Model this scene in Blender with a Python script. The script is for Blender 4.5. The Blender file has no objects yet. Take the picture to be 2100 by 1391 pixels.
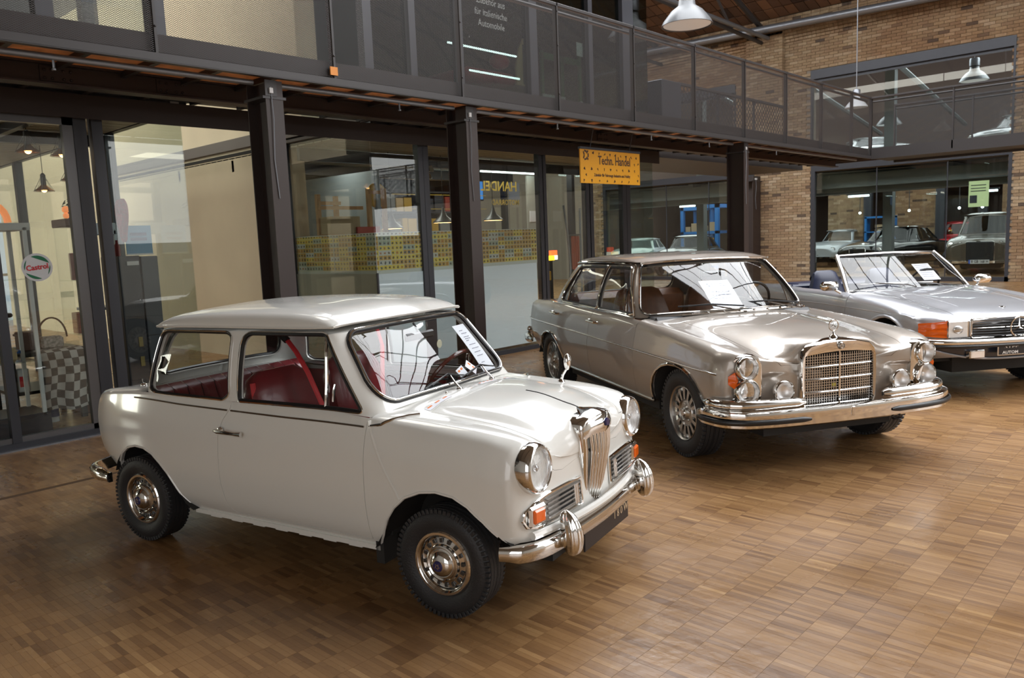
import bpy, math, random, numpy as np
from mathutils import Vector, Matrix
from mathutils.geometry import delaunay_2d_cdt
S=bpy.context.scene; COL=S.collection
PI=math.pi
# ---------------- camera, world, lights, exposure ----------------
FOC=1619.65; PIT,ROL,YAW,CH=0.124624,-0.040339,0.749924,1.57345
fw=Vector((math.cos(YAW)*math.cos(PIT),math.sin(YAW)*math.cos(PIT),-math.sin(PIT)))
rt=Vector((math.sin(YAW),-math.cos(YAW),0)); up=rt.cross(fw)
r2=rt*math.cos(ROL)+up*math.sin(ROL); u2=-rt*math.sin(ROL)+up*math.cos(ROL)
cam=bpy.data.cameras.new('camera'); co=bpy.data.objects.new('camera',cam); COL.objects.link(co)
cam.sensor_fit='HORIZONTAL'; cam.sensor_width=36; cam.lens=FOC/2100*36; cam.clip_start=.05; cam.clip_end=300
m=Matrix((( r2.x,u2.x,-fw.x,0),(r2.y,u2.y,-fw.y,0),(r2.z,u2.z,-fw.z,CH),(0,0,0,1)))
co.matrix_world=m; S.camera=co
cam.dof.use_dof=True; cam.dof.focus_distance=4.4; cam.dof.aperture_fstop=5.6
S.view_settings.view_transform='Standard'; S.view_settings.look='None'; S.view_settings.gamma=1
S.view_settings.use_curve_mapping=False; S.view_settings.exposure=0.06
w=bpy.data.worlds.new('overcast_sky'); S.world=w; w.use_nodes=True
bg=w.node_tree.nodes['Background']; bg.inputs[0].default_value=(.80,.87,1,1); bg.inputs[1].default_value=1.0
def area(name,loc,sx,sy,power,col=(1,1,1),rot=(0,0,0)):
    l=bpy.data.lights.new(name,'AREA'); l.shape='RECTANGLE'; l.size=sx; l.size_y=sy; l.energy=power; l.color=col
    o=bpy.data.objects.new(name,l); COL.objects.link(o); o.location=loc; o.rotation_euler=rot; return o
LIGHTS=[]
# glazed roof lights of the hall (the real source of daylight)
area('roof_daylight',(12.0,4,10.3),8.4,33,6700,(.975,.985,1))
area('gable_daylight',(16.5,-11.8,5.2),13,6.5,780,(.97,.985,1),(PI/2,0,0))
area('hall_roof_daylight',(30.2,6,8.5),6,24,3200,(.9,.96,1))
area('hall_lower_light',(29.8,12,3.1),8,18,850,(.92,1,1))
area('side_window_daylight',(-5.6,17.3,3.4),5.2,8.5,1700,(1,.95,.86),(0,-PI/2,0))
area('left_fill_light',(-5.8,-5.5,3.2),5,9,300,(.97,.98,1),(0,-PI/2,0))  # fill light added out of view to lift the cream car's side
area('alley_roof_daylight',(4.3,14,8.5),2.2,13,420,(1,.95,.86))
area('shop_ceiling_light',(8.8,9.6,2.84),5,.5,45,(1,.93,.8))
area('shop_ceiling_light_left',(1.6,9.6,2.74),3,.5,9,(1,.88,.7))
# ---------------- helpers ----------------
def link(o,parent=None):
    COL.objects.link(o)
    if parent is not None: o.parent=parent
    return o
def tag(o,label=None,cat=None,group=None,kind=None):
    if label: o['label']=label
    if cat: o['category']=cat
    if group: o['group']=group
    if kind: o['kind']=kind
    return o
def thing(name,label,cat,loc=(0,0,0),rz=0,group=None):
    o=bpy.data.objects.new(name,None); o.empty_display_size=.1; COL.objects.link(o); o.location=loc; o.rotation_euler=(0,0,rz)
    return tag(o,label,cat,group)
MATS={}
def mat(name,col,rough=.5,metal=0,coat=0,spec=.5,emit=0,noise=0,nscale=20,bump=0,bscale=60,trans=0,alpha=1,ecol=None,coatr=.03):
    if name in MATS: return MATS[name]
    m=bpy.data.materials.new(name); m.use_nodes=True; nt=m.node_tree; p=nt.nodes['Principled BSDF']
    c=(*col,1); p.inputs['Base Color'].default_value=c; p.inputs['Roughness'].default_value=rough; p.inputs['Metallic'].default_value=metal
    p.inputs['Coat Weight'].default_value=coat; p.inputs['Coat Roughness'].default_value=coatr; p.inputs['Specular IOR Level'].default_value=spec
    p.inputs['Transmission Weight'].default_value=trans; p.inputs['Alpha'].default_value=alpha
    if emit: p.inputs['Emission Color'].default_value=(*(ecol or col),1); p.inputs['Emission Strength'].default_value=emit
    if noise or bump:
        tc=nt.nodes.new('ShaderNodeTexCoord')
        if noise:
            n=nt.nodes.new('ShaderNodeTexNoise'); n.inputs['Scale'].default_value=nscale; n.inputs['Detail'].default_value=4
            nt.links.new(tc.outputs['Object'],n.inputs['Vector'])
            r=nt.nodes.new('ShaderNodeMapRange'); r.inputs[1].default_value=.3; r.inputs[2].default_value=.7; r.inputs[3].default_value=1-noise; r.inputs[4].default_value=1+noise
            nt.links.new(n.outputs[0],r.inputs[0])
            h=nt.nodes.new('ShaderNodeHueSaturation'); h.inputs['Color'].default_value=c; nt.links.new(r.outputs[0],h.inputs['Value']); nt.links.new(h.outputs[0],p.inputs['Base Color'])
        if bump:
            n=nt.nodes.new('ShaderNodeTexNoise'); n.inputs['Scale'].default_value=bscale; n.inputs['Detail'].default_value=3
            nt.links.new(tc.outputs['Object'],n.inputs['Vector'])
            b=nt.nodes.new('ShaderNodeBump'); b.inputs['Strength'].default_value=bump; b.inputs['Distance'].default_value=.01
            nt.links.new(n.outputs[0],b.inputs['Height']); nt.links.new(b.outputs[0],p.inputs['Normal'])
    MATS[name]=m; return m
def glass(name,tint=(.9,.93,.92),ior=1.6,rough=0.0):
    if name in MATS: return MATS[name]
    m=bpy.data.materials.new(name); m.use_nodes=True; nt=m.node_tree; nt.nodes.remove(nt.nodes['Principled BSDF'])
    t=nt.nodes.new('ShaderNodeBsdfTransparent'); t.inputs[0].default_value=(*tint,1)
    g=nt.nodes.new('ShaderNodeBsdfGlossy'); g.inputs['Roughness'].default_value=rough; g.inputs[0].default_value=(1,1,1,1)
    f=nt.nodes.new('ShaderNodeFresnel'); gm=nt.nodes.new('ShaderNodeNewGeometry'); q=nt.nodes.new('ShaderNodeMix'); q.inputs[2].default_value=ior; q.inputs[3].default_value=1/ior; nt.links.new(gm.outputs['Backfacing'],q.inputs[0]); nt.links.new(q.outputs[0],f.inputs[0])
    x=nt.nodes.new('ShaderNodeMixShader'); nt.links.new(f.outputs[0],x.inputs[0]); nt.links.new(t.outputs[0],x.inputs[1]); nt.links.new(g.outputs[0],x.inputs[2])
    nt.links.new(x.outputs[0],nt.nodes['Material Output'].inputs[0]); MATS[name]=m; return m
def rotm(rx=0,ry=0,rz=0):
    return np.array((Matrix.Rotation(rz,3,'Z')@Matrix.Rotation(ry,3,'Y')@Matrix.Rotation(rx,3,'X')))
class B:
    def __init__(s): s.v=[]; s.f=[]; s.m=[]; s.n=0; s.cm=0
    def add(s,v,f):
        v=np.asarray(v,float).reshape(-1,3); s.v.append(v); s.f+= [tuple(i+s.n for i in q) for q in f]; s.m+=[s.cm]*len(f); s.n+=len(v); return s
    def box(s,lo,hi,bev=0):
        x0,y0,z0=lo; x1,y1,z1=hi
        if bev:
            b=bev; c=[]; 
            P=[(x0+b,y0),(x1-b,y0),(x1,y0+b),(x1,y1-b),(x1-b,y1),(x0+b,y1),(x0,y1-b),(x0,y0+b)]
            cx,cy=(x0+x1)/2,(y0+y1)/2
            I=[(x0+b,y0+b)]*1
            ins=[(min(max(x,x0+b),x1-b),min(max(y,y0+b),y1-b)) for x,y in P]
            v=[(x,y,z0) for x,y in ins]+[(x,y,z0+b) for x,y in P]+[(x,y,z1-b) for x,y in P]+[(x,y,z1) for x,y in ins]
            f=[tuple(range(7,-1,-1)),tuple(range(24,32))]
            for k in range(3):
                for i in range(8): j=(i+1)%8; f.append((k*8+i,k*8+j,k*8+8+j,k*8+8+i))
            return s.add(v,f)
        v=[(x0,y0,z0),(x1,y0,z0),(x1,y1,z0),(x0,y1,z0),(x0,y0,z1),(x1,y0,z1),(x1,y1,z1),(x0,y1,z1)]
        return s.add(v,[(3,2,1,0),(4,5,6,7),(0,1,5,4),(1,2,6,5),(2,3,7,6),(3,0,4,7)])
    def cbox(s,c,d,R=None,bev=0):
        t=B(); t.box([-a/2 for a in d],[a/2 for a in d],bev); v=np.concatenate(t.v)
        if R is not None: v=v@np.asarray(R).T
        return s.add(v+np.array(c),t.f)
    def prism(s,poly,lo,hi,axis=2,R=None,off=(0,0,0)):
        """extrude 2D polygon (ccw) along axis between lo..hi"""
        n=len(poly); v=[]
        for h in (lo,hi):
            for a,b in poly: v.append({0:(h,a,b),1:(a,h,b),2:(a,b,h)}[axis])
        f=[tuple(range(n-1,-1,-1)),tuple(range(n,2*n))]+[(i,(i+1)%n,n+(i+1)%n,n+i) for i in range(n)]
        if axis==1: f=[q[::-1] for q in f]
        v=np.array(v,float)
        if R is not None: v=v@np.asarray(R).T
        return s.add(v+np.array(off),f)
    def tube(s,pts,r,n=8,closed=False,cap=True,rr=None,up0=None,flat=1):
        P=np.asarray(pts,float); N=len(P)
        T=np.roll(P,-1,0)-np.roll(P,1,0)
        if not closed: T[0]=P[1]-P[0]; T[-1]=P[-1]-P[-2]
        T/=np.linalg.norm(T,axis=1)[:,None]+1e-12
        a=np.array(up0 if up0 is not None else (0,0,1.)); 
        if up0 is None and abs(T[0]@a)>.95: a=np.array((1.,0,0))
        V=[]; u=a-(a@T[0])*T[0]; u/=np.linalg.norm(u)
        for i in range(N):
            if up0 is not None and np.ndim(up0)==1 and False: pass
            u=u-(u@T[i])*T[i]; u/=np.linalg.norm(u)+1e-12; w_=np.cross(T[i],u); rad=r if rr is None else rr[i]
            for k in range(n):
                t=2*PI*k/n; V.append(P[i]+rad*(math.cos(t)*w_+math.sin(t)*u*flat))
        f=[]
        for i in range(N if closed else N-1):
            j=(i+1)%N
            for k in range(n): l=(k+1)%n; f.append((i*n+k,i*n+l,j*n+l,j*n+k))
        if cap and not closed: f+= [tuple(range(n-1,-1,-1)),tuple(range((N-1)*n,N*n))]
        return s.add(V,f)
    def lathe(s,prof,n=32,c=(0,0,0),R=None,a0=0,a1=2*PI,axis='y'):
        """prof list of (r,h); revolve round axis"""
        full=abs(a1-a0-2*PI)<1e-6; m=n if full else n+1; V=[];f=[]
        for i in range(m):
            t=a0+(a1-a0)*i/n; ct,st=math.cos(t),math.sin(t)
            for r,h in prof:
                V.append({'y':(r*ct,h,r*st),'z':(r*ct,r*st,h),'x':(h,r*ct,r*st)}[axis])
        k=len(prof)
        for i in range(n if full else n):
            j=(i+1)%m
            for a in range(k-1):
                q=(i*k+a,j*k+a,j*k+a+1,i*k+a+1); f.append(q if axis!='y' else q[::-1])
        V=np.array(V)
        if R is not None: V=V@np.asarray(R).T
        return s.add(V+np.array(c),f)
    def ball(s,c,r,n=12,sc=(1,1,1)):
        pr=[(math.sin(PI*i/n)*1,-math.cos(PI*i/n)) for i in range(n+1)]
        t=B(); t.lathe(pr,n*2,axis='z'); v=np.concatenate(t.v)*np.array(sc)*r
        return s.add(v+np.array(c),t.f)
    def build(s,name,m,parent=None,smooth=35,label=None,loc=None,rz=None):
        me=bpy.data.meshes.new(name); me.from_pydata(np.concatenate(s.v).tolist() if s.v else [],[],s.f); 
        for mm in (m if isinstance(m,(list,tuple)) else [m]): me.materials.append(mm)
        if isinstance(m,(list,tuple)): me.polygons.foreach_set('material_index',s.m)
        if smooth:
            me.polygons.foreach_set('use_smooth',[True]*len(me.polygons)); me.set_sharp_from_angle(angle=math.radians(smooth))
        me.update(); o=bpy.data.objects.new(name,me); link(o,parent)
        if label: o['label']=label
        if loc is not None: o.location=loc
        if rz is not None: o.rotation_euler=(0,0,rz)
        return o
def mk(name,m,parent,fn,**k):
    b=B(); fn(b); return b.build(name,m,parent,**k)
def inter(P,U,x,axis,sym=False):
    """cubic interpolation of control array along axis with knots U at x"""
    P=np.moveaxis(P,axis,0); U=np.asarray(U,float)
    if sym:
        g=P[-2]*np.array([1,-1,1]); P=np.concatenate([P,g[None]]); U=np.append(U,2*U[-1]-U[-2])
    h=np.diff(U); d=np.diff(P,axis=0)/h.reshape(-1,*[1]*(P.ndim-1)); hs=h.reshape(-1,*[1]*(P.ndim-1))
    m=np.zeros_like(P); m[1:-1]=(d[1:]*hs[:-1]+d[:-1]*hs[1:])/(hs[1:]+hs[:-1]); m[0]=d[0]; m[-1]=d[-1]
    i=np.clip(np.searchsorted(U,x,side='right')-1,0,len(h)-1); t=(x-U[i])/h[i]
    sh=(-1,)+(1,)*(P.ndim-1); t=t.reshape(sh); H=h[i].reshape(sh)
    r=(2*t**3-3*t**2+1)*P[i]+(t**3-2*t**2+t)*H*m[i]+(-2*t**3+3*t**2)*P[i+1]+(t**3-t**2)*H*m[i+1]
    return np.moveaxis(r,0,axis)
class Net:
    """smooth surface through a grid of control points (rows in y>=0 half)"""
    def __init__(s,P,nu=240,nv=160,sym=True):
        P=np.asarray(P,float); s.P=P; K,M=P.shape[:2]
        s.U=np.concatenate([[0],np.cumsum(np.maximum(np.linalg.norm(np.diff(P,axis=0),axis=2).mean(1),1e-3))])
        s.V=np.concatenate([[0],np.cumsum(np.maximum(np.linalg.norm(np.diff(P,axis=1),axis=2).mean(0),1e-3))])
        s.u=np.linspace(0,s.U[-1],nu); s.v=np.linspace(0,s.V[-1],nv)
        G=inter(P,s.U,s.u,0); G=inter(G,s.V,s.v,1,sym); s.G=G
        gu=np.gradient(G,s.u,axis=0); gv=np.gradient(G,s.v,axis=1)
        if sym: gv[:,-1]*=np.array([0,1,0]); gv[:,-1,1]-=1e-6; gu[:,-1,1]=0
        n=np.cross(gu,gv); n/=np.linalg.norm(n,axis=2)[...,None]+1e-12
        a=G[nu//2,nv//3]; 
        if n[nu//2,nv//3]@np.array([0,1,.3])<0: n=-n; s.flip=True
        else: s.flip=False
        s.N=n; s.gu=gu; s.gv=gv
    def at(s,uv,A=None):
        uv=np.atleast_2d(uv); A=s.G if A is None else A
        x=np.clip(uv[:,0]/s.u[-1],0,1)*(len(s.u)-1); y=np.clip(uv[:,1]/s.v[-1],0,1)*(len(s.v)-1)
        i=np.minimum(x.astype(int),len(s.u)-2); j=np.minimum(y.astype(int),len(s.v)-2); a=(x-i)[:,None]; b=(y-j)[:,None]
        return A[i,j]*(1-a)*(1-b)+A[i+1,j]*a*(1-b)+A[i,j+1]*(1-a)*b+A[i+1,j+1]*a*b
    def nrm(s,uv):
        n=s.at(uv,s.N); return n/(np.linalg.norm(n,axis=1)[:,None]+1e-12)
    def find(s,ax,t,ur=(0,1e9),vr=(0,1e9)):
        """uv whose projection on axes ax is t (search in ranges)"""
        iu=np.where((s.u>=ur[0])&(s.u<=ur[1]))[0]; iv=np.where((s.v>=vr[0])&(s.v<=vr[1]))[0]
        g=s.G[np.ix_(iu,iv)][...,list(ax)]; d=((g-np.array(t))**2).sum(-1); k=np.unravel_index(d.argmin(),d.shape)
        uv=np.array([s.u[iu[k[0]]],s.v[iv[k[1]]]])
        for _ in range(4):
            p=s.at(uv)[0][list(ax)]; J=np.stack([s.at(uv,s.gu)[0][list(ax)],s.at(uv,s.gv)[0][list(ax)]],1)
            try: st=np.linalg.solve(J,np.array(t)-p)
            except Exception: break
            if np.linalg.norm(st)>.1: break
            uv=uv+st
        return np.array([min(max(uv[0],0),s.u[-1]),min(max(uv[1],0),s.v[-1])])
    def path(s,ax,pts,ur=(0,1e9),vr=(0,1e9)): return [s.find(ax,p,ur,vr) for p in pts]
    def ux(s,x,row):
        """u where row (v value) has world x"""
        q=s.at(np.stack([s.u,np.full(len(s.u),s.V[row])],1))[:,0]; return s.u[np.abs(q-x).argmin()]
def dens(poly,step,closed=True):
    out=[]; n=len(poly)
    for i in range(n if closed else n-1):
        a=np.array(poly[i],float); b=np.array(poly[(i+1)%n],float); k=max(1,int(math.ceil(np.linalg.norm(b-a)/step)))
        for j in range(k): out.append(a+(b-a)*j/k)
    if not closed: out.append(np.array(poly[-1],float))
    return np.array(out)
def inpoly(P,poly):
    x,y=P[:,0],P[:,1]; r=np.zeros(len(P),bool); n=len(poly)
    for i in range(n):
        x0,y0=poly[i]; x1,y1=poly[(i+1)%n]
        if y0==y1: continue
        c=((y0>y)!=(y1>y))&(x<(x1-x0)*(y-y0)/(y1-y0)+x0); r^=c
    return r
def rpoly(pts,rad,n=5):
    """rounded polygon; rad scalar or list"""
    out=[]; N=len(pts); pts=[np.array(p,float) for p in pts]
    for i in range(N):
        r=rad[i] if isinstance(rad,(list,tuple)) else rad
        p=pts[i]; a=pts[i-1]-p; b=pts[(i+1)%N]-p; la=np.linalg.norm(a); lb=np.linalg.norm(b); a/=la; b/=lb
        if r<=0: out.append(p); continue
        ang=math.acos(max(-1,min(1,a@b))); t=min(r/math.tan(ang/2),la*.48,lb*.48)
        A=p+a*t; C=p+b*t
        for k in range(n+1):
            s_=k/n; out.append((1-s_)**2*A+2*s_*(1-s_)*(p*.86+(A+C)*.07)+s_*s_*C)
    return out
def offp(poly,d):
    """offset closed polygon inward (d>0)"""
    P=np.array(poly); area2=np.sum(P[:,0]*np.roll(P[:,1],-1)-np.roll(P[:,0],-1)*P[:,1])
    a=P-np.roll(P,1,0); b=np.roll(P,-1,0)-P
    na=np.stack([-a[:,1],a[:,0]],1); nb=np.stack([-b[:,1],b[:,0]],1)
    na/=np.linalg.norm(na,axis=1)[:,None]+1e-9; nb/=np.linalg.norm(nb,axis=1)[:,None]+1e-9
    n=na+nb; n/=np.maximum(np.linalg.norm(n,axis=1)[:,None],.3); n/=np.maximum((n*na).sum(1),.5)[:,None]
    return P+n*(d if area2>0 else -d)
class Acc:
    """accumulates panel geometry with exact normals"""
    def __init__(s): s.v=[];s.n=[];s.f=[];s.k=0
    def add(s,v,n,f): s.v.append(v); s.n.append(n); s.f+=[tuple(i+s.k for i in q) for q in f]; s.k+=len(v)
    def build(s,name,m,parent,label=None):
        v=np.concatenate(s.v); n=np.concatenate(s.n)
        me=bpy.data.meshes.new(name); me.from_pydata(v.tolist(),[],s.f); me.materials.append(m)
        me.polygons.foreach_set('use_smooth',[True]*len(me.polygons)); me.normals_split_custom_set_from_vertices(n.tolist())
        me.update(); o=bpy.data.objects.new(name,me); link(o,parent)
        if label: o['label']=label
        return o
def panel(net,outer,holes=(),step=.035,flange=.012,off=0,sides=(1,-1),acc=None,eps=2e-4,dn=True):
    acc=acc or Acc(); vm=net.v[-1]
    loops=[dens(outer,step) if dn else np.array(outer)]+[dens(h,step) for h in holes]
    E=[];V=[];k=0
    for L in loops:
        V+=L.tolist(); n=len(L); E+=[(k+i,k+(i+1)%n) for i in range(n)]; k+=n
    L=loops[0]; lo=L.min(0); hi=L.max(0)
    gx=np.arange(lo[0]+step/2,hi[0],step); gy=np.arange(lo[1]+step/2,hi[1],step*.9)
    X,Y=np.meshgrid(gx,gy); X=X+(np.arange(len(gy))%2)[:,None]*step/2; Q=np.stack([X.ravel(),Y.ravel()],1)
    ok=inpoly(Q,loops[0])
    for h in loops[1:]: ok&=~inpoly(Q,h)
    Q=Q[ok]
    if len(Q):
        A=np.array(V); d=np.full(len(Q),9.)
        for i in range(0,len(A),200): d=np.minimum(d,np.sqrt(((Q[:,None]-A[None,i:i+200])**2).sum(2)).min(1))
        Q=Q[d>step*.45]; V+=Q.tolist()
    r=delaunay_2d_cdt([Vector(p) for p in V],E,[],0,eps); vv=np.array([tuple(p) for p in r[0]]); F=r[2]
    T=np.array([tuple(f) for f in F if len(f)==3]); c=vv[T].mean(1); ok=inpoly(c,loops[0])
    for h in loops[1:]: ok&=~inpoly(c,h)
    T=T[ok]; a=vv[T]; cr=(a[:,1,0]-a[:,0,0])*(a[:,2,1]-a[:,0,1])-(a[:,1,1]-a[:,0,1])*(a[:,2,0]-a[:,0,0]); T[cr<0]=T[cr<0][:,::-1]
    T=T[np.abs(cr)>1e-9]
    if net.flip: T=T[:,::-1]
    P=net.at(vv)+0; Nn=net.nrm(vv); P=P+Nn*off
    used=np.unique(T); mp=-np.ones(len(vv),int); mp[used]=range(len(used)); T=mp[T]; P=P[used]; Nn=Nn[used]; uvv=vv[used]
    cen=uvv[:,1]>vm-1e-5; P[cen,1]=0
    ed={}
    for t in T:
        for i in range(3): ed[(t[i],t[(i+1)%3])]=1
    bd=[e for e in ed if (e[1],e[0]) not in ed and not (cen[e[0]] and cen[e[1]])]
    for sd in sides:
        sc=np.array([1,sd,1]); 
        acc.add(P*sc,Nn*sc,[tuple(t) if sd>0 else tuple(t[::-1]) for t in T])
        if flange and bd:
            vs=[];ns=[];fs=[];k=0
            for a,b in bd:
                A,Bq=P[a],P[b]; C=Bq-Nn[b]*flange; D=A-Nn[a]*flange
                nn=np.cross(Bq-A,Nn[a]); nn/=np.linalg.norm(nn)+1e-9
                vs+=[A,Bq,C,D]; ns+=[nn]*4; q=(k+1,k,k+3,k+2); fs.append(q if sd>0 else q[::-1]); k+=4
            acc.add(np.array(vs)*sc,np.array(ns)*sc,fs)
    return acc
def trimline(net,uvs,r,off=0,n=6,closed=False,step=.03,side=1,b=None,flat=1):
    b=b or B(); L=dens(uvs,step,closed); P=net.at(L)+net.nrm(L)*off; P=P*np.array([1,side,1])
    b.tube(P,r,n,closed=closed,flat=flat); return b
# ---------------- shared car materials and parts ----------------
M_chrome=mat('chrome',(.78,.77,.75),.06,1); M_chrome2=mat('brushed_chrome',(.62,.61,.60),.22,1)
M_rubber=mat('rubber_seal',(.012,.012,.013),.35); M_tyre=mat('tyre_rubber',(.022,.022,.024),.55,bump=.25,bscale=140)
M_black=mat('black_plastic',(.012,.012,.013),.4); M_under=mat('underbody',(.02,.019,.018),.8)
M_glass=glass('car_glass',(.90,.92,.92),1.52); M_lens=glass('lamp_glass',(.95,.96,.97),1.5)
M_refl=mat('lamp_reflector',(1,1,1),.42,.9); M_amber=mat('amber_lens',(.80,.13,.008),.12,0,.6,emit=.05); M_redlens=mat('red_lens',(.5,.01,.01),.15,0,.6)
M_paper=mat('paper_sheet',(.85,.86,.92),.7); M_ink=mat('printed_ink',(.25,.25,.33),.7); M_orange=mat('orange_print',(.85,.22,.03),.6)
M_alu=mat('alloy_wheel',(.55,.54,.52),.3,1); M_navyb=mat('navy_badge',(.02,.02,.10),.25,0,.5)
def circ(cx,cy,r,n=24,a0=0,a1=2*PI,ry=None):
    ry=ry or r; return [(cx+r*math.cos(a0+(a1-a0)*i/n),cy+ry*math.sin(a0+(a1-a0)*i/n)) for i in range(n)]
def text_mesh(txt,size,m,parent,name,loc,R,label=None,depth=.0006,align='CENTER',bold=0,sx=1,font=None):
    c=bpy.data.curves.new(name,'FONT'); c.body=txt; c.size=size; c.extrude=depth; c.align_x=align; c.align_y='CENTER'; c.resolution_u=2; c.offset=bold
    o=bpy.data.objects.new('tmp',c); COL.objects.link(o); dg=bpy.context.evaluated_depsgraph_get(); me=bpy.data.meshes.new_from_object(o.evaluated_get(dg))
    bpy.data.objects.remove(o); me.materials.clear(); me.materials.append(m); me.transform(Matrix.Diagonal((sx,1,1,1)))
    t=bpy.data.objects.new(name,me); link(t,parent); t.matrix_local=Matrix.Translation(loc)@R.to_4x4()
    if label: t['label']=label
    return t
def basis(x,y):
    """rotation with local x,y axes given"""
    x=Vector(x).normalized(); y=Vector(y); y=(y-x*y.dot(x)).normalized(); z=x.cross(y); return Matrix((x,y,z)).transposed()
def tyre_bm(b,R,W,rr,tread=True,groove=.006,nb=64):
    """tyre about y axis centred at 0; outer face toward -y"""
    h=W/2; sh=R-.02
    prof=[(rr,-h*.72),(rr+.012,-h*.86),(rr+(R-rr)*.35,-h*1.0),(rr+(R-rr)*.62,-h*.99),(sh-.004,-h*.90),(sh+.006,-h*.80),(R-.003,-h*.70)]
    g=groove; ys=[-.62,-.40,-.36,-.14,-.10,.10,.14,.36,.40,.62]
    for i,y in enumerate(ys):
        prof.append((R if i%4 in(0,1) else R,y*h))
    prof=prof[:7]
    for (y0,y1) in ((-.66,-.38),(-.33,-.08),(-.03,.03),(.08,.33),(.38,.66)):
        prof+=[(R-g,y0*h-.001),(R,y0*h),(R,y1*h),(R-g,y1*h+.001)]
    prof+=[(R-.003,h*.70),(sh+.006,h*.80),(sh-.004,h*.9),(rr+(R-rr)*.62,h*.99),(rr+(R-rr)*.35,h),(rr+.012,h*.86),(rr,h*.72)]
    b.lathe(prof,nb)
    if tread: # shoulder blocks
        for i in range(nb):
            for s_ in (-1,1):
                a=2*PI*(i+.25*(s_>0))/nb; R3=rotm(0,-a,0)
                t=B(); t.cbox((R-.011,s_*h*.80,0),(.021,h*.22,2*PI*R/nb*.62),bev=.002); b.add(np.concatenate(t.v)@R3.T,t.f)
def elf_wheel(parent,x,y,side,R=.237):
    """side -1: outer face toward -y"""
    o=bpy.data.objects.new('wheel_hub',None)
    rr=.138
    flip=(lambda b:None)
    def dome(b):
        pr=[(0,-.040),(.016,-.040),(.030,-.038),(.044,-.031),(.055,-.022),(.060,-.010),(.066,-.008),(.072,-.012),(.078,-.010),(.082,.006),(.108,.012),(.112,.010),(.118,-.006),(.126,-.012),(.136,-.012),(.142,-.006),(.143,.004),(.136,.010),(.13,.05)]
        b.lathe([(r,h-.052) for r,h in pr],48)
    wheel=mk('wheel',M_chrome,parent,dome)
    def rim(b): b.lathe([(.142,-.052),(.138,-.03),(.132,.05),(0.0,.05)],36)
    mk('rim',mat('wheel_paint',(.30,.29,.27),.35,.6),wheel,rim)
    def slots(b):
        for i in range(16):
            a=2*PI*i/16; R3=rotm(0,-a,0); t=B(); t.cbox((.097,-.047,0),(.019,.006,.017),bev=.002); b.add(np.concatenate(t.v)@R3.T,t.f)
    mk('trim_slots',mat('dull_slot',(.10,.10,.10),.3,.7),wheel,slots,label='dark slots round the wheel trim')
    mk('cap_badge',M_navyb,wheel,lambda b:(b.lathe([(0,-.096),(.021,-.096),(.024,-.092),(.024,-.088)],24)),label='dark blue badge at the wheel centre')
    mk('badge_emblem',M_chrome2,wheel,lambda b:[b.cbox((math.cos(a)*.008,-.0965,math.sin(a)*.008),(.003,.0012,.014),rotm(0,-a+.6,0)) for a in (0.4,1.3,2.6,3.7,5.2)])
    mk('tyre',M_tyre,wheel,lambda b:tyre_bm(b,R,.145,rr,nb=64),label='black rubber tyre with block tread')
    wheel.location=(x,y,R); wheel.rotation_euler=(0,random.random()*6,0 if side<0 else PI)
    return wheel
def copyto(o,**k):
    c=o.copy(); COL.objects.link(c)
    for ch in list(o.children):
        d=ch.copy(); COL.objects.link(d); d.parent=c
        for g in list(ch.children):
            e=g.copy(); COL.objects.link(e); e.parent=d
    for a,v in k.items(): setattr(c,a,v)
    return c
# ---------------- hall structure ----------------
def struct(name,m,fn,parent=None,**k):
    o=mk(name,m,parent,fn,**k)
    if parent is None: o['kind']='structure'
    return o
def nodes(name):
    m=bpy.data.materials.new(name); m.use_nodes=True; nt=m.node_tree; MATS[name]=m; return m,nt,nt.nodes['Principled BSDF'],(lambda t,**k:_nn(nt,t,**k)),nt.links.new
def _nn(nt,t,**k):
    n=nt.nodes.new('ShaderNode'+t)
    for a,v in k.items():
        if a.startswith('i'): n.inputs[int(a[1:])].default_value=v
        else: setattr(n,a,v)
    return n
def cellhash(nt,N,L,div,off=None,shift=None):
    """white noise of floor(position/div)"""
    g=N('NewGeometry'); d=N('VectorMath',operation='DIVIDE'); L(g.outputs['Position'],d.inputs[0]); d.inputs[1].default_value=div
    src=d.outputs[0]
    if shift: # running bond: add .5*row parity
        s=N('SeparateXYZ'); L(src,s.inputs[0]); fl=N('Math',operation='FLOOR'); L(s.outputs['Z'],fl.inputs[0]); mm=N('Math',operation='MULTIPLY'); L(fl.outputs[0],mm.inputs[0]); mm.inputs[1].default_value=.5
        a=N('Math',operation='ADD'); L(s.outputs['Y'],a.inputs[0]); L(mm.outputs[0],a.inputs[1]); c=N('CombineXYZ'); L(a.outputs[0],c.inputs['Y']); L(s.outputs['Z'],c.inputs['Z']); src=c.outputs[0]
    f=N('VectorMath',operation='FLOOR'); L(src,f.inputs[0]); w_=N('TexWhiteNoise',noise_dimensions='3D'); L(f.outputs[0],w_.inputs['Vector']); return w_,g
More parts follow.
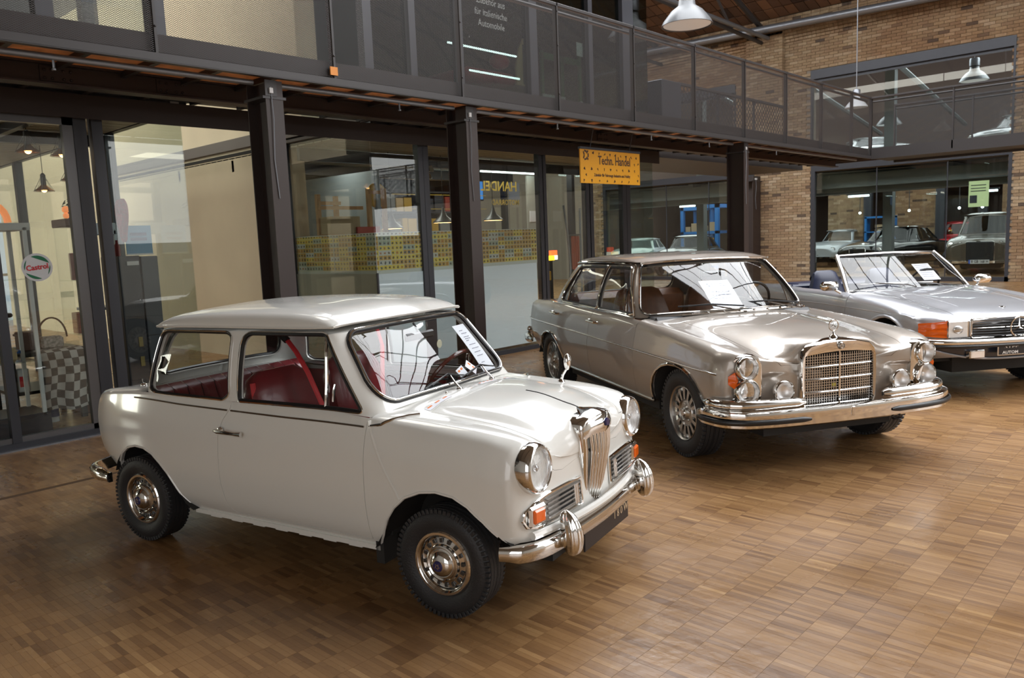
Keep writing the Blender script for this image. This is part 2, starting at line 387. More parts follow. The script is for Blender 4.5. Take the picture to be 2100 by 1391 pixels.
def mat_parquet():
    m,nt,p,N,L=nodes('oak_parquet')
    a,g=cellhash(nt,N,L,(.024,.1325,5)); b,_=cellhash(nt,N,L,(.144,.1325,5)); 
    r=N('ValToRGB'); cr=r.color_ramp; cr.elements[0].color=(.15,.070,.024,1); cr.elements[1].color=(.42,.240,.088,1); e=cr.elements.new(.45); e.color=(.265,.134,.044,1); e=cr.elements.new(.15); e.color=(.20,.097,.033,1); e=cr.elements.new(.85); e.color=(.325,.172,.060,1)
    mx=N('Mix',data_type='FLOAT'); mx.inputs[0].default_value=.30; L(a.outputs['Value'],mx.inputs[2]); L(b.outputs['Value'],mx.inputs[3])
    # grain
    sc=N('VectorMath',operation='MULTIPLY'); L(g.outputs['Position'],sc.inputs[0]); sc.inputs[1].default_value=(260,18,1)
    n=N('TexNoise',i2=1.0,i3=3.0); L(sc.outputs[0],n.inputs['Vector'])
    ad=N('Math',operation='MULTIPLY_ADD'); L(n.outputs[0],ad.inputs[0]); ad.inputs[1].default_value=.30; L(mx.outputs[0],ad.inputs[2]); sb=N('Math',operation='SUBTRACT'); L(ad.outputs[0],sb.inputs[0]); sb.inputs[1].default_value=.15
    L(sb.outputs[0],r.inputs[0])
    # worn patches
    n2=N('TexNoise',i2=.55,i3=4.0); L(g.outputs['Position'],n2.inputs['Vector']); mr=N('MapRange',i1=.35,i2=.7,i3=.86,i4=1.1); L(n2.outputs[0],mr.inputs[0])
    h=N('HueSaturation'); h.inputs['Saturation'].default_value=.93; L(mr.outputs[0],h.inputs['Value']); L(r.outputs[0],h.inputs['Color']); L(h.outputs[0],p.inputs['Base Color'])
    n3=N('TexNoise',i2=2.2,i3=5.0); L(g.outputs['Position'],n3.inputs['Vector']); m3=N('MapRange',i1=.3,i2=.7,i3=.22,i4=.40); L(n3.outputs[0],m3.inputs[0]); L(m3.outputs[0],p.inputs['Roughness'])
    n4=N('TexNoise',i2=14,i3=3.0); L(g.outputs['Position'],n4.inputs['Vector']); bm=N('Bump'); bm.inputs['Strength'].default_value=.12; bm.inputs['Distance'].default_value=.02; L(n4.outputs[0],bm.inputs['Height']); L(bm.outputs[0],p.inputs['Normal'])
    p.inputs['Specular IOR Level'].default_value=.45
    return m
def mat_brick():
    m,nt,p,N,L=nodes('yellow_brick')
    a,g=cellhash(nt,N,L,(5,.26,.083),shift=True)
    r=N('ValToRGB'); cr=r.color_ramp; cr.interpolation='LINEAR'; cr.elements[0].color=(.07,.05,.036,1); cr.elements[1].color=(.27,.20,.12,1)
    for x,c in ((.02,(.09,.06,.04)),(.05,(.21,.14,.08)),(.35,(.25,.175,.10)),(.55,(.22,.145,.085)),(.7,(.27,.19,.105)),(.95,(.33,.25,.165))): e=cr.elements.new(x); e.color=(*c,1)
    L(a.outputs['Value'],r.inputs[0])
    n=N('TexNoise',i2=.45,i3=5.0); L(g.outputs['Position'],n.inputs['Vector']); mr=N('MapRange',i1=.42,i2=.62,i3=0,i4=.75); L(n.outputs[0],mr.inputs[0])
    mx=N('Mix',data_type='RGBA',blend_type='MULTIPLY'); L(mr.outputs[0],mx.inputs[0]); L(r.outputs[0],mx.inputs[6]); mx.inputs[7].default_value=(.78,.60,.48,1)
    n2=N('TexNoise',i2=30,i3=4.0); L(g.outputs['Position'],n2.inputs['Vector']); m2=N('MapRange',i1=.3,i2=.7,i3=.8,i4=1.15); L(n2.outputs[0],m2.inputs[0]); h=N('HueSaturation'); L(m2.outputs[0],h.inputs['Value']); L(mx.outputs[2],h.inputs['Color']); L(h.outputs[0],p.inputs['Base Color']); p.inputs['Roughness'].default_value=.9
    return m
def mat_ceil():
    m,nt,p,N,L=nodes('roof_block')
    a,g=cellhash(nt,N,L,(.50,.30,9)); r=N('ValToRGB'); cr=r.color_ramp; cr.elements[0].color=(.035,.02,.014,1); cr.elements[1].color=(.22,.11,.055,1)
    for x,c in ((.12,(.09,.048,.028)),(.5,(.12,.062,.034)),(.8,(.16,.082,.042))): e=cr.elements.new(x); e.color=(*c,1)
    L(a.outputs['Value'],r.inputs[0]); L(r.outputs[0],p.inputs['Base Color']); p.inputs['Roughness'].default_value=.85; return m
def mat_mesh(name,px,py,hole,axis,col=(.055,.050,.049)):
    """expanded metal: strands with see-through diamonds"""
    m,nt,p,N,L=nodes(name); p.inputs['Base Color'].default_value=(*col,1); p.inputs['Roughness'].default_value=.5; p.inputs['Metallic'].default_value=.3
    g=N('NewGeometry'); s=N('SeparateXYZ'); L(g.outputs['Position'],s.inputs[0])
    def tri(sock,per):
        d=N('Math',operation='DIVIDE'); L(sock,d.inputs[0]); d.inputs[1].default_value=per; f=N('Math',operation='FRACT'); L(d.outputs[0],f.inputs[0]); return f.outputs[0]
    def M(op,a,b=None,c=None):
        q=N('Math',operation=op)
        for i,v in enumerate((a,b,c)):
            if v is None: continue
            if isinstance(v,(int,float)): q.inputs[i].default_value=v
            else: L(v,q.inputs[i])
        return q.outputs[0]
    # diamond lattice: |frac(u+v)-.5|,|frac(u-v)-.5|
    u=M('DIVIDE',s.outputs[axis],px); v=M('DIVIDE',s.outputs['Z'],py)
    a=M('ABSOLUTE',M('SUBTRACT',M('FRACT',M('ADD',M('ADD',u,v),100.0)),.5)); b=M('ABSOLUTE',M('SUBTRACT',M('FRACT',M('ADD',M('SUBTRACT',u,v),100.0)),.5))
    mx=M('MAXIMUM',a,b); h=M('LESS_THAN',mx,hole)
    inv=M('SUBTRACT',1.0,h); L(inv,p.inputs['Alpha']); return m
M_parq=mat_parquet(); M_brick=mat_brick(); M_ceil=mat_ceil()
M_mort=mat('mortar',(.22,.185,.145),.95); M_steel=mat('dark_steel',(.038,.034,.034),.45,.2); M_steelb=mat('brown_steel',(.030,.019,.016),.5,.1)
M_frame=mat('anthracite_frame',(.040,.042,.050),.38,.3); M_galv=mat('galvanised_steel',(.22,.23,.25),.4,.7); M_plank=mat('underside_plank',(.80,.36,.15),.7,noise=.35,nscale=6)
M_beige=mat('beige_render',(.66,.57,.42),.9,noise=.04,nscale=1.5); M_slat=mat('slatted_ceiling',(.36,.33,.26),.5,.1); M_shop=glass('shop_glass',(.90,.93,.91),1.5)
M_frost=mat('frosted_film',(.72,.77,.86),.35,spec=.6); M_grout=mat('parquet_joint',(.09,.05,.025),.7)
M_grey=mat('grey_render',(.22,.25,.28),.8); M_conc=mat('concrete',(.16,.16,.15),.8,noise=.1)
# floor: continuous slab plus parquet strips near the camera as real pieces
fl=struct('floor',M_parq,lambda b:(b.box((-6,6.02,-.1),(40,24,0)),b.box((6.62,-12,-.1),(40,6.02,0)),b.box((-6,-12,-.1),(.24,6.02,0)),b.box((.24,-12,-.1),(6.62,-.53,0))),smooth=0)
sub=struct('parquet_bed',M_grout,lambda b:b.box((.24,-.53,-.1),(6.62,6.02,-.0012)),fl,smooth=0)
def _parq():
    sw,sl=.024,.1325; g=.00022
    def visible(x,y):
        d=Vector((x,y,0))-Vector((0,0,CH)); z=d.dot(fw)
        if z<.3: return None
        u=d.dot(r2)/z*FOC; v=-d.dot(u2)/z*FOC
        return z if abs(u)<1120 and -750<v<760 else None
    cells=[]
    for i in range(int(round(.24/sw)),int(round(6.62/sw))):
        for j in range(int(round(-.53/sl)),int(round(6.02/sl))):
            z=visible((i+.5)*sw,(j+.5)*sl); cells.append((z if z else 99,i,j))
    cells.sort()
    part=[(i,j) for z,i,j in cells[:300]]; rest=[(i,j) for z,i,j in cells[300:] if z<5.2]; far=[(i,j) for z,i,j in cells[300:] if z>=5.2]
    h=.0006; V=np.array([(g,h,0),(sw-g,h,0),(sw-g,sl-h,0),(g,sl-h,0),(g,h,-.004),(sw-g,h,-.004),(sw-g,sl-h,-.004),(g,sl-h,-.004)]); F=np.array([(0,1,2,3),(0,4,5,1),(1,5,6,2),(2,6,7,3),(3,7,4,0)])
    me=bpy.data.meshes.new('parquet_strip'); me.from_pydata(V.tolist(),[],F.tolist()); me.materials.append(M_parq)
    rnd=random.Random(1)
    for i,j in part:
        o=bpy.data.objects.new('parquet_strip',me); link(o,fl); o.location=(i*sw,j*sl,rnd.uniform(-.0003,.0001))
    def joined(L_,flat=False):
        A=np.array(L_,float); n=len(A); dz=np.array([rnd.uniform(-.0003,.0001) for _ in range(n)])
        P=V[None]+np.stack([A[:,0]*sw,A[:,1]*sl,dz],1)[:,None]; 
        if flat: P=P[:,:4]; Fq=np.arange(n)[:,None,None]*4+F[None,:1]
        else: Fq=np.arange(n)[:,None,None]*8+F[None]
        me2=bpy.data.meshes.new('parquet_strips'); P=P.reshape(-1,3); Fq=Fq.reshape(-1,4)
        me2.vertices.add(len(P)); me2.vertices.foreach_set('co',P.ravel()); me2.loops.add(len(Fq)*4); me2.loops.foreach_set('vertex_index',Fq.ravel()); me2.polygons.add(len(Fq)); me2.polygons.foreach_set('loop_start',np.arange(len(Fq))*4)
        me2.materials.append(M_parq); me2.polygons.foreach_set('use_smooth',[False]*len(Fq)); me2.update(calc_edges=True); o=bpy.data.objects.new('parquet_strips',me2); link(o,fl); o['kind']='stuff'
    joined(rest+far)
_parq()
# brick wall at the end of the hall (openings: y0,y1,z0,z1)
WX=23.6; OPEN=[(4.46,9.60,-.1,3.22),(4.46,9.62,3.40,6.12),(11.38,17.2,-.1,3.22),(12.0,17.2,3.40,6.12),(-2.6,2.9,-.1,3.22),(-2.6,2.9,3.4,6.12)]
def _wall():
    def core(b):
        ys=sorted({-12,24,*[v for o in OPEN for v in o[:2]]}); zs=sorted({0,7.75,*[max(0,v) for o in OPEN for v in o[2:]]})
        for i in range(len(ys)-1):
            for k in range(len(zs)-1):
                y,z=(ys[i]+ys[i+1])/2,(zs[k]+zs[k+1])/2
                if any(o[0]<y<o[1] and o[2]<z<o[3] for o in OPEN): continue
                b.box((WX+.02,ys[i],zs[k]),(WX+.38,ys[i+1],zs[k+1]))
    w_=struct('wall_right',M_mort,core,smooth=0)
    bl,bh,g=.26,.083,.008; rnd=random.Random(4); cells=[]
    for k in range(0,93):
        for j in range(int(-4/bl),int(18/bl)):
            y0=(j-(.5 if k%2 else 0))*bl; z0=k*bh
            y1=y0+bl; c=(y0+y1)/2; zc=z0+bh/2
            if any(o[0]-.02<c<o[1]+.02 and o[2]<zc<o[3]+.02 for o in OPEN): continue
            d=Vector((WX,c,zc))-Vector((0,0,CH)); z=d.dot(fw); u=d.dot(r2)/z*FOC; v=-d.dot(u2)/z*FOC
            if abs(u)>1600 or abs(v)>900: continue
            hid=not(u>500 or v<-380)
            cells.append(((hid,z),y0,z0))
    cells.sort()
    V=np.array([(-.0,g/2,g/2),(0,bl-g/2,g/2),(0,bl-g/2,bh-g/2),(0,g/2,bh-g/2),(.03,g/2,g/2),(.03,bl-g/2,g/2),(.03,bl-g/2,bh-g/2),(.03,g/2,bh-g/2)]); F=[(3,2,1,0),(0,1,5,4),(1,2,6,5),(2,3,7,6),(3,0,4,7)]
    def put(name,L_,single=False):
        if single:
            me=bpy.data.meshes.new('brick'); me.from_pydata(V.tolist(),[],F); me.materials.append(M_brick)
            for _,y,z in L_: o=bpy.data.objects.new(name,me); link(o,w_); o.location=(WX-.012+rnd.uniform(-.003,.003),y,z)
        else:
            A=np.array([(WX-.012+rnd.uniform(-.003,.003),y,z) for _,y,z in L_]); P=(V[None]+A[:,None]).reshape(-1,3); Fq=[tuple(i*8+q for q in f) for i in range(len(A)) for f in F]
            me=bpy.data.meshes.new(name); me.from_pydata(P.tolist(),[],Fq); me.materials.append(M_brick); o=bpy.data.objects.new(name,me); link(o,w_); o['kind']='stuff'
    put('brick',cells[:300],True); put('brickwork',cells[300:])
    # pilaster, cornice
    def pil(b):
        for k in range(41,92):
            for j in range(5): 
                y0=10.4+j*.26-(.13 if k%2 else 0); a=max(y0,10.4); c=min(y0+.26,11.55)
                if c-a>.03: b.box((WX-.20,a+.004,k*bh+.004),(WX,c-.004,k*bh+bh-.004))
    o=struct('pilaster',M_brick,pil,w_,smooth=0); o['kind']='stuff'
    def cor(b):
        for s_ in range(4):
            z=7.05+s_*.083
            for j in range(130):
                y=1+j*.13
                if y>18: break
                b.box((WX-.05-s_*.05,y+.004,z+.004),(WX,y+.126,z+.079))
        for k in range(5):
            z=7.382+k*.083
            for j in range(66): b.box((WX-.12,1+j*.26+.004,z+.004),(WX,1+j*.26+.256,z+.079))
    o=struct('cornice',M_brick,cor,w_,smooth=0); o['kind']='stuff'
    def lintels(b):
        for (y0,y1,z0,z1) in OPEN:
            if z1>6: 
                b.box((WX-.03,y0,z1-.25),(WX+.1,y1,z1)); b.box((WX+.05,y0,z1-.33),(WX+.12,y1,z1-.25)); b.box((WX-.02,y0,z0),(WX+.10,y0+.05,z1)); b.box((WX-.02,y1-.05,z0),(WX+.10,y1,z1))
            else:
                b.box((WX-.02,y0,z1),(WX+.12,y1,z1+.2)); b.box((WX-.02,y0,0),(WX+.08,y0+.08,z1)); b.box((WX-.02,y1-.12,0),(WX+.08,y1,z1)); b.box((WX-.02,y0,0),(WX+.05,y1,.12))
    struct('window_frames',M_frame,lintels,w_,smooth=0)
    for i,(y0,y1,z0,z1) in enumerate(OPEN[:4]):
        struct('window_%d'%(i+1),M_shop,lambda b:b.box((WX+.06,y0+.04,max(z0,.1)),(WX+.07,y1-.04,z1-.05)),smooth=0)
    struct('glass_joints',M_frame,lambda b:[b.box((WX+.05,y-.012,0.1),(WX+.08,y+.012,3.2)) for y in (7.75,5.95,13.0,14.6)],w_,smooth=0)
_wall()
# other walls and roof
struct('wall_left',mat('pale_wall',(.42,.40,.36),.8),lambda b:b.box((-6.3,-12,0),(-6,24,8)),smooth=0)
struct('wall_back',MATS['pale_wall'],lambda b:b.box((-6,-12.3,0),(24,-12,9.5)),smooth=0)
def endw(b):
    b.box((-6,22,0),(3.2,22.3,9.5)); b.box((5.9,22,0),(24,22.3,9.5)); b.box((3.2,22,5.2),(5.9,22.3,9.5))
    for z in (1.2,2.4,3.6,4.8): b.box((3.2,22.05,z),(5.9,22.15,z+.06))
    for x in (4.1,5.0): b.box((x,22.05,0),(x+.06,22.15,5.2))
struct('wall_front',M_mort,endw,smooth=0)
def roof(b):
    def slab(x0,z0,x1,z1): b.add([(x0,-12,z0),(x1,-12,z1),(x1,22,z1),(x0,22,z0),(x0,-12,z0+.25),(x1,-12,z1+.25),(x1,22,z1+.25),(x0,22,z0+.25)],[(3,2,1,0),(4,5,6,7),(0,1,5,4),(1,2,6,5),(2,3,7,6),(3,0,4,7)])
    slab(16.35,10.19,24.2,7.62); slab(-6.3,7.1,7.65,10.19)
cl=struct('ceiling',M_mort,roof,smooth=0)
def _ceil():
    sl=(7.62-10.19)/7.85; cells=[]
    for i in range(28,48):
        for j in range(-20,72):
            x=(i+.5)*.5; y=(j+.5)*.3; z=10.19+(x-16.35)*sl
            if not 16.5<x<23.7: continue
            d=Vector((x,y,z))-Vector((0,0,CH)); zz=d.dot(fw); u=d.dot(r2)/zz*FOC; v=-d.dot(u2)/zz*FOC
            if zz<1 or abs(u)>1500 or v<-1000: continue
            cells.append((zz,i,j))
    cells.sort(); ang=math.atan(-sl)
    b0=B(); b0.box((.012,.01,-.05),(.488,.29,.0)); rnd=random.Random(2)
    me=None
    for k,(zz,i,j) in enumerate(cells[:300]):
        if me is None: o=b0.build('roof_block',M_ceil,cl,smooth=0); me=o.data
        else: o=bpy.data.objects.new('roof_block',me); link(o,cl)
        o.location=(i*.5,j*.3,10.19+(i*.5-16.35)*sl+rnd.uniform(-.02,0)); o.rotation_euler=(0,ang,0)
    b=B()
    for zz,i,j in cells[300:]:
        t=np.concatenate(b0.v)@rotm(0,ang,0).T+np.array((i*.5,j*.3,10.19+(i*.5-16.35)*sl+rnd.uniform(-.02,0))); b.add(t,b0.f)
    if cells[300:]: o=b.build('roof_blocks',M_ceil,cl,smooth=0); o['kind']='stuff'
_ceil()
def trusses(b):
    for y in (-9,-5.2,-1.4,2.4,6.2,11.05,14.6,18.4):
        b.box((13.9,y-.05,10.62),(23.7,y+.05,10.7)) if 0 else None
        b.tube([(16.2,y,10.0),(23.5,y,7.55)],.08,6); b.tube([(16.2,y,7.4),(23.5,y,7.15)] if y>8 else [(16.2,y,8.9),(23.5,y,7.4)],.055,6)
        b.tube([(19.5,y,8.9),(21.5,y,7.25)],.045,6); b.tube([(17.5,y,9.6),(19.5,y,7.35)],.045,6)
        b.tube([(7.7,y,10.0),(-5.9,y,7.0)],.08,6)
struct('roof_trusses',M_steel,trusses,smooth=50)
struct('trim_1',M_steel,lambda b:[b.tube([(12+4.3*math.cos(t),y,9.95+.25*math.sin(t)) for t in np.linspace(0,PI,15)],.04,6) for y in np.arange(-11,22,2.4)]+[b.tube([(x,-12,10.1),(x,22,10.1)],.035,5) for x in (8.5,9.7,10.9,12,13.1,14.3,15.5)]+[b.tube([(7.7,y,9.9),(16.3,y,9.9)],.035,6) for y in np.arange(-11,22,4.8)],smooth=50)
struct('conduit_pipe',M_galv,lambda b:(b.tube([(23.1,-2,7.12),(23.1,17.5,7.62)],.11,10),b.tube([(17.2,10.8,7.30),(23.3,10.8,7.22)],.06,8)),smooth=50)
# ---- gallery along the shops and bridge ----
GY=5.49; GZ=2.92; GT=4.037; PX=[5.347+1.433*n for n in range(-6,8)]; GC=16.39
GAL=thing('walkway','dark steel upper walkway with expanded metal railing running above the shop fronts','walkway',(0,GY,0))
M_meshX=mat_mesh('expanded_metal_x',.025,.0132,.415,'X'); M_meshY=mat_mesh('expanded_metal_y',.026,.0135,.41,'Y',(.03,.03,.03))
M_meshC=mat_mesh('wire_mesh',.13,.13,.41,'X',(.03,.028,.03))
def _gal():
    e=GAL; ox=lambda b:b
    def L(nm,m,fn,**k):
        b=B(); fn(b); b.v=[v-np.array((0,GY,0)) for v in b.v]; return b.build(nm,m,e,**k)
    xs=PX+[GC]
    for i in range(len(xs)-1):
        L('mesh_panel',M_meshX,lambda b:b.box((xs[i]+.012,GY-.004,GZ+.012),(xs[i+1]-.012,GY-.001,GT-.03)),smooth=0)
    for x in xs: L('railing_post',M_steel,lambda b:(b.box((x-.008,GY-.012,GZ-.03),(x+.012,GY+.045,GT)),[b.ball((x,GY-.014,z),.008,5) for z in (3.1,3.6,3.95)]),smooth=40)
    L('handrail',M_steel,lambda b:(b.box((PX[0],GY-.012,GT-.035),(GC,GY+.04,GT),bev=.004),b.tube([(PX[0],GY+.09,GT-.06),(GC,GY+.09,GT-.06)],.022,8)),smooth=40)
    L('edge_plate',M_steelb,lambda b:b.box((PX[0],GY+.05,GZ),(GC,GY+.06,GZ+.145)),smooth=0)
    L('lower_chord',M_steel,lambda b:(b.box((PX[0],GY-.02,GZ-.05),(GC,GY-.01,GZ+.004)),b.box((PX[0],GY-.02,GZ-.055),(GC,GY+.03,GZ-.048))),smooth=0)
    for k in range(9):
        L('plank',M_plank,lambda b:b.box((PX[0],GY+.09+k*.13,3.0),(18.2,GY+.09+k*.13+.125,3.03)),smooth=0)
    L('deck_plate',M_steel,lambda b:b.box((PX[0],6.68,2.99),(18.2,7.5,3.03)),smooth=0)
    for x in np.arange(PX[0]+.2,18.2,.478): L('joist',M_steel,lambda b:(b.box((x-.03,GY+.07,2.955),(x+.01,7.40,3.0))),smooth=0)
    def beam(b):
        y=6.55; b.box((PX[0],y-.006,2.85),(GC+1,y+.006,3.0)); b.box((PX[0],y-.07,2.84),(GC+1,y+.07,2.852)); b.box((PX[0],y-.06,2.985),(GC+1,y+.06,2.998))
        y=7.36; b.box((PX[0],y-.006,2.75),(11.72,y+.006,2.95)); 
        for x in (3.05,6.3,9.0,2.2):
            b.box((x-.12,6.535,2.87),(x+.12,6.555,2.98)); [b.ball((x+dx,6.533,z),.012,5) for dx in (-.09,-.04,.04,.09) for z in (2.89,2.95)]
    L('main_beam',M_steelb,beam,smooth=0)
    for a,c in ((PX[0],3.30),(3.52,5.42),(5.72,11.1),(11.5,16.2)):
        L('sprinkler_pipe',M_galv,lambda b:b.tube([(a,5.70,2.858),(c,5.70,2.858)],.022,8),smooth=50)
    for x in (1.9,4.75,7.0,8.9,10.4,12.6): L('sprinkler_head',M_galv,lambda b:(b.tube([(x,5.70,2.84),(x,5.70,2.79)],.008,6),b.lathe([(.0,-.012),(.014,-.01),(.014,0)],10,c=(x,5.70,2.785),axis='z')),smooth=50)
    L('cable_tag',mat('orange_tag',(.75,.28,.05),.6),lambda b:b.box((3.86,GY-.03,2.945),(3.93,GY-.02,3.01)),smooth=0,label='small orange tag')
    # part of the gallery beyond the shops
    L('deck_edge',M_steel,lambda b:b.box((11.8,7.6,2.9),(18.2,9.4,3.05)),smooth=0)
    for n,x in enumerate((13.4,15.0,16.6,18.2)):
        L('railing_post',M_steel,lambda b:b.box((x-.02,8.0,3.05),(x+.02,8.04,4.38)),smooth=0)
    L('mesh_fence',M_meshC,lambda b:b.box((13.4,8.0,3.05),(18.2,8.003,4.34)),smooth=0)
    L('handrail',M_steel,lambda b:(b.box((13.4,7.98,4.34),(18.2,8.04,4.385)),b.box((13.4,7.99,3.7),(18.2,8.03,3.73))),smooth=0)
_gal()
cab=mk('switch_cabinet',M_frame,None,lambda b:b.box((12.72,7.9,3.05),(13.38,8.3,4.35),bev=.01)); tag(cab,'dark grey metal cabinet standing on the upper walkway before the brick wall','cabinet')
BR=thing('footbridge','dark steel footbridge with mesh railings crossing the hall before the brick wall','bridge',(GC,-3,0))
def _bridge():
    def L(nm,m,fn,**k):
        b=B(); fn(b); b.v=[v-np.array((GC,-3,0)) for v in b.v]; return b.build(nm,m,BR,**k)
    for x,nm in ((GC,0),(17.78,1)):
        ys=[5.49-1.433*n for n in range(0,12)]
        for i in range(len(ys)-1): L('mesh_panel',M_meshY,lambda b:b.box((x,ys[i+1]+.01,GZ+.01),(x+.003,ys[i]-.01,GT-.03)),smooth=0)
        for y in ys: L('railing_post',M_steel,lambda b:b.box((x-.02,y-.012,GZ),(x+.035,y+.012,GT)),smooth=0)
        L('handrail',M_steel,lambda b:(b.box((x-.03,ys[-1],GT-.035),(x+.03,5.49,GT),bev=.004),b.tube([(x+.1,ys[-1],GT-.08),(x+.1,5.49,GT-.08)],.02,6)),smooth=40)
        L('edge_beam',M_steel,lambda b:b.box((x-.02,ys[-1],GZ-.06),(x+.05,5.49,GZ+.15)),smooth=0)
    L('deck',M_steel,lambda b:b.box((GC,-11.9,2.90),(17.8,5.6,2.98)),smooth=0)
_bridge()
# columns
def column(x,y,label,full=True,h=2.87):
    o=thing('steel_column',label,'column',(x,y,0),0,'riveted steel columns under the walkway')
    def H(b):
        b.box((-.075,-.14,0),(.075,-.128,h)); b.box((-.075,.128,0),(.075,.14,h)); b.box((-.005,-.128,0),(.005,.128,h))
    mk('shaft',M_steelb,o,H,smooth=0)
    def pl(b):
        b.box((-.10,-.145,h-.14),(.10,.145,h-.12)); b.box((-.08,-.15,h-.12),(.02,-.14,h)); b.box((-.11,-.17,0),(.11,.17,.02))
    mk('bracket',M_steel,o,pl,smooth=0)
    mk('cable',M_galv,o,lambda b:b.tube([(-.03,-.15,h-.05),(-.025,-.155,h-.3),(-.04,-.15,h-.6),(-.02,-.148,h-.9)],.004,5))
    mk('junction_box',mat('white_box',(.6,.6,.6),.5),o,lambda b:b.box((-.05,-.165,h-.10),(-.02,-.15,h-.06)))
    return o
column(3.42,5.74,'dark H-section steel column behind the rear half of the cream car'); column(5.56,5.74,'dark H-section steel column rising behind the cream car windscreen'); column(11.28,5.71,'dark brown steel column behind the roof of the taupe saloon')
o=column(23.25,11.42,'black steel post just left of the brick pier'); del o['group']; o.scale=(3.4,2,1.12)
# ---- shop pavilions ----
def post(b,x,y=7.5,w=.05,d=.07,z0=0,z1=2.9): b.box((x-w,y-.02,z0),(x+w,y+d,z1))
PA=thing('glass_pavilion','glazed shop box at the left with an anthracite door frame and round oil sticker','shop front',(2.6,7.5,0))
PB=thing('glass_pavilion','glazed parts shop in the middle with frosted lower panes and yellow posters','shop front',(8.6,7.5,0))
def _pav():
    def L(par,nm,m,fn,**k):
        b=B(); fn(b); off=np.array(par.location); b.v=[v-off for v in b.v]; return b.build(nm,m,par,**k)
    # pavilion A
    L(PA,'fascia',M_frame,lambda b:(b.box((-6,7.44,2.80),(3.6,7.56,3.05)),b.box((-6,7.40,2.98),(3.62,7.5,3.10)),b.box((3.53,7.5,2.90),(3.60,22,3.02))),smooth=0)
    for x,w in ((2.665,.035),(2.79,.045)): L(PA,'frame_post',M_frame,lambda b:post(b,x,w=w,z1=2.85),smooth=0)
    L(PA,'door_frame',mat('silver_door_frame',(.13,.13,.135),.3,.6),lambda b:(b.box((2.50,7.46,.05),(2.585,7.52,2.80)),b.box((-2,7.46,2.70),(2.585,7.52,2.80)),b.box((-2,7.46,.04),(2.585,7.52,.10))),smooth=0)
    L(PA,'door_frame',M_frame,lambda b:(b.box((2.585,7.45,0),(2.64,7.53,2.85)),b.box((1.86,7.45,0),(1.93,7.53,2.7)),b.box((-2,7.43,0),(2.66,7.56,.055))),smooth=0)
    L(PA,'threshold',M_galv,lambda b:b.box((-2,7.38,0),(2.66,7.43,.012)),smooth=0)
    L(PA,'rear_post',M_frame,lambda b:(b.box((3.50,9.2,0),(3.60,9.4,2.95)),b.box((3.50,12.4,0),(3.6,12.5,2.95))),smooth=0)
    L(PA,'glass_pane',M_shop,lambda b:b.box((1.93,7.49,.1),(2.5,7.496,2.7)),smooth=0); L(PA,'glass_pane',M_shop,lambda b:b.box((-2,7.49,.1),(1.86,7.496,2.7)),smooth=0)
    L(PA,'glass_pane',M_shop,lambda b:b.box((2.83,7.49,.03),(3.55,7.496,2.80)),smooth=0); L(PA,'glass_pane',M_shop,lambda b:b.box((3.55,7.49,.03),(3.556,9.2,2.9)),smooth=0); L(PA,'glass_pane',M_shop,lambda b:b.box((3.55,9.4,.03),(3.556,15,2.9)),smooth=0)
    L(PA,'white_clip',mat('white_box',(.6,.6,.6),.5),lambda b:b.box((3.44,7.42,2.93),(3.52,7.43,3.0)),smooth=0)
    for k in range(42): L(PA,'ceiling_slat',M_slat,lambda b:b.box((-2,7.6+k*.18,2.90),(3.5,7.6+k*.18+.155,2.915)),smooth=0)
    L(PA,'ceiling_board',M_under,lambda b:b.box((-6,7.5,2.93),(3.6,15.2,2.97)),smooth=0)
    L(PA,'ceiling_rail',M_frame,lambda b:(b.box((1.4,7.6,2.78),(1.5,15,2.88)),b.box((-2,9.4,2.78),(3.5,9.5,2.9)),b.box((2.45,7.6,2.80),(2.52,15,2.88))),smooth=0)
    L(PA,'back_wall',mat('pale_plaster',(.50,.47,.36),.8),lambda b:(b.box((-6,15,0),(.6,15.1,2.95)),b.box((1.3,15,0),(1.75,15.1,2.95)),b.box((2.5,15,0),(2.95,15.1,2.95))),smooth=0)
    L(PA,'back_window',M_frame,lambda b:[b.box((x,14.9,0),(x+.12,15.0,2.95)) for x in (.55,1.75,2.05,2.4,3.4)]+[b.box((.6,14.92,z),(3.5,14.98,z+.10)) for z in (.9,2.1,2.7)],smooth=0)
    # upper storey A
    L(PA,'upper_glass',M_shop,lambda b:(b.box((-6,7.55,3.1),(3.5,7.556,6.1)),b.box((3.5,7.55,3.1),(3.506,14,6.1))),smooth=0)
    for x in (-.2,1.1,2.47,3.42): L(PA,'upper_post',M_frame,lambda b:post(b,x,w=.07,z0=3.05,z1=6.2,d=.12),smooth=0)
    L(PA,'upper_frame',M_steel,lambda b:(b.box((-6,7.45,6.1),(3.7,7.7,6.5)),b.box((3.45,7.5,6.1),(3.6,15,6.5)),b.box((-6,7.5,6.3),(3.6,15,6.4)),b.box((3.44,9.3,3.0),(3.6,9.45,6.2))),smooth=0)
    L(PA,'upper_floor',M_conc,lambda b:b.box((-6,7.5,3.0),(3.55,15.2,3.08)),smooth=0)
    L(PA,'upper_wall',mat('dark_plaster',(.10,.10,.11),.8),lambda b:(b.box((-6,11,3.1),(1.8,11.1,6.1)),b.box((2.9,11.0,3.1),(3.5,11.1,6.1))),smooth=0)
    L(PA,'interior_light',mat('lit_tube',(1,.95,.85),.5,emit=3),lambda b:b.tube([(2.3,9,5.0),(3.1,9,5.0)],.02,6))
    # pavilion B
    L(PB,'fascia',M_frame,lambda b:(b.box((5.77,7.44,2.90),(11.75,7.56,2.95)),b.box((5.74,7.42,2.95),(11.78,7.56,3.10)),b.box((11.70,7.5,2.92),(11.76,15,3.08))),smooth=0)
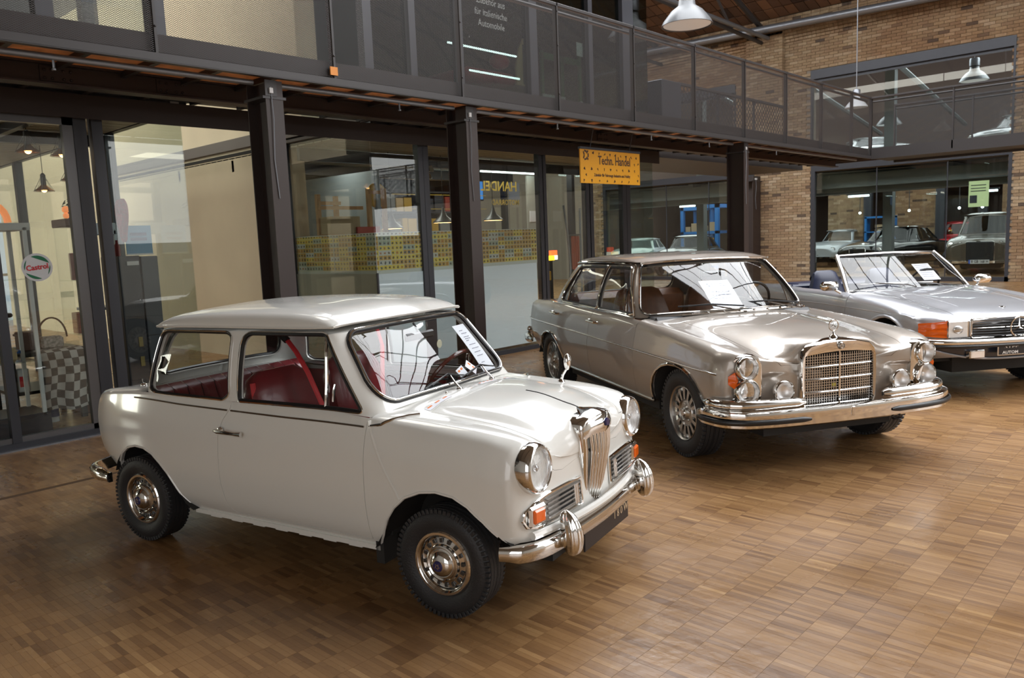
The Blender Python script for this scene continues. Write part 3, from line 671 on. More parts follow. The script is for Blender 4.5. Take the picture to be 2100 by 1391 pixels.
    L(PB,'side_beam',mat('taupe_beam',(.11,.095,.085),.6),lambda b:(b.box((5.70,7.40,2.985),(5.78,30*.5,3.13)),b.box((5.72,7.42,2.93),(5.79,9.35,2.965))),smooth=0)
    L(PB,'side_post',M_frame,lambda b:b.box((5.72,9.24,0),(5.80,9.36,2.97)),smooth=0)
    for x,w in ((6.52,.04),(6.60,.045),(8.78,.045),(8.85,.04),(9.88,.05),(9.96,.05),(10.86,.05),(10.97,.05)): L(PB,'frame_post',M_frame,lambda b:post(b,x,w=w,z1=2.92),smooth=0)
    L(PB,'frame_post',M_frame,lambda b:(b.box((5.765,7.49,0),(5.785,7.51,1.25))),smooth=0)
    L(PB,'base_rail',M_frame,lambda b:(b.box((5.77,7.47,0),(11.72,7.54,.06)),b.box((5.75,7.5,0),(5.80,9.3,.06))),smooth=0)
    for a,c in ((5.78,6.5),(6.63,8.76),(8.88,9.85),(9.99,10.83),(11.0,11.71)): L(PB,'glass_pane',M_shop,lambda b:b.box((a,7.49,.06),(c,7.496,2.92)),smooth=0)
    L(PB,'glass_pane',M_shop,lambda b:b.box((5.772,7.51,.06),(5.778,9.25,2.94)),smooth=0); L(PB,'glass_pane',M_shop,lambda b:b.box((11.715,7.5,.06),(11.722,15,2.92)),smooth=0)
    for a,c in ((5.79,6.49),(6.64,8.64)): L(PB,'frosted_panel',M_frost,lambda b:b.box((a,7.50,.10),(c,7.51,1.235)),smooth=0)
    L(PB,'frosted_panel',mat('cream_panel',(.38,.36,.31),.5),lambda b:b.box((5.785,7.55,.1),(5.795,9.24,1.24)),smooth=0)
    for k in range(40): L(PB,'ceiling_slat',M_slat,lambda b:b.box((5.8,7.6+k*.18,2.88),(11.7,7.6+k*.18+.155,2.895)),smooth=0)
    L(PB,'ceiling_board',M_under,lambda b:b.box((5.78,7.5,2.91),(11.72,15,2.95)),smooth=0)
    L(PB,'partition',mat('blue_grey_partition',(.27,.33,.38),.6),lambda b:(b.box((7.0,9.02,0),(7.05,12.3,2.62)),b.box((7.0,9.0,0),(7.06,9.04,2.64)),b.box((5.85,12.3,0),(7.05,12.35,2.62))),smooth=0)
    L(PB,'ceiling_beam',M_frame,lambda b:[b.box((5.8,y,2.70),(11.7,y+.06,2.86)) for y in (9.0,10.7,12.4)],smooth=0)
    L(PB,'back_wall',mat('dark_plaster',(.10,.10,.11),.8),lambda b:b.box((7.3,14.9,0),(11.7,15,2.9)),smooth=0)
    L(PB,'back_frame',M_frame,lambda b:[b.box((11.66,y,0),(11.74,y+.12,2.9)) for y in (9.2,10.9,12.6,14.3)]+[b.box((x,12.4,0),(x+.10,12.5,2.8)) for x in (8.3,9.4,10.5)],smooth=0)
    # upper storey B
    L(PB,'upper_floor',M_conc,lambda b:b.box((5.8,7.5,3.0),(11.7,15,3.08)),smooth=0)
    L(PB,'upper_glass',glass('smoked_glass',(.55,.60,.57),1.5),lambda b:(b.box((5.8,7.55,3.1),(11.7,7.556,6.1)),b.box((11.70,7.55,3.1),(11.706,14,6.1))),smooth=0)
    for x,w in ((5.83,.06),(6.5,.05),(7.3,.04),(8.72,.08),(10.05,.05),(11.0,.10),(11.15,.05)): L(PB,'upper_post',M_frame,lambda b:post(b,x,w=w,z0=3.05,z1=6.2,d=.1),smooth=0)
    L(PB,'upper_roof',M_steel,lambda b:(b.box((5.7,7.45,6.1),(11.8,15,6.25)),b.box((5.7,7.44,6.0),(11.8,7.6,6.3))),smooth=0)
    L(PB,'upper_wall',mat('dark_green_wall',(.045,.06,.055),.7),lambda b:(b.box((5.85,12,3.1),(11.6,12.1,6.1))),smooth=0)
_pav()
struct('wall_beige',M_beige,lambda b:(b.box((5.80,9.36,0),(6.1,15,2.99)),b.box((5.80,8.9,3.12),(6.1,15,6.1)),b.box((5.80,15,0),(6.1,22,6.1)),b.box((5.81,9.36,2.98),(6.1,15,3.13))),smooth=0)
# second hall beyond the brick wall
def hall2(b):
    b.box((23.98,-6,3.24),(25.2,22,3.38)); b.box((25.2,-6,3.24),(40,22,3.36)); b.box((38.5,-6,0),(38.8,22,9)); b.box((24,21.8,0),(38.5,22,9)); b.box((24,-6.2,0),(38.5,-6,9)); b.box((23.6,-6,9),(24.2,19,9.2))
struct('wall_hall',mat('dark_hall_wall',(.10,.065,.05),.8),hall2,smooth=0)
struct('ceiling_hall',mat('dark_red_ceiling',(.09,.035,.022),.8),lambda b:(b.box((24,-6,8.6),(27,19,8.8)),b.box((33.5,-6,8.6),(36,19,8.8))),smooth=0)
struct('hall_beams',mat('pale_steel',(.13,.15,.15),.5,.3),lambda b:[b.box((24.4,y,2.95),(36,y+.18,3.22)) for y in (-2,2,6,10,14)]+[b.box((24.3,-6,2.72),(24.5,19,3.1)),b.box((29,-6,2.9),(29.2,19,3.2))]+[b.box((26,y,0),(26.28,y+.28,8.6)) for y in (8.05,14.5,1.5)]+[b.tube([(24.5,y,6.6),(34,y,5.2)],.08,6) for y in (5,8,11,14)]+[b.tube([(24.8,-6,6.9),(24.8,19,6.9)],.10,8)]+[b.box((24.6,-6,2.55),(25.2,19,2.75))],smooth=0)
struct('hall_pilasters',M_brick,lambda b:[b.box((33.0,y,0),(33.2,y+1.5,3.0)) for y in (5.0,8.6,11.2,13.6)],smooth=0)
struct('hall_dark_posts',M_frame,lambda b:[b.box((32.7,y,0),(32.9,y+.3,3.2)) for y in (4.6,6.9,8.3,10.9,13.2,15.5)],smooth=0)
# ---------------- cream two-door saloon in front ----------------
M_cream=mat('cream_paint',(.78,.775,.735),.16,0,.6,coatr=.04)
M_red=mat('red_leather',(.17,.006,.012),.32,0,.2,bump=.05,bscale=30); M_belt=mat('red_webbing',(.55,.015,.02),.6)
M_headl=mat('cream_headlining',(.62,.58,.50),.8)
ELF=thing('vintage_car','cream white small two-door saloon with upright ribbed chrome grille and red seats, nearest the camera','car',(2.7555,2.5517,0),-1.35335)
YS=[[.585,.612,.640,.648,.642,.628,.606,.57,.50,.42,.30,.15,0]]
def st(x,y,z):
    n=13; x=x if isinstance(x,(list,tuple)) else [x]*n
    return [(a,b,c) for a,b,c in zip(x,y,z)]
Z0=[.215,.27,.40,.55,.70,.78,.83,.842,.845,.846,.846,.846,.846]
Y0=[.585,.615,.645,.650,.640,.622,.605,.565,.50,.42,.30,.15,0]
yt=lambda k:[v*k for v in Y0]
EP=[
 st([-2.44,-2.46,-2.50,-2.525,-2.52,-2.50,-2.475,-2.465,-2.46,-2.455,-2.45,-2.45,-2.45],[.50,.52,.545,.555,.555,.55,.54,.51,.44,.37,.27,.13,0],[.36,.38,.44,.56,.68,.75,.79,.803,.80,.795,.792,.79,.79]),
 st([-2.40,-2.41,-2.43,-2.44,-2.43,-2.42,-2.41,-2.40,-2.40,-2.40,-2.40,-2.40,-2.40],[.52,.54,.572,.585,.585,.58,.57,.545,.48,.40,.28,.14,0],[.33,.36,.44,.56,.68,.755,.797,.812,.81,.806,.804,.804,.804]),
 st(-2.25,[.55,.58,.615,.622,.615,.60,.588,.555,.49,.41,.29,.14,0],[.25,.30,.42,.55,.69,.77,.815,.828,.828,.827,.827,.828,.83]),
 st(-2.05,[.57,.60,.635,.642,.632,.615,.60,.56,.50,.42,.30,.15,0],[.22,.275,.41,.55,.70,.78,.83,.842,.844,.845,.846,.848,.85]),
 st(-1.6,Y0,Z0), st(-1.0,Y0,Z0),
 st(-.60,Y0,Z0),
 st(-.38,Y0,[.215,.27,.40,.55,.70,.775,.815,.828,.832,.834,.842,.85,.853]),
 st(-.20,[.585,.615,.645,.652,.640,.620,.600,.56,.50,.43,.33,.17,0],[.215,.27,.40,.55,.69,.76,.80,.818,.822,.822,.845,.862,.868]),
 st(0,[.585,.615,.650,.657,.645,.625,.600,.56,.49,.42,.33,.17,0],[.215,.27,.40,.55,.68,.745,.785,.805,.808,.802,.832,.853,.86]),
 st(.14,[.585,.615,.650,.656,.645,.625,.600,.56,.49,.415,.32,.17,0],[.24,.29,.41,.55,.67,.73,.772,.793,.796,.785,.815,.838,.845]),
 st(.25,[.595,.62,.645,.650,.640,.620,.597,.555,.49,.41,.31,.17,0],[.29,.33,.43,.55,.655,.71,.755,.776,.780,.760,.785,.808,.815]),
 st([.335]*7+[.34,.345,.345,.345,.35,.35],[.59,.61,.625,.628,.618,.602,.58,.545,.49,.40,.29,.17,0],[.345,.37,.45,.555,.64,.685,.725,.750,.756,.728,.750,.778,.788]),
 st([.385,.388,.385,.38,.375,.37,.37,.375,.385,.39,.39,.395,.40],[.545,.55,.56,.562,.555,.545,.53,.505,.46,.375,.27,.165,0],[.345,.37,.455,.555,.62,.66,.69,.712,.720,.690,.708,.738,.75]),
 st([.408,.412,.405,.40,.398,.395,.395,.398,.402,.408,.414,.422,.43],[.46,.46,.465,.47,.465,.46,.45,.43,.40,.335,.25,.16,0],[.345,.37,.46,.555,.61,.64,.66,.674,.678,.655,.665,.69,.71]),
 st([.420,.425,.418,.412,.41,.408,.408,.41,.412,.418,.422,.43,.44],[.30,.30,.30,.30,.30,.30,.295,.29,.28,.25,.21,.14,0],[.345,.37,.46,.55,.60,.62,.632,.640,.643,.632,.640,.66,.68]),
 st([.43,.435,.43,.425,.422,.42,.42,.42,.422,.425,.43,.435,.445],[.14,.14,.14,.14,.14,.14,.14,.138,.135,.125,.11,.08,0],[.345,.37,.46,.545,.59,.605,.615,.622,.626,.622,.628,.64,.655]),
 st([.435,.44,.435,.43,.43,.43,.43,.43,.432,.435,.44,.445,.45],[0]*13,[.345,.37,.46,.54,.58,.595,.605,.612,.616,.614,.62,.63,.64]),
]
EP=[[(a if a<.3 else .3+(a-.3)*.78,b,c) for a,b,c in r] for r in EP]
EN=Net(EP,nu=320,nv=170)
def _e():
    n=EN; V=n.V; U=n.U; xz=(0,2)
    lowv=(0,V[6])
    P=lambda pts:n.path(xz,pts,vr=lowv)
    front_end=U[-1]
    ax=[(-.40,.218),(-.352,.29),(-.315,.37),(-.265,.435),(-.20,.49),(-.115,.525),(-.03,.538),(.06,.528),(.13,.495),(.20,.44),(.26,.383),(.315,.345)]
    ra=[(-2.29,.36),(-2.262,.42),(-2.215,.475),(-2.15,.515),(-2.07,.533),(-1.99,.530),(-1.92,.505),(-1.86,.46),(-1.81,.41),(-1.77,.35),(-1.735,.29),(-1.695,.245),(-1.64,.218)]
    door=rpoly([(-1.297,.822),(-1.297,.80),(-1.345,.735),(-1.375,.66),(-1.383,.55),(-1.384,.40),(-1.372,.30),(-1.335,.245),(-.425,.250),(-.423,.60),(-.411,.78),(-.405,.822)],[0,.02,.03,.05,.05,.06,.07,.05,.012,.05,.03,0])
    dp=P(door); d0=dp[0].copy(); d0[1]=V[6]; d1=dp[-1].copy(); d1[1]=V[6]; dp=[d0]+dp[1:-1]+[d1]
    # bonnet edge from cowl centre round to face centre
    s9=[(u_,V[9]) for u_ in np.linspace(n.ux(-.20,9),U[13],10)]
    fz=[n.find((1,2),(.365,.60),ur=(U[13],front_end)),n.find((1,2),(.30,.585),ur=(U[13],front_end)),n.find((1,2),(.22,.595),ur=(U[13],front_end)),n.find((1,2),(.10,.605),ur=(U[13],front_end))]
    cl=[(n.ux(-.20,12),V[12])]+[(n.ux(-.20,r),V[r]) for r in (11,10)]+s9+[(U[13]+.03,V[8]*.75+V[9]*.25)]
    fe=cl+[tuple(a) for a in fz]+[(front_end,fz[-1][1])]
    shell=[(0,V[12]),(0,V[0])]+[tuple(a) for a in P([(-2.40,.335)])]+[tuple(a) for a in P(ra)]+[(U[5],0)]+[tuple(a) for a in P(ax)]+[(front_end,V[0])]
    shell+=fe[::-1]
    shell+=[(n.ux(-.345,12),V[12]),(n.ux(-.36,9),V[9]),(n.ux(-.385,7),V[7]),(d1[0]+.012,V[6])]
    shell+=[tuple(a) for a in dp[::-1]]
    shell+=[(n.ux(-2.03,6),V[6]),(n.ux(-2.07,8),V[8]),(n.ux(-2.10,12),V[12])]
    acc=panel(n,shell,step=.03,flange=.02)
    body=acc.build('body_shell',M_cream,ELF)
    bl=fe+[(front_end,V[12])]
    hood=offp(dens(bl,.02),.0022); hood[hood[:,1]>V[12]-.004,1]=V[12]
    panel(n,hood,step=.03,flange=.015,dn=False).build('bonnet',M_cream,ELF)
    for sd in (1,-1):
        q=offp(dens(dp,.02),.0028)
        d=panel(n,q,step=.03,flange=.02,sides=(sd,),dn=False).build('door',M_cream,ELF)
        # handle
        def h(b):
            b.lathe([(.017,0),(.019,.006),(.015,.016),(0,.020)],16,c=(-1.345,.646,.686)); b.tube([(-1.368,.672,.687),(-1.33,.682,.687),(-1.22,.684,.685),(-1.172,.676,.684)],.010,8,rr=[.008,.011,.0075,.011])
        b=B(); h(b); b.v=[v*np.array([1,sd,1]) for v in b.v]; b.f=[f if sd>0 else f[::-1] for f in b.f]; b.build('door_handle',M_chrome,d)
    # dark backing so panel gaps read dark
    cap=[(-2.3,.19,.80)]
    def wells(b):
        for sd in (1,-1):
            for cx,arch in ((0,ax),(-2.036,ra)):
                # arch tunnel
                N=len(arch); v=[];f=[]
                for (x,z) in arch: v+=[(x,sd*.63,z+.004),(x,sd*.36,z+.004)]
                for i in range(N-1): f.append((2*i,2*i+1,2*i+3,2*i+2) if sd>0 else (2*i,2*i+2,2*i+3,2*i+1))
                b.add(v,f)
                b.add([(x,sd*.36,z+.004) for x,z in arch],[tuple(range(N))])
        b.box((-2.40,-.52,.22),(-1.75,.52,.30)); b.box((-1.75,-.56,.19),(-.40,.56,.24)); b.box((-.40,-.36,.19),(.36,.36,.26))
        b.box((-.42,-.60,.14),(-.375,-.50,.26)); b.box((-.42,.50,.14),(-.375,.60,.26))
    mk('floor_pan',M_under,ELF,wells)
    def sillseam(b):
        for sd in (1,-1):
            b.box((-1.66,sd*.588-.012,.200),(-.395,sd*.588+.012,.222))
            for i in range(7): b.box((-1.55+i*.16,sd*.588-.006,.192),(-1.47+i*.16,sd*.588+.006,.202))
    mk('sill_seam',M_cream,ELF,sillseam)
    # belt mouldings, wing seam, cowl strip
    def belt(b):
        for sd in (1,-1):
            trimline(n,P([(-2.075,.799),(-1.7,.790),(-1.315,.785)]),.0048,.002,b=b,side=sd,n=6)
            trimline(n,P([(-1.29,.785),(-.9,.781),(-.425,.777)]),.0048,.002,b=b,side=sd,n=6)
    mk('belt_moulding',mat('aged_chrome',(.42,.38,.32),.25,1),ELF,belt)
    def cowl(b):
        for sd in (1,-1): trimline(n,[(n.ux(-.395,6),V[6]-.035),(n.ux(-.33,6),V[6]-.02),(n.ux(-.25,7),V[7]),(n.ux(-.21,8),V[8])],.007,.002,b=b,side=sd,n=6)
    mk('wing_moulding',M_chrome,ELF,cowl)
    def seam(b):
        for sd in (1,-1): trimline(n,P([(-.400,.805),(-.385,.76),(-.36,.71),(-.325,.64),(-.285,.57),(-.245,.51),(-.23,.478)]),.008,.001,b=b,side=sd,n=6)
    mk('wing_seam',M_cream,ELF,seam)
    def lips(b):
        for sd in (1,-1):
            for arc in (ax[:-1],ra[1:-1]): trimline(n,P(arc),.0065,-.001,b=b,side=sd,n=6)
    mk('arch_lip',M_cream,ELF,lips)
    mk('bonnet_strip',M_rubber,ELF,lambda b:trimline(n,[(n.ux(.05,12),V[12]),(n.ux(.40,12),V[12])],.0045,.001,b=b,flat=.5))
    # ---------- greenhouse ----------
    base=[(-2.125,0,.845),(-2.12,.20,.845),(-2.10,.40,.842),(-2.065,.52,.835),(-1.99,.585,.83),(-1.85,.603,.828),(-1.6,.605,.828),(-1.3,.605,.828),(-1.0,.605,.828),(-.6,.604,.826),(-.46,.602,.82),(-.405,.592,.815),(-.375,.565,.822),(-.36,.50,.832),(-.35,.40,.838),(-.338,.20,.846),(-.333,0,.850)]
    top=[(-1.955,0,1.19),(-1.955,.20,1.19),(-1.952,.38,1.188),(-1.945,.46,1.185),(-1.915,.502,1.184),(-1.82,.520,1.186),(-1.6,.530,1.190),(-1.3,.535,1.192),(-1.0,.535,1.192),(-.80,.530,1.192),(-.71,.520,1.192),(-.675,.505,1.192),(-.655,.475,1.192),(-.645,.42,1.194),(-.638,.34,1.196),(-.628,.17,1.20),(-.622,0,1.202)]
    G=[]
    for k,(a,c) in enumerate(zip(base,top)):
        a=np.array(a);c=np.array(c); row=[]
        for t in (0,.25,.5,.75,1):
            p=a+(c-a)*t; bul=.014*4*t*(1-t)
            if 3<k<11: p=p+np.array([0,bul,0])
            elif k>=13: p=p+np.array([bul,0,0])
            elif k<=3: p=p-np.array([bul,0,0])
            row.append(p)
        G.append(row)
    g=Net(G,nu=360,nv=70,sym=False)
    # outward check
    g.at
    if (g.N[180,35]@np.array([0,1,0]))<0: g.N=-g.N; g.flip=not g.flip
    gu=g.U; gv=g.V
    sr=(gu[4],gu[11])
    qw=rpoly([(-1.955,.858),(-1.90,.838),(-1.36,.834),(-1.318,.86),(-1.322,1.15),(-1.365,1.166),(-1.86,1.160),(-1.90,1.145)],[.05,.04,.05,.03,.06,.05,.05,.05])
    dw=rpoly([(-1.243,.838),(-.455,.838),(-.705,1.172),(-1.238,1.166)],[.012,.012,.03,.06])
    fx=(gu[12],g.u[-1])
    wsr=[(0,.872),(.20,.870),(.40,.866),(.500,.862),(.535,.90),(.512,1.02),(.490,1.10),(.455,1.162),(.36,1.176),(.18,1.183),(0,1.185)]
    ws=[(0,.868)]+rpoly([(.20,.868),(.548,.862),(.478,1.176),(.20,1.183)],[0,.085,.085,0],8)[0:]+[(0,1.186)]
    rwn=[(0,.90)]+rpoly([(.2,.90),(.46,.895),(.40,1.15),(.2,1.155)],[0,.06,.06,0],5)+[(0,1.155)]
    uw=lambda pts,rg:g.path((0,2),pts,ur=rg)
    Q=uw(qw,sr); D=uw(dw,sr); W=[np.array(a) for a in g.path((1,2),ws,ur=(gu[11]*.5+gu[12]*.5,g.u[-1]))]; Rw=g.path((1,2),rwn,ur=(0,gu[4]))
    W[0][0]=W[-1][0]=g.u[-1]; Rw[0][0]=Rw[-1][0]=0
    vt=g.v[-1]
    out=[(0,0),(Rw[0][0],Rw[0][1])]+[tuple(a) for a in Rw[1:]]+[(0,vt)]+[(g.u[-1],vt)]+[tuple(a) for a in W[::-1]]+[(g.u[-1],0)]
    acc=panel(g,out,[Q,D],step=.03,flange=.025)
    acc.build('cabin_frame',M_cream,ELF)
    # glass
    acc=panel(g,[tuple(a) for a in W],step=.05,flange=0,off=-.008); acc.build('windscreen',M_glass,ELF)
    acc=panel(g,[tuple(a) for a in Rw],step=.05,flange=0,off=-.008); acc.build('rear_window',M_glass,ELF)
    for sd in (1,-1):
        panel(g,Q,step=.06,flange=0,off=-.008,sides=(sd,)).build('quarter_window',M_glass,ELF)
        panel(g,D,step=.06,flange=0,off=-.010,sides=(sd,)).build('door_window',M_glass,ELF)
    def seals(b):
        for sd in (1,-1):
            trimline(g,Q,.0085,-.002,b=b,side=sd,closed=True,n=6); trimline(g,D,.0095,-.004,b=b,side=sd,closed=True,n=6)
        L=dens(W,.03,False); P1=g.at(L)+g.nrm(L)*.001; P2=P1[::-1][1:]*np.array([1,-1,1]); b.tube(np.concatenate([P1,P2])[:-1],.0135,8,closed=True)
        L=dens(Rw,.03,False); P1=g.at(L)+g.nrm(L)*.001; P2=P1[::-1][1:]*np.array([1,-1,1]); b.tube(np.concatenate([P1,P2])[:-1],.012,8,closed=True)
    mk('window_seal',M_rubber,ELF,seals)
    def chr_(b):
        for sd in (1,-1):
            trimline(g,offp(Q,-.006),.0042,.004,b=b,side=sd,closed=True,n=6)
            trimline(g,offp(D,-.009),.0042,.004,b=b,side=sd,closed=True,n=6)
            # vent bar
            a=g.find((0,2),(-.70,1.165),ur=sr); c=g.find((0,2),(-.672,.842),ur=sr); trimline(g,[a,c],.008,-.004,b=b,side=sd,n=6)
            b.tube([(-.632,sd*.59,.87),(-.628,sd*.588,.92),(-.622,sd*.58,.95)],.006,6)
        for d_,r_ in ((0,.0055),):
            L=dens(W,.03,False); P1=g.at(L)+g.nrm(L)*.012; P2=P1[::-1][1:]*np.array([1,-1,1]); b.tube(np.concatenate([P1,P2])[:-1],r_,8,closed=True)
    mk('window_trim',M_chrome,ELF,chr_)
    # ---------- roof ----------
    RP=[]
    for x,e,h,wd in ((-1.97,1.180,.004,.94),(-1.945,1.184,.026,.97),(-1.89,1.186,.056,.985),(-1.80,1.188,.072,.995),(-1.6,1.192,.090,1),(-1.3,1.195,.099,1),(-1.05,1.197,.098,1),(-.88,1.199,.088,.998),(-.78,1.201,.070,.99),(-.715,1.203,.044,.98),(-.668,1.204,.012,.965)):
        yy=[.539,.537,.517,.462,.36,.19,0]; kk=[0,.26,.54,.77,.91,.98,1]
        xo=[0]*7
        RP.append([(x+(0.10*(1-(b_/.55))*min(1,(x+1.05)/.36) if x>-1.05 else -.03*(1-b_/.55)*(x<-1.9)),b_*wd,e+h*k_+(.0 if b_>.5 else .012*(1-b_/.5))) for b_,k_ in zip(yy,kk)])
    r=Net(RP,nu=160,nv=80)
    if r.N[80,70,2]<0: r.N=-r.N; r.flip=not r.flip
    panel(r,[(0,0),(r.u[-1],0),(r.u[-1],r.v[-1]),(0,r.v[-1])],step=.035,flange=.012).build('roof',M_cream,ELF)
    def gut(b):
        for sd in (1,-1):
            L=[(0,0.0),(r.u[-1],0)]; trimline(r,L,.0065,-.002,b=b,side=sd)
        L=np.stack([np.full(20,r.u[-1]),np.linspace(0,r.v[-1],20)],1); P1=r.at(L); b.tube(np.concatenate([P1,P1[::-1][1:]*np.array([1,-1,1])]),.006,6)
        L[:,0]=0; P1=r.at(L); b.tube(np.concatenate([P1,P1[::-1][1:]*np.array([1,-1,1])]),.008,6)
    mk('drip_rail',M_cream,ELF,gut)
    acc=panel(r,[(.05,.03),(r.u[-1]-.04,.03),(r.u[-1]-.04,r.v[-1]),(.05,r.v[-1])],step=.08,flange=0,off=-.03); acc.build('headlining',M_headl,ELF)
    return n,g,ax,ra
EN,EG,_ax,_ra=_e()
def _e2():
    n=EN; X=(0,1,2); fr=(n.U[11],n.u[-1])
    F=lambda pts:n.path((1,2),pts,ur=fr,vr=(0,n.V[9]))
    # grille
    out=[(0,.346),(.050,.348),(.080,.362),(.096,.40),(.111,.47),(.126,.55),(.139,.63),(.148,.70),(.150,.735),(.138,.760),(.08,.775),(0,.778)]
    full=[(a,b) for a,b in out]+[(-a,b) for a,b in out[::-1][1:-1]]
    def ring(sc,x,dz=0):
        c=.56; return [(x(y*sc,z) if callable(x) else x,y*sc,c+(z-c)*(1-(1-sc)*.45)+dz) for y,z in full]
    prow=lambda y,z:.458-.26*math.sqrt(y*y+.0006)-.16*max(0,.62-z)
    fx=lambda d:(lambda y,z:prow(y,z)+d)
    def shell(b):
        R=[ring(1.06,.34),ring(1.05,fx(-.035)),ring(1.03,fx(-.008)),ring(.99,fx(.003)),ring(.93,fx(.004)),ring(.84,fx(.002)),ring(.76,fx(-.006)),ring(.74,fx(-.03))]
        N=len(full); v=[p for r_ in R for p in r_]; f=[(k*N+i,k*N+(i+1)%N,(k+1)*N+(i+1)%N,(k+1)*N+i) for k in range(len(R)-1) for i in range(N)]
        b.add(v,f)
    gr=mk('grille',M_chrome,ELF,shell,smooth=60)
    mk('grille_back',M_black,gr,lambda b:b.add(ring(.88,fx(-.028)),[tuple(range(len(full)))]))
    for i in range(-4,5):
        y=i*.0245
        def rib(b):
            z0=.372+abs(i)*.006; w=abs(y)*.78+.0
            zs=np.linspace(z0,.735,12); pts=[(prow(y,z)-.002+.008*math.sin(PI*(z-.36)/.38),y*(.60+.40*min(1,(z-.36)/.33)),z) for z in zs]
            b.tube(pts,.0092,8,up0=(1,0,0),flat=1.0)
        mk('grille_slat',M_chrome,gr,rib,smooth=60)
    def cap(b):
        prof=[(.463,.695,.143),(.470,.708,.147),(.470,.732,.150),(.462,.757,.150),(.444,.775,.142),(.415,.784,.122),(.385,.788,.092),(.35,.792,.052),(.32,.796,.012)]
        M=17; v=[];f=[]
        for k,(x,z,w_) in enumerate(prof):
            for j in range(M):
                t=-1+2*j/(M-1); e=abs(t)
                dz=(-.020*max(0,(e-.72))/.28 if k<3 else 0); 
                v.append((x-.26*(math.sqrt((w_*t)**2+.0006)-.0245)*(1 if k<6 else .6)-(.014*e**6 if k<6 else 0),w_*t,z+dz-(.012*e**4 if k>=3 else 0)+(.010*(1-e)**1.5 if k in(3,4,5,6) else 0)))
        for k in range(len(prof)-1):
            for j in range(M-1): f.append((k*M+j,k*M+j+1,(k+1)*M+j+1,(k+1)*M+j))
        b.add(v,f)
    c=mk('grille_cap',M_chrome,gr,cap,smooth=70)
    mk('badge',M_navyb,gr,lambda b:b.prism([(-.014,.722),(.014,.722),(.018,.745),(0,.756),(-.018,.745)],.462,.476,0),label='small dark blue badge at top of the grille')
    # headlamps
    for sd in (1,-1):
        T=Matrix.Translation((.368,.503*sd,.645))@Matrix.Rotation(-.06,4,'Y')
        hl=mk('headlamp',M_chrome,ELF,lambda b:b.lathe([(.100,-.07),(.104,-.04),(.108,-.015),(.107,.004),(.102,.020),(.096,.029),(.091,.031),(.087,.026),(.087,.0)],40,axis='x'),smooth=50)
        hl.matrix_local=T
        mk('reflector',M_refl,hl,lambda b:b.lathe([(.087,.015),(.072,-.02),(.05,-.04),(.02,-.052),(0,-.053)],32,axis='x'),smooth=60)
        mk('lens',M_lens,hl,lambda b:b.lathe([(.088,.026),(.072,.036),(.05,.043),(.025,.047),(0,.048)],32,axis='x'),smooth=60)
        mk('bulb_shield',M_chrome2,hl,lambda b:(b.ball((.0,0,0),.016,8)))
        def fl(b):
            for k in range(-6,7):
                y=k*.0115; h=math.sqrt(max(0,.076**2-y*y)); b.tube([(.030+.014*(1-(z*z+y*y)/.0058),y,z) for z in np.linspace(-h,h,7)],.0012,4)
        o=mk('lens_flutes',mat('flute_glass',(.8,.82,.85),.3,alpha=.45),hl,fl); o['kind']='stuff'
    # whisker grilles
    fo=[(.158,.398),(.163,.517),(.44,.522),(.53,.510),(.585,.482),(.596,.45),(.578,.418),(.53,.403),(.40,.397)]
    for sd in (1,-1):
        w=panel(n,F(fo),step=.03,flange=.0,off=.004,sides=(sd,)).build('side_grille',M_alu,ELF)
        mk('side_grille_frame',M_chrome,w,lambda b:trimline(n,F(fo),.0075,.006,b=b,side=sd,closed=True))
        panel(n,F([(.235,.418),(.235,.498),(.345,.498),(.345,.418)]),step=.03,flange=0,off=.006,sides=(sd,)).build('vent_opening',M_black,w)
        for k in range(5):
            z=.421+k*.0195
            mk('grille_bar',M_chrome2,w,lambda b:trimline(n,F([(.180,z),(.30,z),(.455,z)]),.0058,.011,b=b,side=sd,n=6))
        for y in (.208,.226):
            mk('grille_end_bar',M_chrome,w,lambda b:trimline(n,F([(y,.415),(y,.50)]),.006,.015,b=b,side=sd,n=6))
        # indicator
        p=n.at(F([(.528,.462)]))[0]; nn=n.nrm(F([(.528,.462)]))[0]; a=math.atan2(nn[1],nn[0])*sd
        R=rotm(0,0,a); T=Matrix.Translation((p[0]+.008,p[1]*sd,p[2]-.006))@Matrix.Rotation(a,4,'Z')
        i_=mk('indicator',M_chrome,w,lambda b:b.box((-.01,-.054,-.044),(.012,.054,.044),bev=.010)); i_.matrix_local=T
        j=mk('indicator_lens',M_amber,w,lambda b:b.box((.006,-.036,-.029),(.022,.036,.029),bev=.007),label='amber indicator lens'); j.matrix_local=T
    # bumpers
    def bar(pts,r,fl):
        def fn(b):
            L=[]
            P=np.array(pts); U=np.concatenate([[0],np.cumsum(np.linalg.norm(np.diff(P,axis=0),axis=1))]); X_=inter(P,U,np.linspace(0,U[-1]-1e-6,40),0)
            M=[(-1,-.6),(-1,.35),(-.80,.78),(-.1,1.0),(.50,.98),(.85,.6),(1,.1),(1,-.6)]
            v=[];N=len(X_)
            for i,p in enumerate(X_):
                t=X_[min(i+1,N-1)]-X_[max(i-1,0)]; t/=np.linalg.norm(t); o=np.cross(t,(0,0,1)); o/=np.linalg.norm(o)
                e=max(.82,min(1,(i+.6)/2.5,(N-.4-i)/2.5)**.5)
                for a,c_ in M: v.append(p+np.array((0,0,a*r*fl*e))+o*c_*r*e)
            k=len(M); f=[(i*k+j,i*k+(j+1)%k,(i+1)*k+(j+1)%k,(i+1)*k+j) for i in range(N-1) for j in range(k)]+[tuple(range(k-1,-1,-1)),tuple(range((N-1)*k,N*k))]
            b.add(v,f)
        return fn
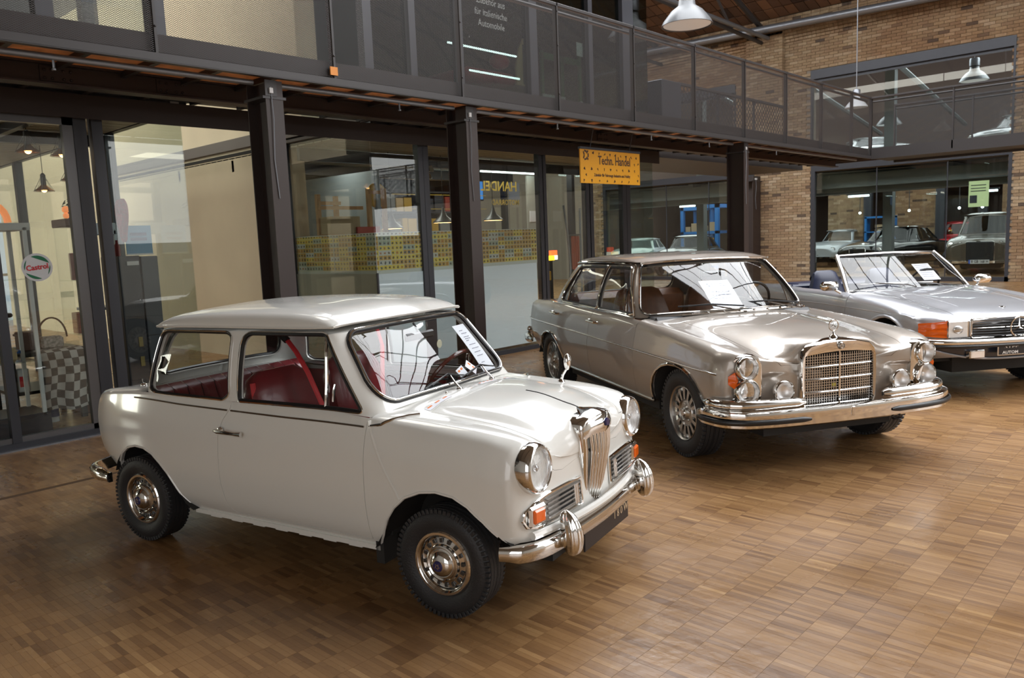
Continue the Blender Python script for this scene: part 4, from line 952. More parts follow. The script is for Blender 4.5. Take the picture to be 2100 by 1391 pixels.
    fb=mk('front_bumper',M_chrome,ELF,bar([(.275,-.655,.318),(.35,-.625,.318),(.405,-.54,.318),(.43,-.42,.318),(.448,-.2,.318),(.455,0,.318),(.448,.2,.318),(.43,.42,.318),(.405,.54,.318),(.35,.625,.318),(.275,.655,.318)],.022,1.65),smooth=60)
    for sd in (1,-1):
        def ov(b):
            prof=[];Z=np.linspace(-1,1,15)
            v=[];f=[];K=40
            for z in Z:
                s_=(1-abs(z)**2.6)**.5 if abs(z)<1 else .12; s_=max(s_,.12)
                for k in range(K):
                    t=2*PI*k/K; fl=1+.055*math.cos(10*t)*(s_>.45)*(math.cos(t)>-.2); rx=.040*s_*fl; ry=.037*s_*(1-.12*z)*fl
                    v.append((.470+.012*(-z)+rx*math.cos(t)*1.2+.014*(1-z*z),sd*.415+ry*math.sin(t),.355+z*.098))
            for i in range(14):
                for k in range(K): f.append((i*K+k,i*K+(k+1)%K,(i+1)*K+(k+1)%K,(i+1)*K+k))
            f+=[tuple(range(K-1,-1,-1)),tuple(range(14*K,15*K))]
            b.add(v,f)
        mk('overrider',M_chrome,fb,ov,smooth=60)
    mk('front_lip',M_cream,ELF,lambda b:b.tube([(.455-.25*y*y,y,.376) for y in np.linspace(-.56,.56,25)],.018,8))
    rb=mk('rear_bumper',M_chrome,ELF,bar([(-2.30,.660,.33),(-2.42,.648,.335),(-2.54,.60,.34),(-2.585,.50,.34),(-2.60,0,.34),(-2.585,-.50,.34),(-2.54,-.60,.34),(-2.42,-.648,.335),(-2.30,-.66,.33)],.026,1.3),smooth=60)
    # number plate holder with worn characters
    pl=mk('number_plate',mat('plate_black',(.012,.013,.018),.35),ELF,lambda b:b.box((.452,-.25,.205),(.462,.25,.302),bev=.004),label='black number plate with worn pale characters')
    text_mesh('1 8 0 W',.052,mat('plate_worn_print',(.55,.40,.25),.6),pl,'plate_lettering',(.463,.155,.266),basis((0,1,0),(0,0,1)))
    # wipers
    for y0,y1 in ((-.10,.06),(.20,.38)):
        def wp(b):
            b.ball((-.262,y0,.862),.013,8,(1.2,1.3,.9)); b.tube([(-.262,y0,.868),(-.31,y0+.03,.888),(-.365,y0+.07,.915)],.006,6,rr=[.009,.006,.004])
        a=mk('wiper',M_chrome2,ELF,wp,smooth=60)
        mk('wiper_blade',M_black,a,lambda b:(b.tube([(-.350,y0-.16,.885),(-.372,y0+.05,.918),(-.362,y0+.20,.892)],.004,6),b.tube([(-.345,y0-.11,.893),(-.364,y0+.05,.924),(-.352,y0+.16,.898)],.0035,6)))
    mk('washer_jet',M_chrome,ELF,lambda b:b.ball((-.245,-.235,.868),.008,6))
    # stickers on scuttle
    def stk(y0,y1,nd,lab):
        pts=n.path((0,1),[(-.243,abs(y0)),(-.243,abs(y1)),(-.208,abs(y1)),(-.208,abs(y0))],vr=(n.V[8],n.V[12])) 
        sd=-1 if y0<0 else 1
        o=panel(n,pts,step=.03,flange=0,off=.0015,sides=(sd,)).build('sticker_strip',M_paper,ELF,label=lab)
        for k in range(nd):
            a=abs(y0)+(abs(y1)-abs(y0))*(k+.2)/nd; c_=abs(y0)+(abs(y1)-abs(y0))*(k+.75)/nd
            q=n.path((0,1),[(-.238,a),(-.238,c_),(-.228,c_),(-.228,a)],vr=(n.V[8],n.V[12])); panel(n,q,step=.03,flange=0,off=.0022,sides=(sd,)).build('orange_dash',M_orange,o)
    stk(.02,.17,4,'white strip of tape with orange dashes'); stk(.26,.40,3,'white strip of tape with orange dashes'); stk(-.24,-.42,3,'white strip of tape with orange dashes')
    # wing mirror on the far wing, aerial
    def wm(b):
        b.lathe([(0,.0),(.022,.0),(.020,.008),(.010,.02)],16,c=(-.01,.50,.802),axis='z')
        b.tube([(-.01,.50,.81),(.0,.50,.845),(.018,.505,.875)],.008,8)
    w_=mk('wing_mirror',M_chrome,ELF,wm); mk('mirror_head',M_chrome,w_,lambda b:b.ball((.028,.505,.915),.045,10,(.42,.62,1.0)),smooth=80)
    mk('boot_hinge',M_chrome,ELF,lambda b:[(b.ball((-2.19,s_*.47,.835),.018,8,(1.3,1,.7)),b.tube([(-2.19,s_*.47,.835),(-2.20,s_*.47,.87)],.003,6)) for s_ in (1,-1)])
    # wheels
    for x in (0,-2.036):
        for sd in (-1,1): elf_wheel(ELF,x,(.615 if x==0 else .59)*sd,sd)
    # ------------- interior -------------
    def seat(b,y,x=-1.0):
        hw=.235
        def cush(L,w0,t):
            N=len(L); K=14; v=[];f=[]
            for i,(px,pz,th) in enumerate(L):
                for k in range(K):
                    a=2*PI*k/K; cs=abs(math.cos(a))**.45*np.sign(math.cos(a)); sn=abs(math.sin(a))**.6*np.sign(math.sin(a))
                    tx,tz=L[min(i+1,N-1)][0]-L[max(i-1,0)][0],L[min(i+1,N-1)][1]-L[max(i-1,0)][1]; l=math.hypot(tx,tz); nx,nz=-tz/l,tx/l
                    v.append((px+nx*sn*th,y+cs*w0[i],pz+nz*sn*th))
            f=[(i*K+k,i*K+(k+1)%K,(i+1)*K+(k+1)%K,(i+1)*K+k) for i in range(N-1) for k in range(K)]+[tuple(range(K-1,-1,-1)),tuple(range((N-1)*K,N*K))]
            b.add(v,f)
        cush([(x-.22,.44,.03),(x-.20,.45,.07),(x+.0,.475,.08),(x+.20,.50,.08),(x+.26,.49,.05),(x+.275,.48,.02)],[.18,.22,.235,.235,.22,.18],0)
        cush([(x-.20,.45,.03),(x-.225,.52,.06),(x-.265,.68,.07),(x-.30,.84,.06),(x-.315,.91,.05),(x-.32,.945,.02)],[.20,.23,.235,.225,.19,.13],0)
    for y in (-.29,.29): mk('front_seat',M_red,ELF,lambda b:seat(b,y),label='red leather seat')
    def pad(b,y):
        b.box((-1.30,y-.17,.70),(-1.205,y+.17,.905),bev=.03)
    def bench(b):
        b.box((-1.95,-.55,.35),(-1.45,.55,.52),bev=.05); 
        for k in range(12):
            y=-.55+k*.092; b.add([(-1.86,y+.002,.50),(-1.86,y+.09,.50),(-1.95,y+.09,.83),(-1.95,y+.002,.83),(-1.83,y+.02,.55),(-1.83,y+.072,.55),(-1.92,y+.072,.80),(-1.92,y+.02,.80),(-2.0,y+.002,.85),(-2.0,y+.09,.85)],[(4,5,6,7),(0,1,5,4),(1,2,6,5),(2,3,7,6),(3,0,4,7),(3,2,9,8)])
    mk('rear_bench',M_red,ELF,bench,smooth=50,label='red leather bench')
    def cards(b):
        for sd in (1,-1): 
            b.box((-1.32,sd*.590-.008,.28),(-.42,sd*.590+.008,.775)); b.box((-2.0,sd*.585-.01,.30),(-1.36,sd*.585+.01,.775))
    mk('door_card',M_red,ELF,cards)
    def shelfs(b):
        b.box((-2.10,-.56,.80),(-1.98,.56,.815)); 
        b.box((-2.05,-.56,.26),(-1.99,.56,.80)); b.box((-.40,-.55,.26),(-.36,.55,.80))
    mk('bulkhead',M_under,ELF,shelfs)
    def dash(b):
        b.box((-.44,-.575,.70),(-.36,.575,.825),bev=.02); b.lathe([(0,0),(.12,0),(.125,.03)],24,c=(-.47,0,.74),R=rotm(0,0,PI/2))
    mk('dashboard',M_black,ELF,dash)
    sw=Matrix.Translation((-.60,.29,.835))@Matrix.Rotation(.62,4,'Y')
    o=mk('steering_wheel',mat('wood_rim',(.10,.018,.012),.2,0,.5),ELF,lambda b:b.tube([(0,.185*math.cos(t),.185*math.sin(t)) for t in np.linspace(0,2*PI,32,endpoint=False)],.011,8,closed=True)); o.matrix_local=sw
    q=mk('wheel_spokes',M_black,o,lambda b:(b.tube([(.02,0,0),(.0,.18,.03)],.006,6),b.tube([(.02,0,0),(.0,-.18,.03)],.006,6),b.ball((.03,0,0),.035,8),b.tube([(.03,0,0),(.30,0,0)],.015,8)))
    mk('rear_view_mirror',M_black,ELF,lambda b:(b.box((-.575,-.12,1.085),(-.555,.12,1.125),bev=.008),b.tube([(-.56,0,1.10),(-.60,0,1.17)],.006,6)))
    mk('inspection_disc',mat('pale_disc',(.55,.52,.38),.5),ELF,lambda b:b.lathe([(0,0),(.022,0),(.022,.002),(0,.002)],20,c=(-.515,.10,1.05),R=rotm(0,0,-PI/2)@rotm(.0,0,0)))
    def belts(b):
        b.tube([(-1.27,-.25,1.11),(-1.21,-.235,1.03),(-1.15,-.22,.92),(-1.08,-.20,.74)],.017,8,flat=.3,up0=(1,0,0))
        b.tube([(-1.27,-.49,.90),(-1.26,-.49,.80),(-1.25,-.48,.70)],.018,8,flat=.3,up0=(1,0,0))
        b.tube([(-1.27,.50,1.08),(-1.20,.46,.97),(-1.12,.35,.80),(-1.0,.2,.62)],.02,8,flat=.3,up0=(1,0,0))
    mk('seat_belt',M_belt,ELF,belts)
    mk('belt_anchor',M_black,ELF,lambda b:b.tube([(-1.30,-.255,1.13),(-1.255,-.248,1.09)],.02,8))
    # door quarter-light catch etc
    def catches(b):
        for sd in (1,-1): b.tube([(-.655,sd*.565,.865),(-.652,sd*.56,.905),(-.648,sd*.56,.925)],.007,6)
    mk('window_catch',M_chrome,ELF,catches)
    # papers (things of their own, lying inside the windscreen)
    def quad_on_ws(y0,y1,z0,z1,off,name,label,cat,m,bend=.0):
        g=EG; ur=(g.U[12],g.u[-1]); acc=Acc(); P=g.path((1,2),[(y0,z0),(y1,z0),(y1,z1),(y0,z1)],ur=ur)
        a=panel(g,P,step=.04,flange=.001,off=off,sides=(1,)); o=a.build(name,m,None,label); o['category']=cat
        o.matrix_world=ELF.matrix_basis; return o
    bpy.context.view_layer.update()
    o=quad_on_ws(.315,.455,.875,1.125,-.014,'price_sheet','long white price sheet behind the windscreen of the cream saloon','sheet',M_paper)
    # printed lines
    g=EG; ur=(g.U[12],g.u[-1]); acc=None
    random.seed(3)
    b=B()
    for k,z in enumerate([1.095,1.08,1.062,1.052,1.042,1.02,1.0,.98,.96,.925]):
        y=.35
        for j in range(random.randint(2,4)):
            L_=random.uniform(.008,.02); 
            if y+L_>.43: break
            P=g.path((1,2),[(y,z),(y+L_,z)],ur=ur); trimline(g,P,.0018,-.0125,b=b,n=4); y+=L_+.006
    q=b.build('printed_text',M_ink,o); q['kind']='stuff'
    for (yc,zc,r_,lab) in ((.115,.905,.3,'small white ticket with orange dashes propped left behind the cream car windscreen'),(.205,.915,-.9,'small white ticket with orange dashes tilted right behind the cream car windscreen')):
        t=mk('ticket',M_paper,None,lambda b:b.box((-.0006,-.038,-.026),(.0006,.038,.026)),label=lab); t['category']='ticket'
        t.matrix_world=ELF.matrix_basis@Matrix.Translation((-.392,yc,zc))@Matrix.Rotation(-.63,4,'Y')@Matrix.Rotation(r_,4,'X')
        for s_ in (-1,1): mk('orange_dash',M_orange,t,lambda b:b.box((.0006,s_*.016-.010,.006),(.0012,s_*.016+.010,.017)))
_e2()
# ---------------- taupe metallic four-door saloon ----------------
M_taupe=mat('taupe_metallic_paint',(.40,.355,.31),.36,.4,1,coatr=.03)
M_tan=mat('tan_leather',(.13,.045,.015),.4,noise=.2); M_dkw=mat('dark_wood',(.06,.022,.01),.25,0,.5)
MBX=thing('vintage_saloon','taupe metallic four-door saloon with tall chrome grille, stacked round lamps and a double front bumper','car',(5.5172,2.439,0),-2.1148)
def net_fix(g,iu,iv,d):
    if g.N[iu,iv]@np.array(d,float)<0: g.N=-g.N; g.flip=not g.flip
    return g
def loop2(b,g,W,off,r,n=8,close=True):
    L=dens(W,.04,False); P1=g.at(L)+g.nrm(L)*off; P2=P1[::-1][1:]*np.array([1,-1,1]); P=np.concatenate([P1,P2])
    b.tube(P[:-1] if close else P,r,n,closed=close)
def barsec(b,pts,r,fl,M=None,closed=False,N=40,ends=True):
    P=np.array(pts,float); U=np.concatenate([[0],np.cumsum(np.linalg.norm(np.diff(P,axis=0),axis=1))]); X_=inter(P,U,np.linspace(0,U[-1]-1e-6,N),0)
    M=M or [(-.9,-.30),(-1,.0),(-.85,.55),(-.45,.95),(0,1.05),(.45,.95),(.85,.55),(1,0),(.9,-.30)]
    v=[]
    for i,p in enumerate(X_):
        t=X_[min(i+1,N-1)]-X_[max(i-1,0)]; t/=np.linalg.norm(t); o=np.cross(t,(0,0,1)); o/=np.linalg.norm(o)
        e=min(1,(i+.6)/2.5,(N-.4-i)/2.5)**.5 if ends else 1
        for a,c_ in M: v.append(p+np.array((0,0,a*r*fl*e))+o*c_*r*e)
    k=len(M); f=[(i*k+j,i*k+(j+1)%k,(i+1)*k+(j+1)%k,(i+1)*k+j) for i in range(N-1) for j in range(k)]+[tuple(range(k-1,-1,-1)),tuple(range((N-1)*k,N*k))]
    b.add(v,f)
def seat_bm(b,x,y,hw=.25,zb=.42,top=.98,w2=.22):
    K=14
    def cush(L,w0):
        N=len(L); v=[];f=[]
        for i,(px,pz,th) in enumerate(L):
            for k in range(K):
                a=2*PI*k/K; cs=abs(math.cos(a))**.45*np.sign(math.cos(a)); sn=abs(math.sin(a))**.6*np.sign(math.sin(a))
                tx,tz=L[min(i+1,N-1)][0]-L[max(i-1,0)][0],L[min(i+1,N-1)][1]-L[max(i-1,0)][1]; l=math.hypot(tx,tz); nx,nz=-tz/l,tx/l
                v.append((px+nx*sn*th,y+cs*w0[i],pz+nz*sn*th))
        f=[(i*K+k,i*K+(k+1)%K,(i+1)*K+(k+1)%K,(i+1)*K+k) for i in range(N-1) for k in range(K)]+[tuple(range(K-1,-1,-1)),tuple(range((N-1)*K,N*K))]
        b.add(v,f)
    cush([(x-.24,zb,.03),(x-.2,zb+.01,.08),(x,zb+.03,.09),(x+.20,zb+.05,.08),(x+.27,zb+.04,.05),(x+.285,zb+.03,.02)],[hw*.8,hw,hw,hw,hw*.9,hw*.75])
    h=top-zb
    cush([(x-.20,zb+.02,.03),(x-.23,zb+.1,.07),(x-.27,zb+h*.5,.075),(x-.31,zb+h*.82,.065),(x-.33,zb+h*.95,.05),(x-.335,zb+h,.02)],[hw*.85,hw,hw,w2,w2*.85,w2*.6])
def star(b,r,d,x=0,c=(0,0,0)):
    """three-pointed star in ring in the y-z plane"""
    b.tube([(c[0],c[1]+r*math.cos(t),c[2]+r*math.sin(t)) for t in np.linspace(0,2*PI,28,endpoint=False)],d,6,closed=True)
    for k in range(3):
        a=PI/2+k*2*PI/3; u=np.array((0,math.cos(a),math.sin(a))); w_=np.array((0,-math.sin(a),math.cos(a))); C=np.array(c,float)
        v=[C+u*r*.98,C+w_*r*.14-u*r*.08,C-w_*r*.14-u*r*.08,C+np.array((d*1.2,0,0)),C-np.array((d*1.2,0,0))]
        b.add(v,[(0,1,3),(0,3,2),(1,0,4),(0,2,4),(1,4,3),(2,3,4)])
def alloy(parent,x,y,side,R,W,rr,slots=15,steer=0):
    def disc(b):
        b.lathe([(rr,-W*.42),(rr+.004,-W*.40),(rr-.006,-W*.36),(rr-.012,-W*.22),(rr-.03,-W*.18),(rr-.034,W*.0)],48)
        b.lathe([(0,-W*.36),(.03,-W*.36),(.040,-W*.33),(.050,-W*.26),(.085,-W*.24),(.095,-W*.30),(.10,-W*.26),(.102,-W*.1)],36)
        for i in range(slots):
            a=2*PI*i/slots; t=B(); t.prism([(.095,-.010),(rr-.012,-.0165),(rr-.012,.0165),(.095,.010)],-W*.29,-W*.12,1); b.add(np.concatenate(t.v)@rotm(0,-a,0).T,t.f)
        for i in range(5):
            a=2*PI*i/5; b.ball((.062*math.cos(a),-W*.28,.062*math.sin(a)),.010,6)
    w_=mk('wheel',M_alu,parent,disc,smooth=40)
    mk('wheel_back',M_black,w_,lambda b:b.lathe([(rr,-W*.3),(rr-.02,0),(rr-.03,W*.02),(0,W*.02)],32))
    mk('hub_cap',M_chrome2,w_,lambda b:b.lathe([(0,-W*.42),(.022,-W*.42),(.028,-W*.38),(.03,-W*.3)],20))
    mk('tyre',M_tyre,w_,lambda b:tyre_bm(b,R,W,rr,nb=56),label='black rubber tyre')
    w_.location=(x,y,R); w_.rotation_euler=(0,random.random()*6,(0 if side<0 else PI)+steer); return w_
def _m():
    ms=lambda x,y,z:[(a,b,c) for a,b,c in zip(x if isinstance(x,(list,tuple)) else [x]*13,y,z)]
    Yc=[.79,.82,.855,.868,.864,.846,.818,.785,.70,.56,.40,.20,0]; Zc=[.29,.34,.47,.62,.69,.80,.88,.918,.93,.935,.94,.942,.943]
    def f(x,cr,ce,b9,b10,b11,yk=1,zb=.29):
        return ms(x,[v*yk for v in [.79,.82,.855,.868,.864,.846,.822,.79]]+[.70*yk,.565,.40,.27,0],[zb,zb+.05,.47,.62,.69,min(.79,cr-.075),cr-.028,cr,cr+.002,b9,b10,b11,ce])
    EP=[
     ms([-3.66,-3.68,-3.70,-3.70,-3.695,-3.69,-3.68,-3.66,-3.64,-3.63,-3.62,-3.62,-3.62],[.66,.70,.73,.745,.745,.74,.725,.69,.60,.48,.34,.17,0],[.40,.43,.52,.62,.70,.80,.845,.868,.874,.876,.877,.878,.878]),
     ms([-3.60,-3.61,-3.62,-3.62,-3.62,-3.61,-3.60,-3.59,-3.57,-3.56,-3.55,-3.55,-3.55],[.70,.735,.775,.79,.79,.78,.765,.73,.63,.50,.35,.17,0],[.38,.42,.52,.62,.70,.80,.86,.885,.888,.89,.892,.893,.893]),
     ms(-3.35,[.73,.77,.815,.83,.828,.815,.79,.76,.67,.54,.38,.19,0],[.34,.39,.50,.62,.69,.80,.868,.897,.902,.906,.91,.912,.913]),
     ms(-3.0,[.77,.80,.84,.855,.85,.835,.805,.775,.69,.555,.39,.2,0],[.30,.36,.48,.62,.69,.80,.877,.91,.92,.925,.93,.934,.935]),
     ms(-2.5,Yc,Zc),ms(-1.8,Yc,Zc),ms(-1.1,Yc,Zc),
     f(-.80,.908,.945,.92,.935,.942),f(-.55,.897,.938,.905,.923,.933),f(-.25,.877,.925,.882,.905,.918),f(0,.858,.911,.858,.885,.903),f(.22,.841,.893,.832,.860,.884),
     f(.38,.825,.872,.808,.832,.862,.995,.32),
     ms([.49]*13,[.77,.80,.835,.848,.845,.83,.806,.772,.68,.555,.385,.275,0],[.35,.39,.48,.60,.67,.74,.782,.808,.808,.785,.805,.848,.855]),
     ms([.54,.54,.545,.55,.55,.55,.55,.55,.55,.545,.548,.552,.555],[.74,.77,.80,.81,.808,.798,.78,.75,.67,.545,.375,.275,0],[.35,.39,.48,.60,.66,.72,.762,.788,.79,.765,.78,.825,.84]),
     ms([.56,.56,.565,.568,.572,.588,.585,.580,.575,.565,.56,.56,.56],[.66,.67,.68,.69,.69,.69,.68,.665,.62,.50,.355,.268,0],[.35,.39,.48,.59,.635,.66,.715,.755,.765,.75,.75,.79,.81]),
     ms([.565,.565,.57,.57,.572,.592,.594,.594,.590,.575,.565,.56,.555],[.50,.50,.50,.50,.50,.50,.495,.485,.47,.42,.335,.262,0],[.35,.39,.48,.585,.635,.66,.70,.727,.735,.73,.725,.75,.77]),
     ms([.57,.57,.575,.575,.577,.570,.565,.562,.56,.555,.55,.55,.55],[.30,.30,.30,.30,.30,.30,.30,.295,.29,.28,.26,.225,0],[.35,.39,.48,.58,.635,.655,.68,.69,.695,.70,.70,.71,.72]),
     ms(.545,[0]*13,[.35,.39,.47,.57,.62,.64,.65,.655,.66,.665,.67,.675,.68])]
    n=Net(EP,nu=360,nv=170); V=n.V;U=n.U; xz=(0,2); low=(0,V[7]); P=lambda pts:n.path(xz,pts,vr=low)
    ax=[(-.448,.325),(-.44,.39),(-.42,.455),(-.375,.525),(-.31,.58),(-.22,.625),(-.12,.650),(0,.658),(.10,.647),(.19,.617),(.265,.568),(.325,.51),(.375,.445),(.405,.38),(.415,.33)]
    ra=[(-3.20,.345),(-3.165,.41),(-3.12,.48),(-3.04,.55),(-2.95,.595),(-2.85,.617),(-2.74,.618),(-2.64,.598),(-2.55,.555),(-2.48,.50),(-2.42,.43),(-2.375,.35),(-2.36,.305)]
    top7=lambda x:(n.ux(x,7),V[7])
    rd=[top7(-2.70),*P([(-2.73,.80),(-2.755,.72),(-2.74,.655),(-2.66,.615),(-2.57,.575),(-2.50,.525),(-2.43,.45),(-2.385,.365),(-2.36,.338),(-1.715,.335),(-1.70,.64),(-1.69,.90)]),top7(-1.685)]
    fd=[top7(-1.678),*P([(-1.683,.90),(-1.693,.64),(-1.708,.335),(-.75,.335),(-.73,.345),(-.722,.6),(-.722,.85)]),top7(-.735)]
    sh=[(0,V[12]),(0,V[0])]+[tuple(a) for a in P(ra)]+[(n.ux(-2.2,0),0),(n.ux(-.6,0),0)]+[tuple(a) for a in P(ax)]+[(n.u[-1],0)]
    s9=[(u_,V[9]) for u_ in np.linspace(n.ux(-.50,9),U[15],12)]
    cl=[(n.ux(-.44,12),V[12]),(n.ux(-.455,11),V[11]),(n.ux(-.475,10),V[10])]+s9+[tuple(a) for a in n.path((1,2),[(.43,.70),(.30,.69)],ur=(U[15],n.u[-1]),vr=(V[5],V[12]))]+[(n.u[-1],V[9])]
    sh+=cl[::-1]+[(n.ux(-.50,12),V[12]),(n.ux(-.64,9)-.0,V[9]),(n.ux(-.76,8),V[8]),top7(-.80)]
    sh+=[top7(-.715)]*0
    # go back along shoulder over the doors
    sh=sh[:-1]+[(fd[-1][0]+.01,V[7])]+fd[::-1]+rd[::-1]+[top7(-2.84),(n.ux(-2.96,8),V[8]),(n.ux(-3.03,12),V[12])]
    panel(n,sh,step=.045,flange=.02).build('body_shell',M_taupe,MBX)
    bl=cl+[(n.u[-1],V[12])]; hood=offp(dens(bl,.03),.0028); hood[hood[:,1]>V[12]-.005,1]=V[12]
    panel(n,hood,step=.04,flange=.02,dn=False).build('bonnet',M_taupe,MBX)
    for sd in (1,-1):
        for dd,hx in ((rd,-2.60),(fd,-1.585)):
            q=offp(dens(dd,.03),.0035); d=panel(n,q,step=.045,flange=.02,sides=(sd,),dn=False).build('door',M_taupe,MBX)
            def h(b):
                y=sd*.850; b.tube([(hx-.10,y,.826),(hx-.08,y+sd*.03,.828),(hx+.10,y+sd*.03,.826),(hx+.12,y,.824)],.011,8); b.lathe([(0,-.0),(.016,0),(.016,.02)],12,c=(hx-.115,y-.0,.826),axis='y')
            mk('door_handle',M_chrome,d,h)
    def tr(b):
        for sd in (1,-1): trimline(n,P([(-3.66,.697),(-3.2,.697),(-2,.695),(-.9,.684),(-.2,.676),(.35,.668),(.50,.662)]),.008,.002,b=b,side=sd,step=.06,n=8)
    mk('side_trim',M_chrome2,MBX,tr)
    def tr2(b):
        for sd in (1,-1): trimline(n,P([(-2.34,.318),(-1.2,.318),(-.46,.318)]),.012,.003,b=b,side=sd,step=.08,n=6)
    mk('sill_trim',M_chrome2,MBX,tr2)
    def lips(b):
        for sd in (1,-1):
            for arc in (ax[:-1],ra[:-1]): trimline(n,P(arc),.012,.002,b=b,side=sd,n=6)
    mk('arch_trim',M_chrome,MBX,lips)
    def under(b):
        for sd in (1,-1):
            for arch in (ax,ra):
                N=len(arch); v=[];fz=[]
                for (x,z) in arch: v+=[(x,sd*.84,z+.004),(x,sd*.5,z+.004)]
                for i in range(N-1): fz.append((2*i,2*i+1,2*i+3,2*i+2) if sd>0 else (2*i,2*i+2,2*i+3,2*i+1))
                b.add(v,fz); b.add([(x,sd*.5,z+.004) for x,z in arch],[tuple(range(N))])
        b.box((-2.36,-.77,.24),(-.46,.77,.33)); b.box((-3.5,-.5,.25),(-2.36,.5,.36)); b.box((-.46,-.5,.22),(.5,.5,.36)); b.box((-.55,-.6,.18),(-.2,.6,.26))
    mk('floor_pan',M_under,MBX,under)
    # greenhouse
    base=[(-3.02,0,.943),(-3.0,.30,.942),(-2.96,.55,.935),(-2.91,.67,.930),(-2.83,.74,.926),(-2.65,.772,.922),(-2.3,.784,.92),(-1.9,.785,.92),(-1.5,.785,.92),(-1.1,.784,.918),(-.90,.778,.913),(-.835,.755,.912),(-.785,.70,.915),(-.69,.55,.926),(-.57,.28,.935),(-.53,0,.938)]
    top=[(-2.50,0,1.345),(-2.50,.26,1.342),(-2.52,.42,1.333),(-2.55,.52,1.325),(-2.56,.575,1.318),(-2.42,.605,1.33),(-2.15,.622,1.338),(-1.85,.627,1.340),(-1.55,.627,1.340),(-1.32,.618,1.336),(-1.20,.605,1.332),(-1.165,.585,1.332),(-1.145,.54,1.334),(-1.11,.42,1.345),(-1.08,.2,1.356),(-1.07,0,1.36)]
    G=[]
    for k,(a,c) in enumerate(zip(base,top)):
        a=np.array(a);c=np.array(c); d=np.array([0,1,0]) if 4<k<11 else (np.array([.6,.6,0])if k==11 else np.array([1,0,0]) if k>11 else np.array([-1,.2,0]))
        G.append([a+(c-a)*t+d*.03*4*t*(1-t) for t in (0,.25,.5,.75,1)])
    g=net_fix(Net(G,nu=400,nv=70,sym=False),200,35,(0,1,0)); gu=g.U; vt=g.v[-1]; sr=(gu[4]*.5+gu[3]*.5,gu[10]*.4+gu[11]*.6)
    rw=rpoly([(-2.615,.952),(-2.345,1.285),(-1.668,1.300),(-1.655,.945)],[.04,.10,.02,.02]); fw_=rpoly([(-1.60,.945),(-1.615,1.300),(-1.205,1.297),(-.885,.942)],[.02,.02,.05,.03])
    Qr=g.path((0,2),rw,ur=sr); Qf=g.path((0,2),fw_,ur=sr)
    ws=[(0,.957)]+rpoly([(.25,.955),(.748,.932),(.585,1.322),(.2,1.338)],[0,.05,.06,0],6)+[(0,1.342)]
    fr=(gu[10]*.5+gu[11]*.5,g.u[-1]); W=[np.array(a) for a in g.path((1,2),ws,ur=fr)]; W[0][0]=W[-1][0]=g.u[-1]
    rwn=[(0,.99)]+rpoly([(.25,.99),(.62,.98),(.50,1.29),(.2,1.30)],[0,.08,.08,0],5)+[(0,1.30)]; Rw=g.path((1,2),rwn,ur=(0,gu[4])); Rw[0][0]=Rw[-1][0]=0
    out=[(0,0)]+[tuple(a) for a in Rw]+[(0,vt),(g.u[-1],vt)]+[tuple(a) for a in W[::-1]]+[(g.u[-1],0)]
    panel(g,out,[Qr,Qf],step=.04,flange=.03).build('cabin_frame',M_taupe,MBX)
    panel(g,W,step=.06,flange=0,off=-.008).build('windscreen',M_glass,MBX); panel(g,Rw,step=.06,flange=0,off=-.008).build('rear_window',M_glass,MBX)
    for sd in (1,-1):
        for Q in (Qr,Qf): panel(g,Q,step=.07,flange=0,off=-.012,sides=(sd,)).build('door_window',M_glass,MBX)
    def seals(b):
        for sd in (1,-1):
            for Q in (Qr,Qf): trimline(g,Q,.010,-.006,b=b,side=sd,closed=True,n=6)
        loop2(b,g,W,.0,.010); loop2(b,g,Rw,0,.010)
    mk('window_seal',M_rubber,MBX,seals)
    def ch(b):
        for sd in (1,-1):
            for Q in (Qr,Qf): trimline(g,offp(Q,-.014),.0085,.003,b=b,side=sd,closed=True,n=6)
            for a_,c_,r_ in (((-1.165,1.29),(-1.045,.95),.008),((-2.44,.955),(-2.33,1.255),.006)): trimline(g,g.path((0,2),[a_,c_],ur=sr),r_,-.006,b=b,side=sd,n=6)
            # A pillar trim
            trimline(g,[(gu[10]*.55+gu[11]*.45,.01),(gu[10]*.55+gu[11]*.45,vt)],.010,.006,b=b,side=sd,n=6)
            trimline(n,[top7(-2.82),top7(-1.8),top7(-.84)],.007,.004,b=b,side=sd,n=6,step=.06)
        loop2(b,g,offp(np.array(W),-.0),.012,.0085)
    mk('window_trim',M_chrome,MBX,ch)
    # roof
    RP=[]
    for x,e,h,wd in ((-2.57,1.318,.006,.935),(-2.54,1.322,.022,.955),(-2.48,1.327,.038,.975),(-2.3,1.333,.055,.99),(-2.0,1.338,.065,1),(-1.6,1.340,.066,1),(-1.35,1.338,.058,.99),(-1.22,1.336,.042,.975),(-1.14,1.335,.028,.96),(-1.09,1.337,.016,.95)):
        RP.append([(x+(.055*(1-b_/.63) if x>-1.3 else (.04*(1-b_/.63) if x<-2.4 else 0)),b_*wd,e+h*k_+(.012*(1-b_/.63) if x>-1.25 or x<-2.5 else 0)) for b_,k_ in zip([.634,.633,.615,.55,.42,.22,0],[0,.2,.45,.72,.9,.98,1])])
    r=net_fix(Net(RP,nu=120,nv=80),60,70,(0,0,1))
    panel(r,[(0,0),(r.u[-1],0),(r.u[-1],r.v[-1]),(0,r.v[-1])],step=.05,flange=.015).build('roof',M_taupe,MBX)
    panel(r,[(.06,.03),(r.u[-1]-.05,.03),(r.u[-1]-.05,r.v[-1]),(.06,r.v[-1])],step=.12,flange=0,off=-.03).build('headlining',mat('grey_headlining',(.30,.28,.25),.8),MBX)
    def rail(b):
        for sd in (1,-1): trimline(r,[(0.02,0.0),(r.u[-1],0)],.010,-.001,b=b,side=sd,step=.06)
    mk('roof_rail',M_chrome,MBX,rail)
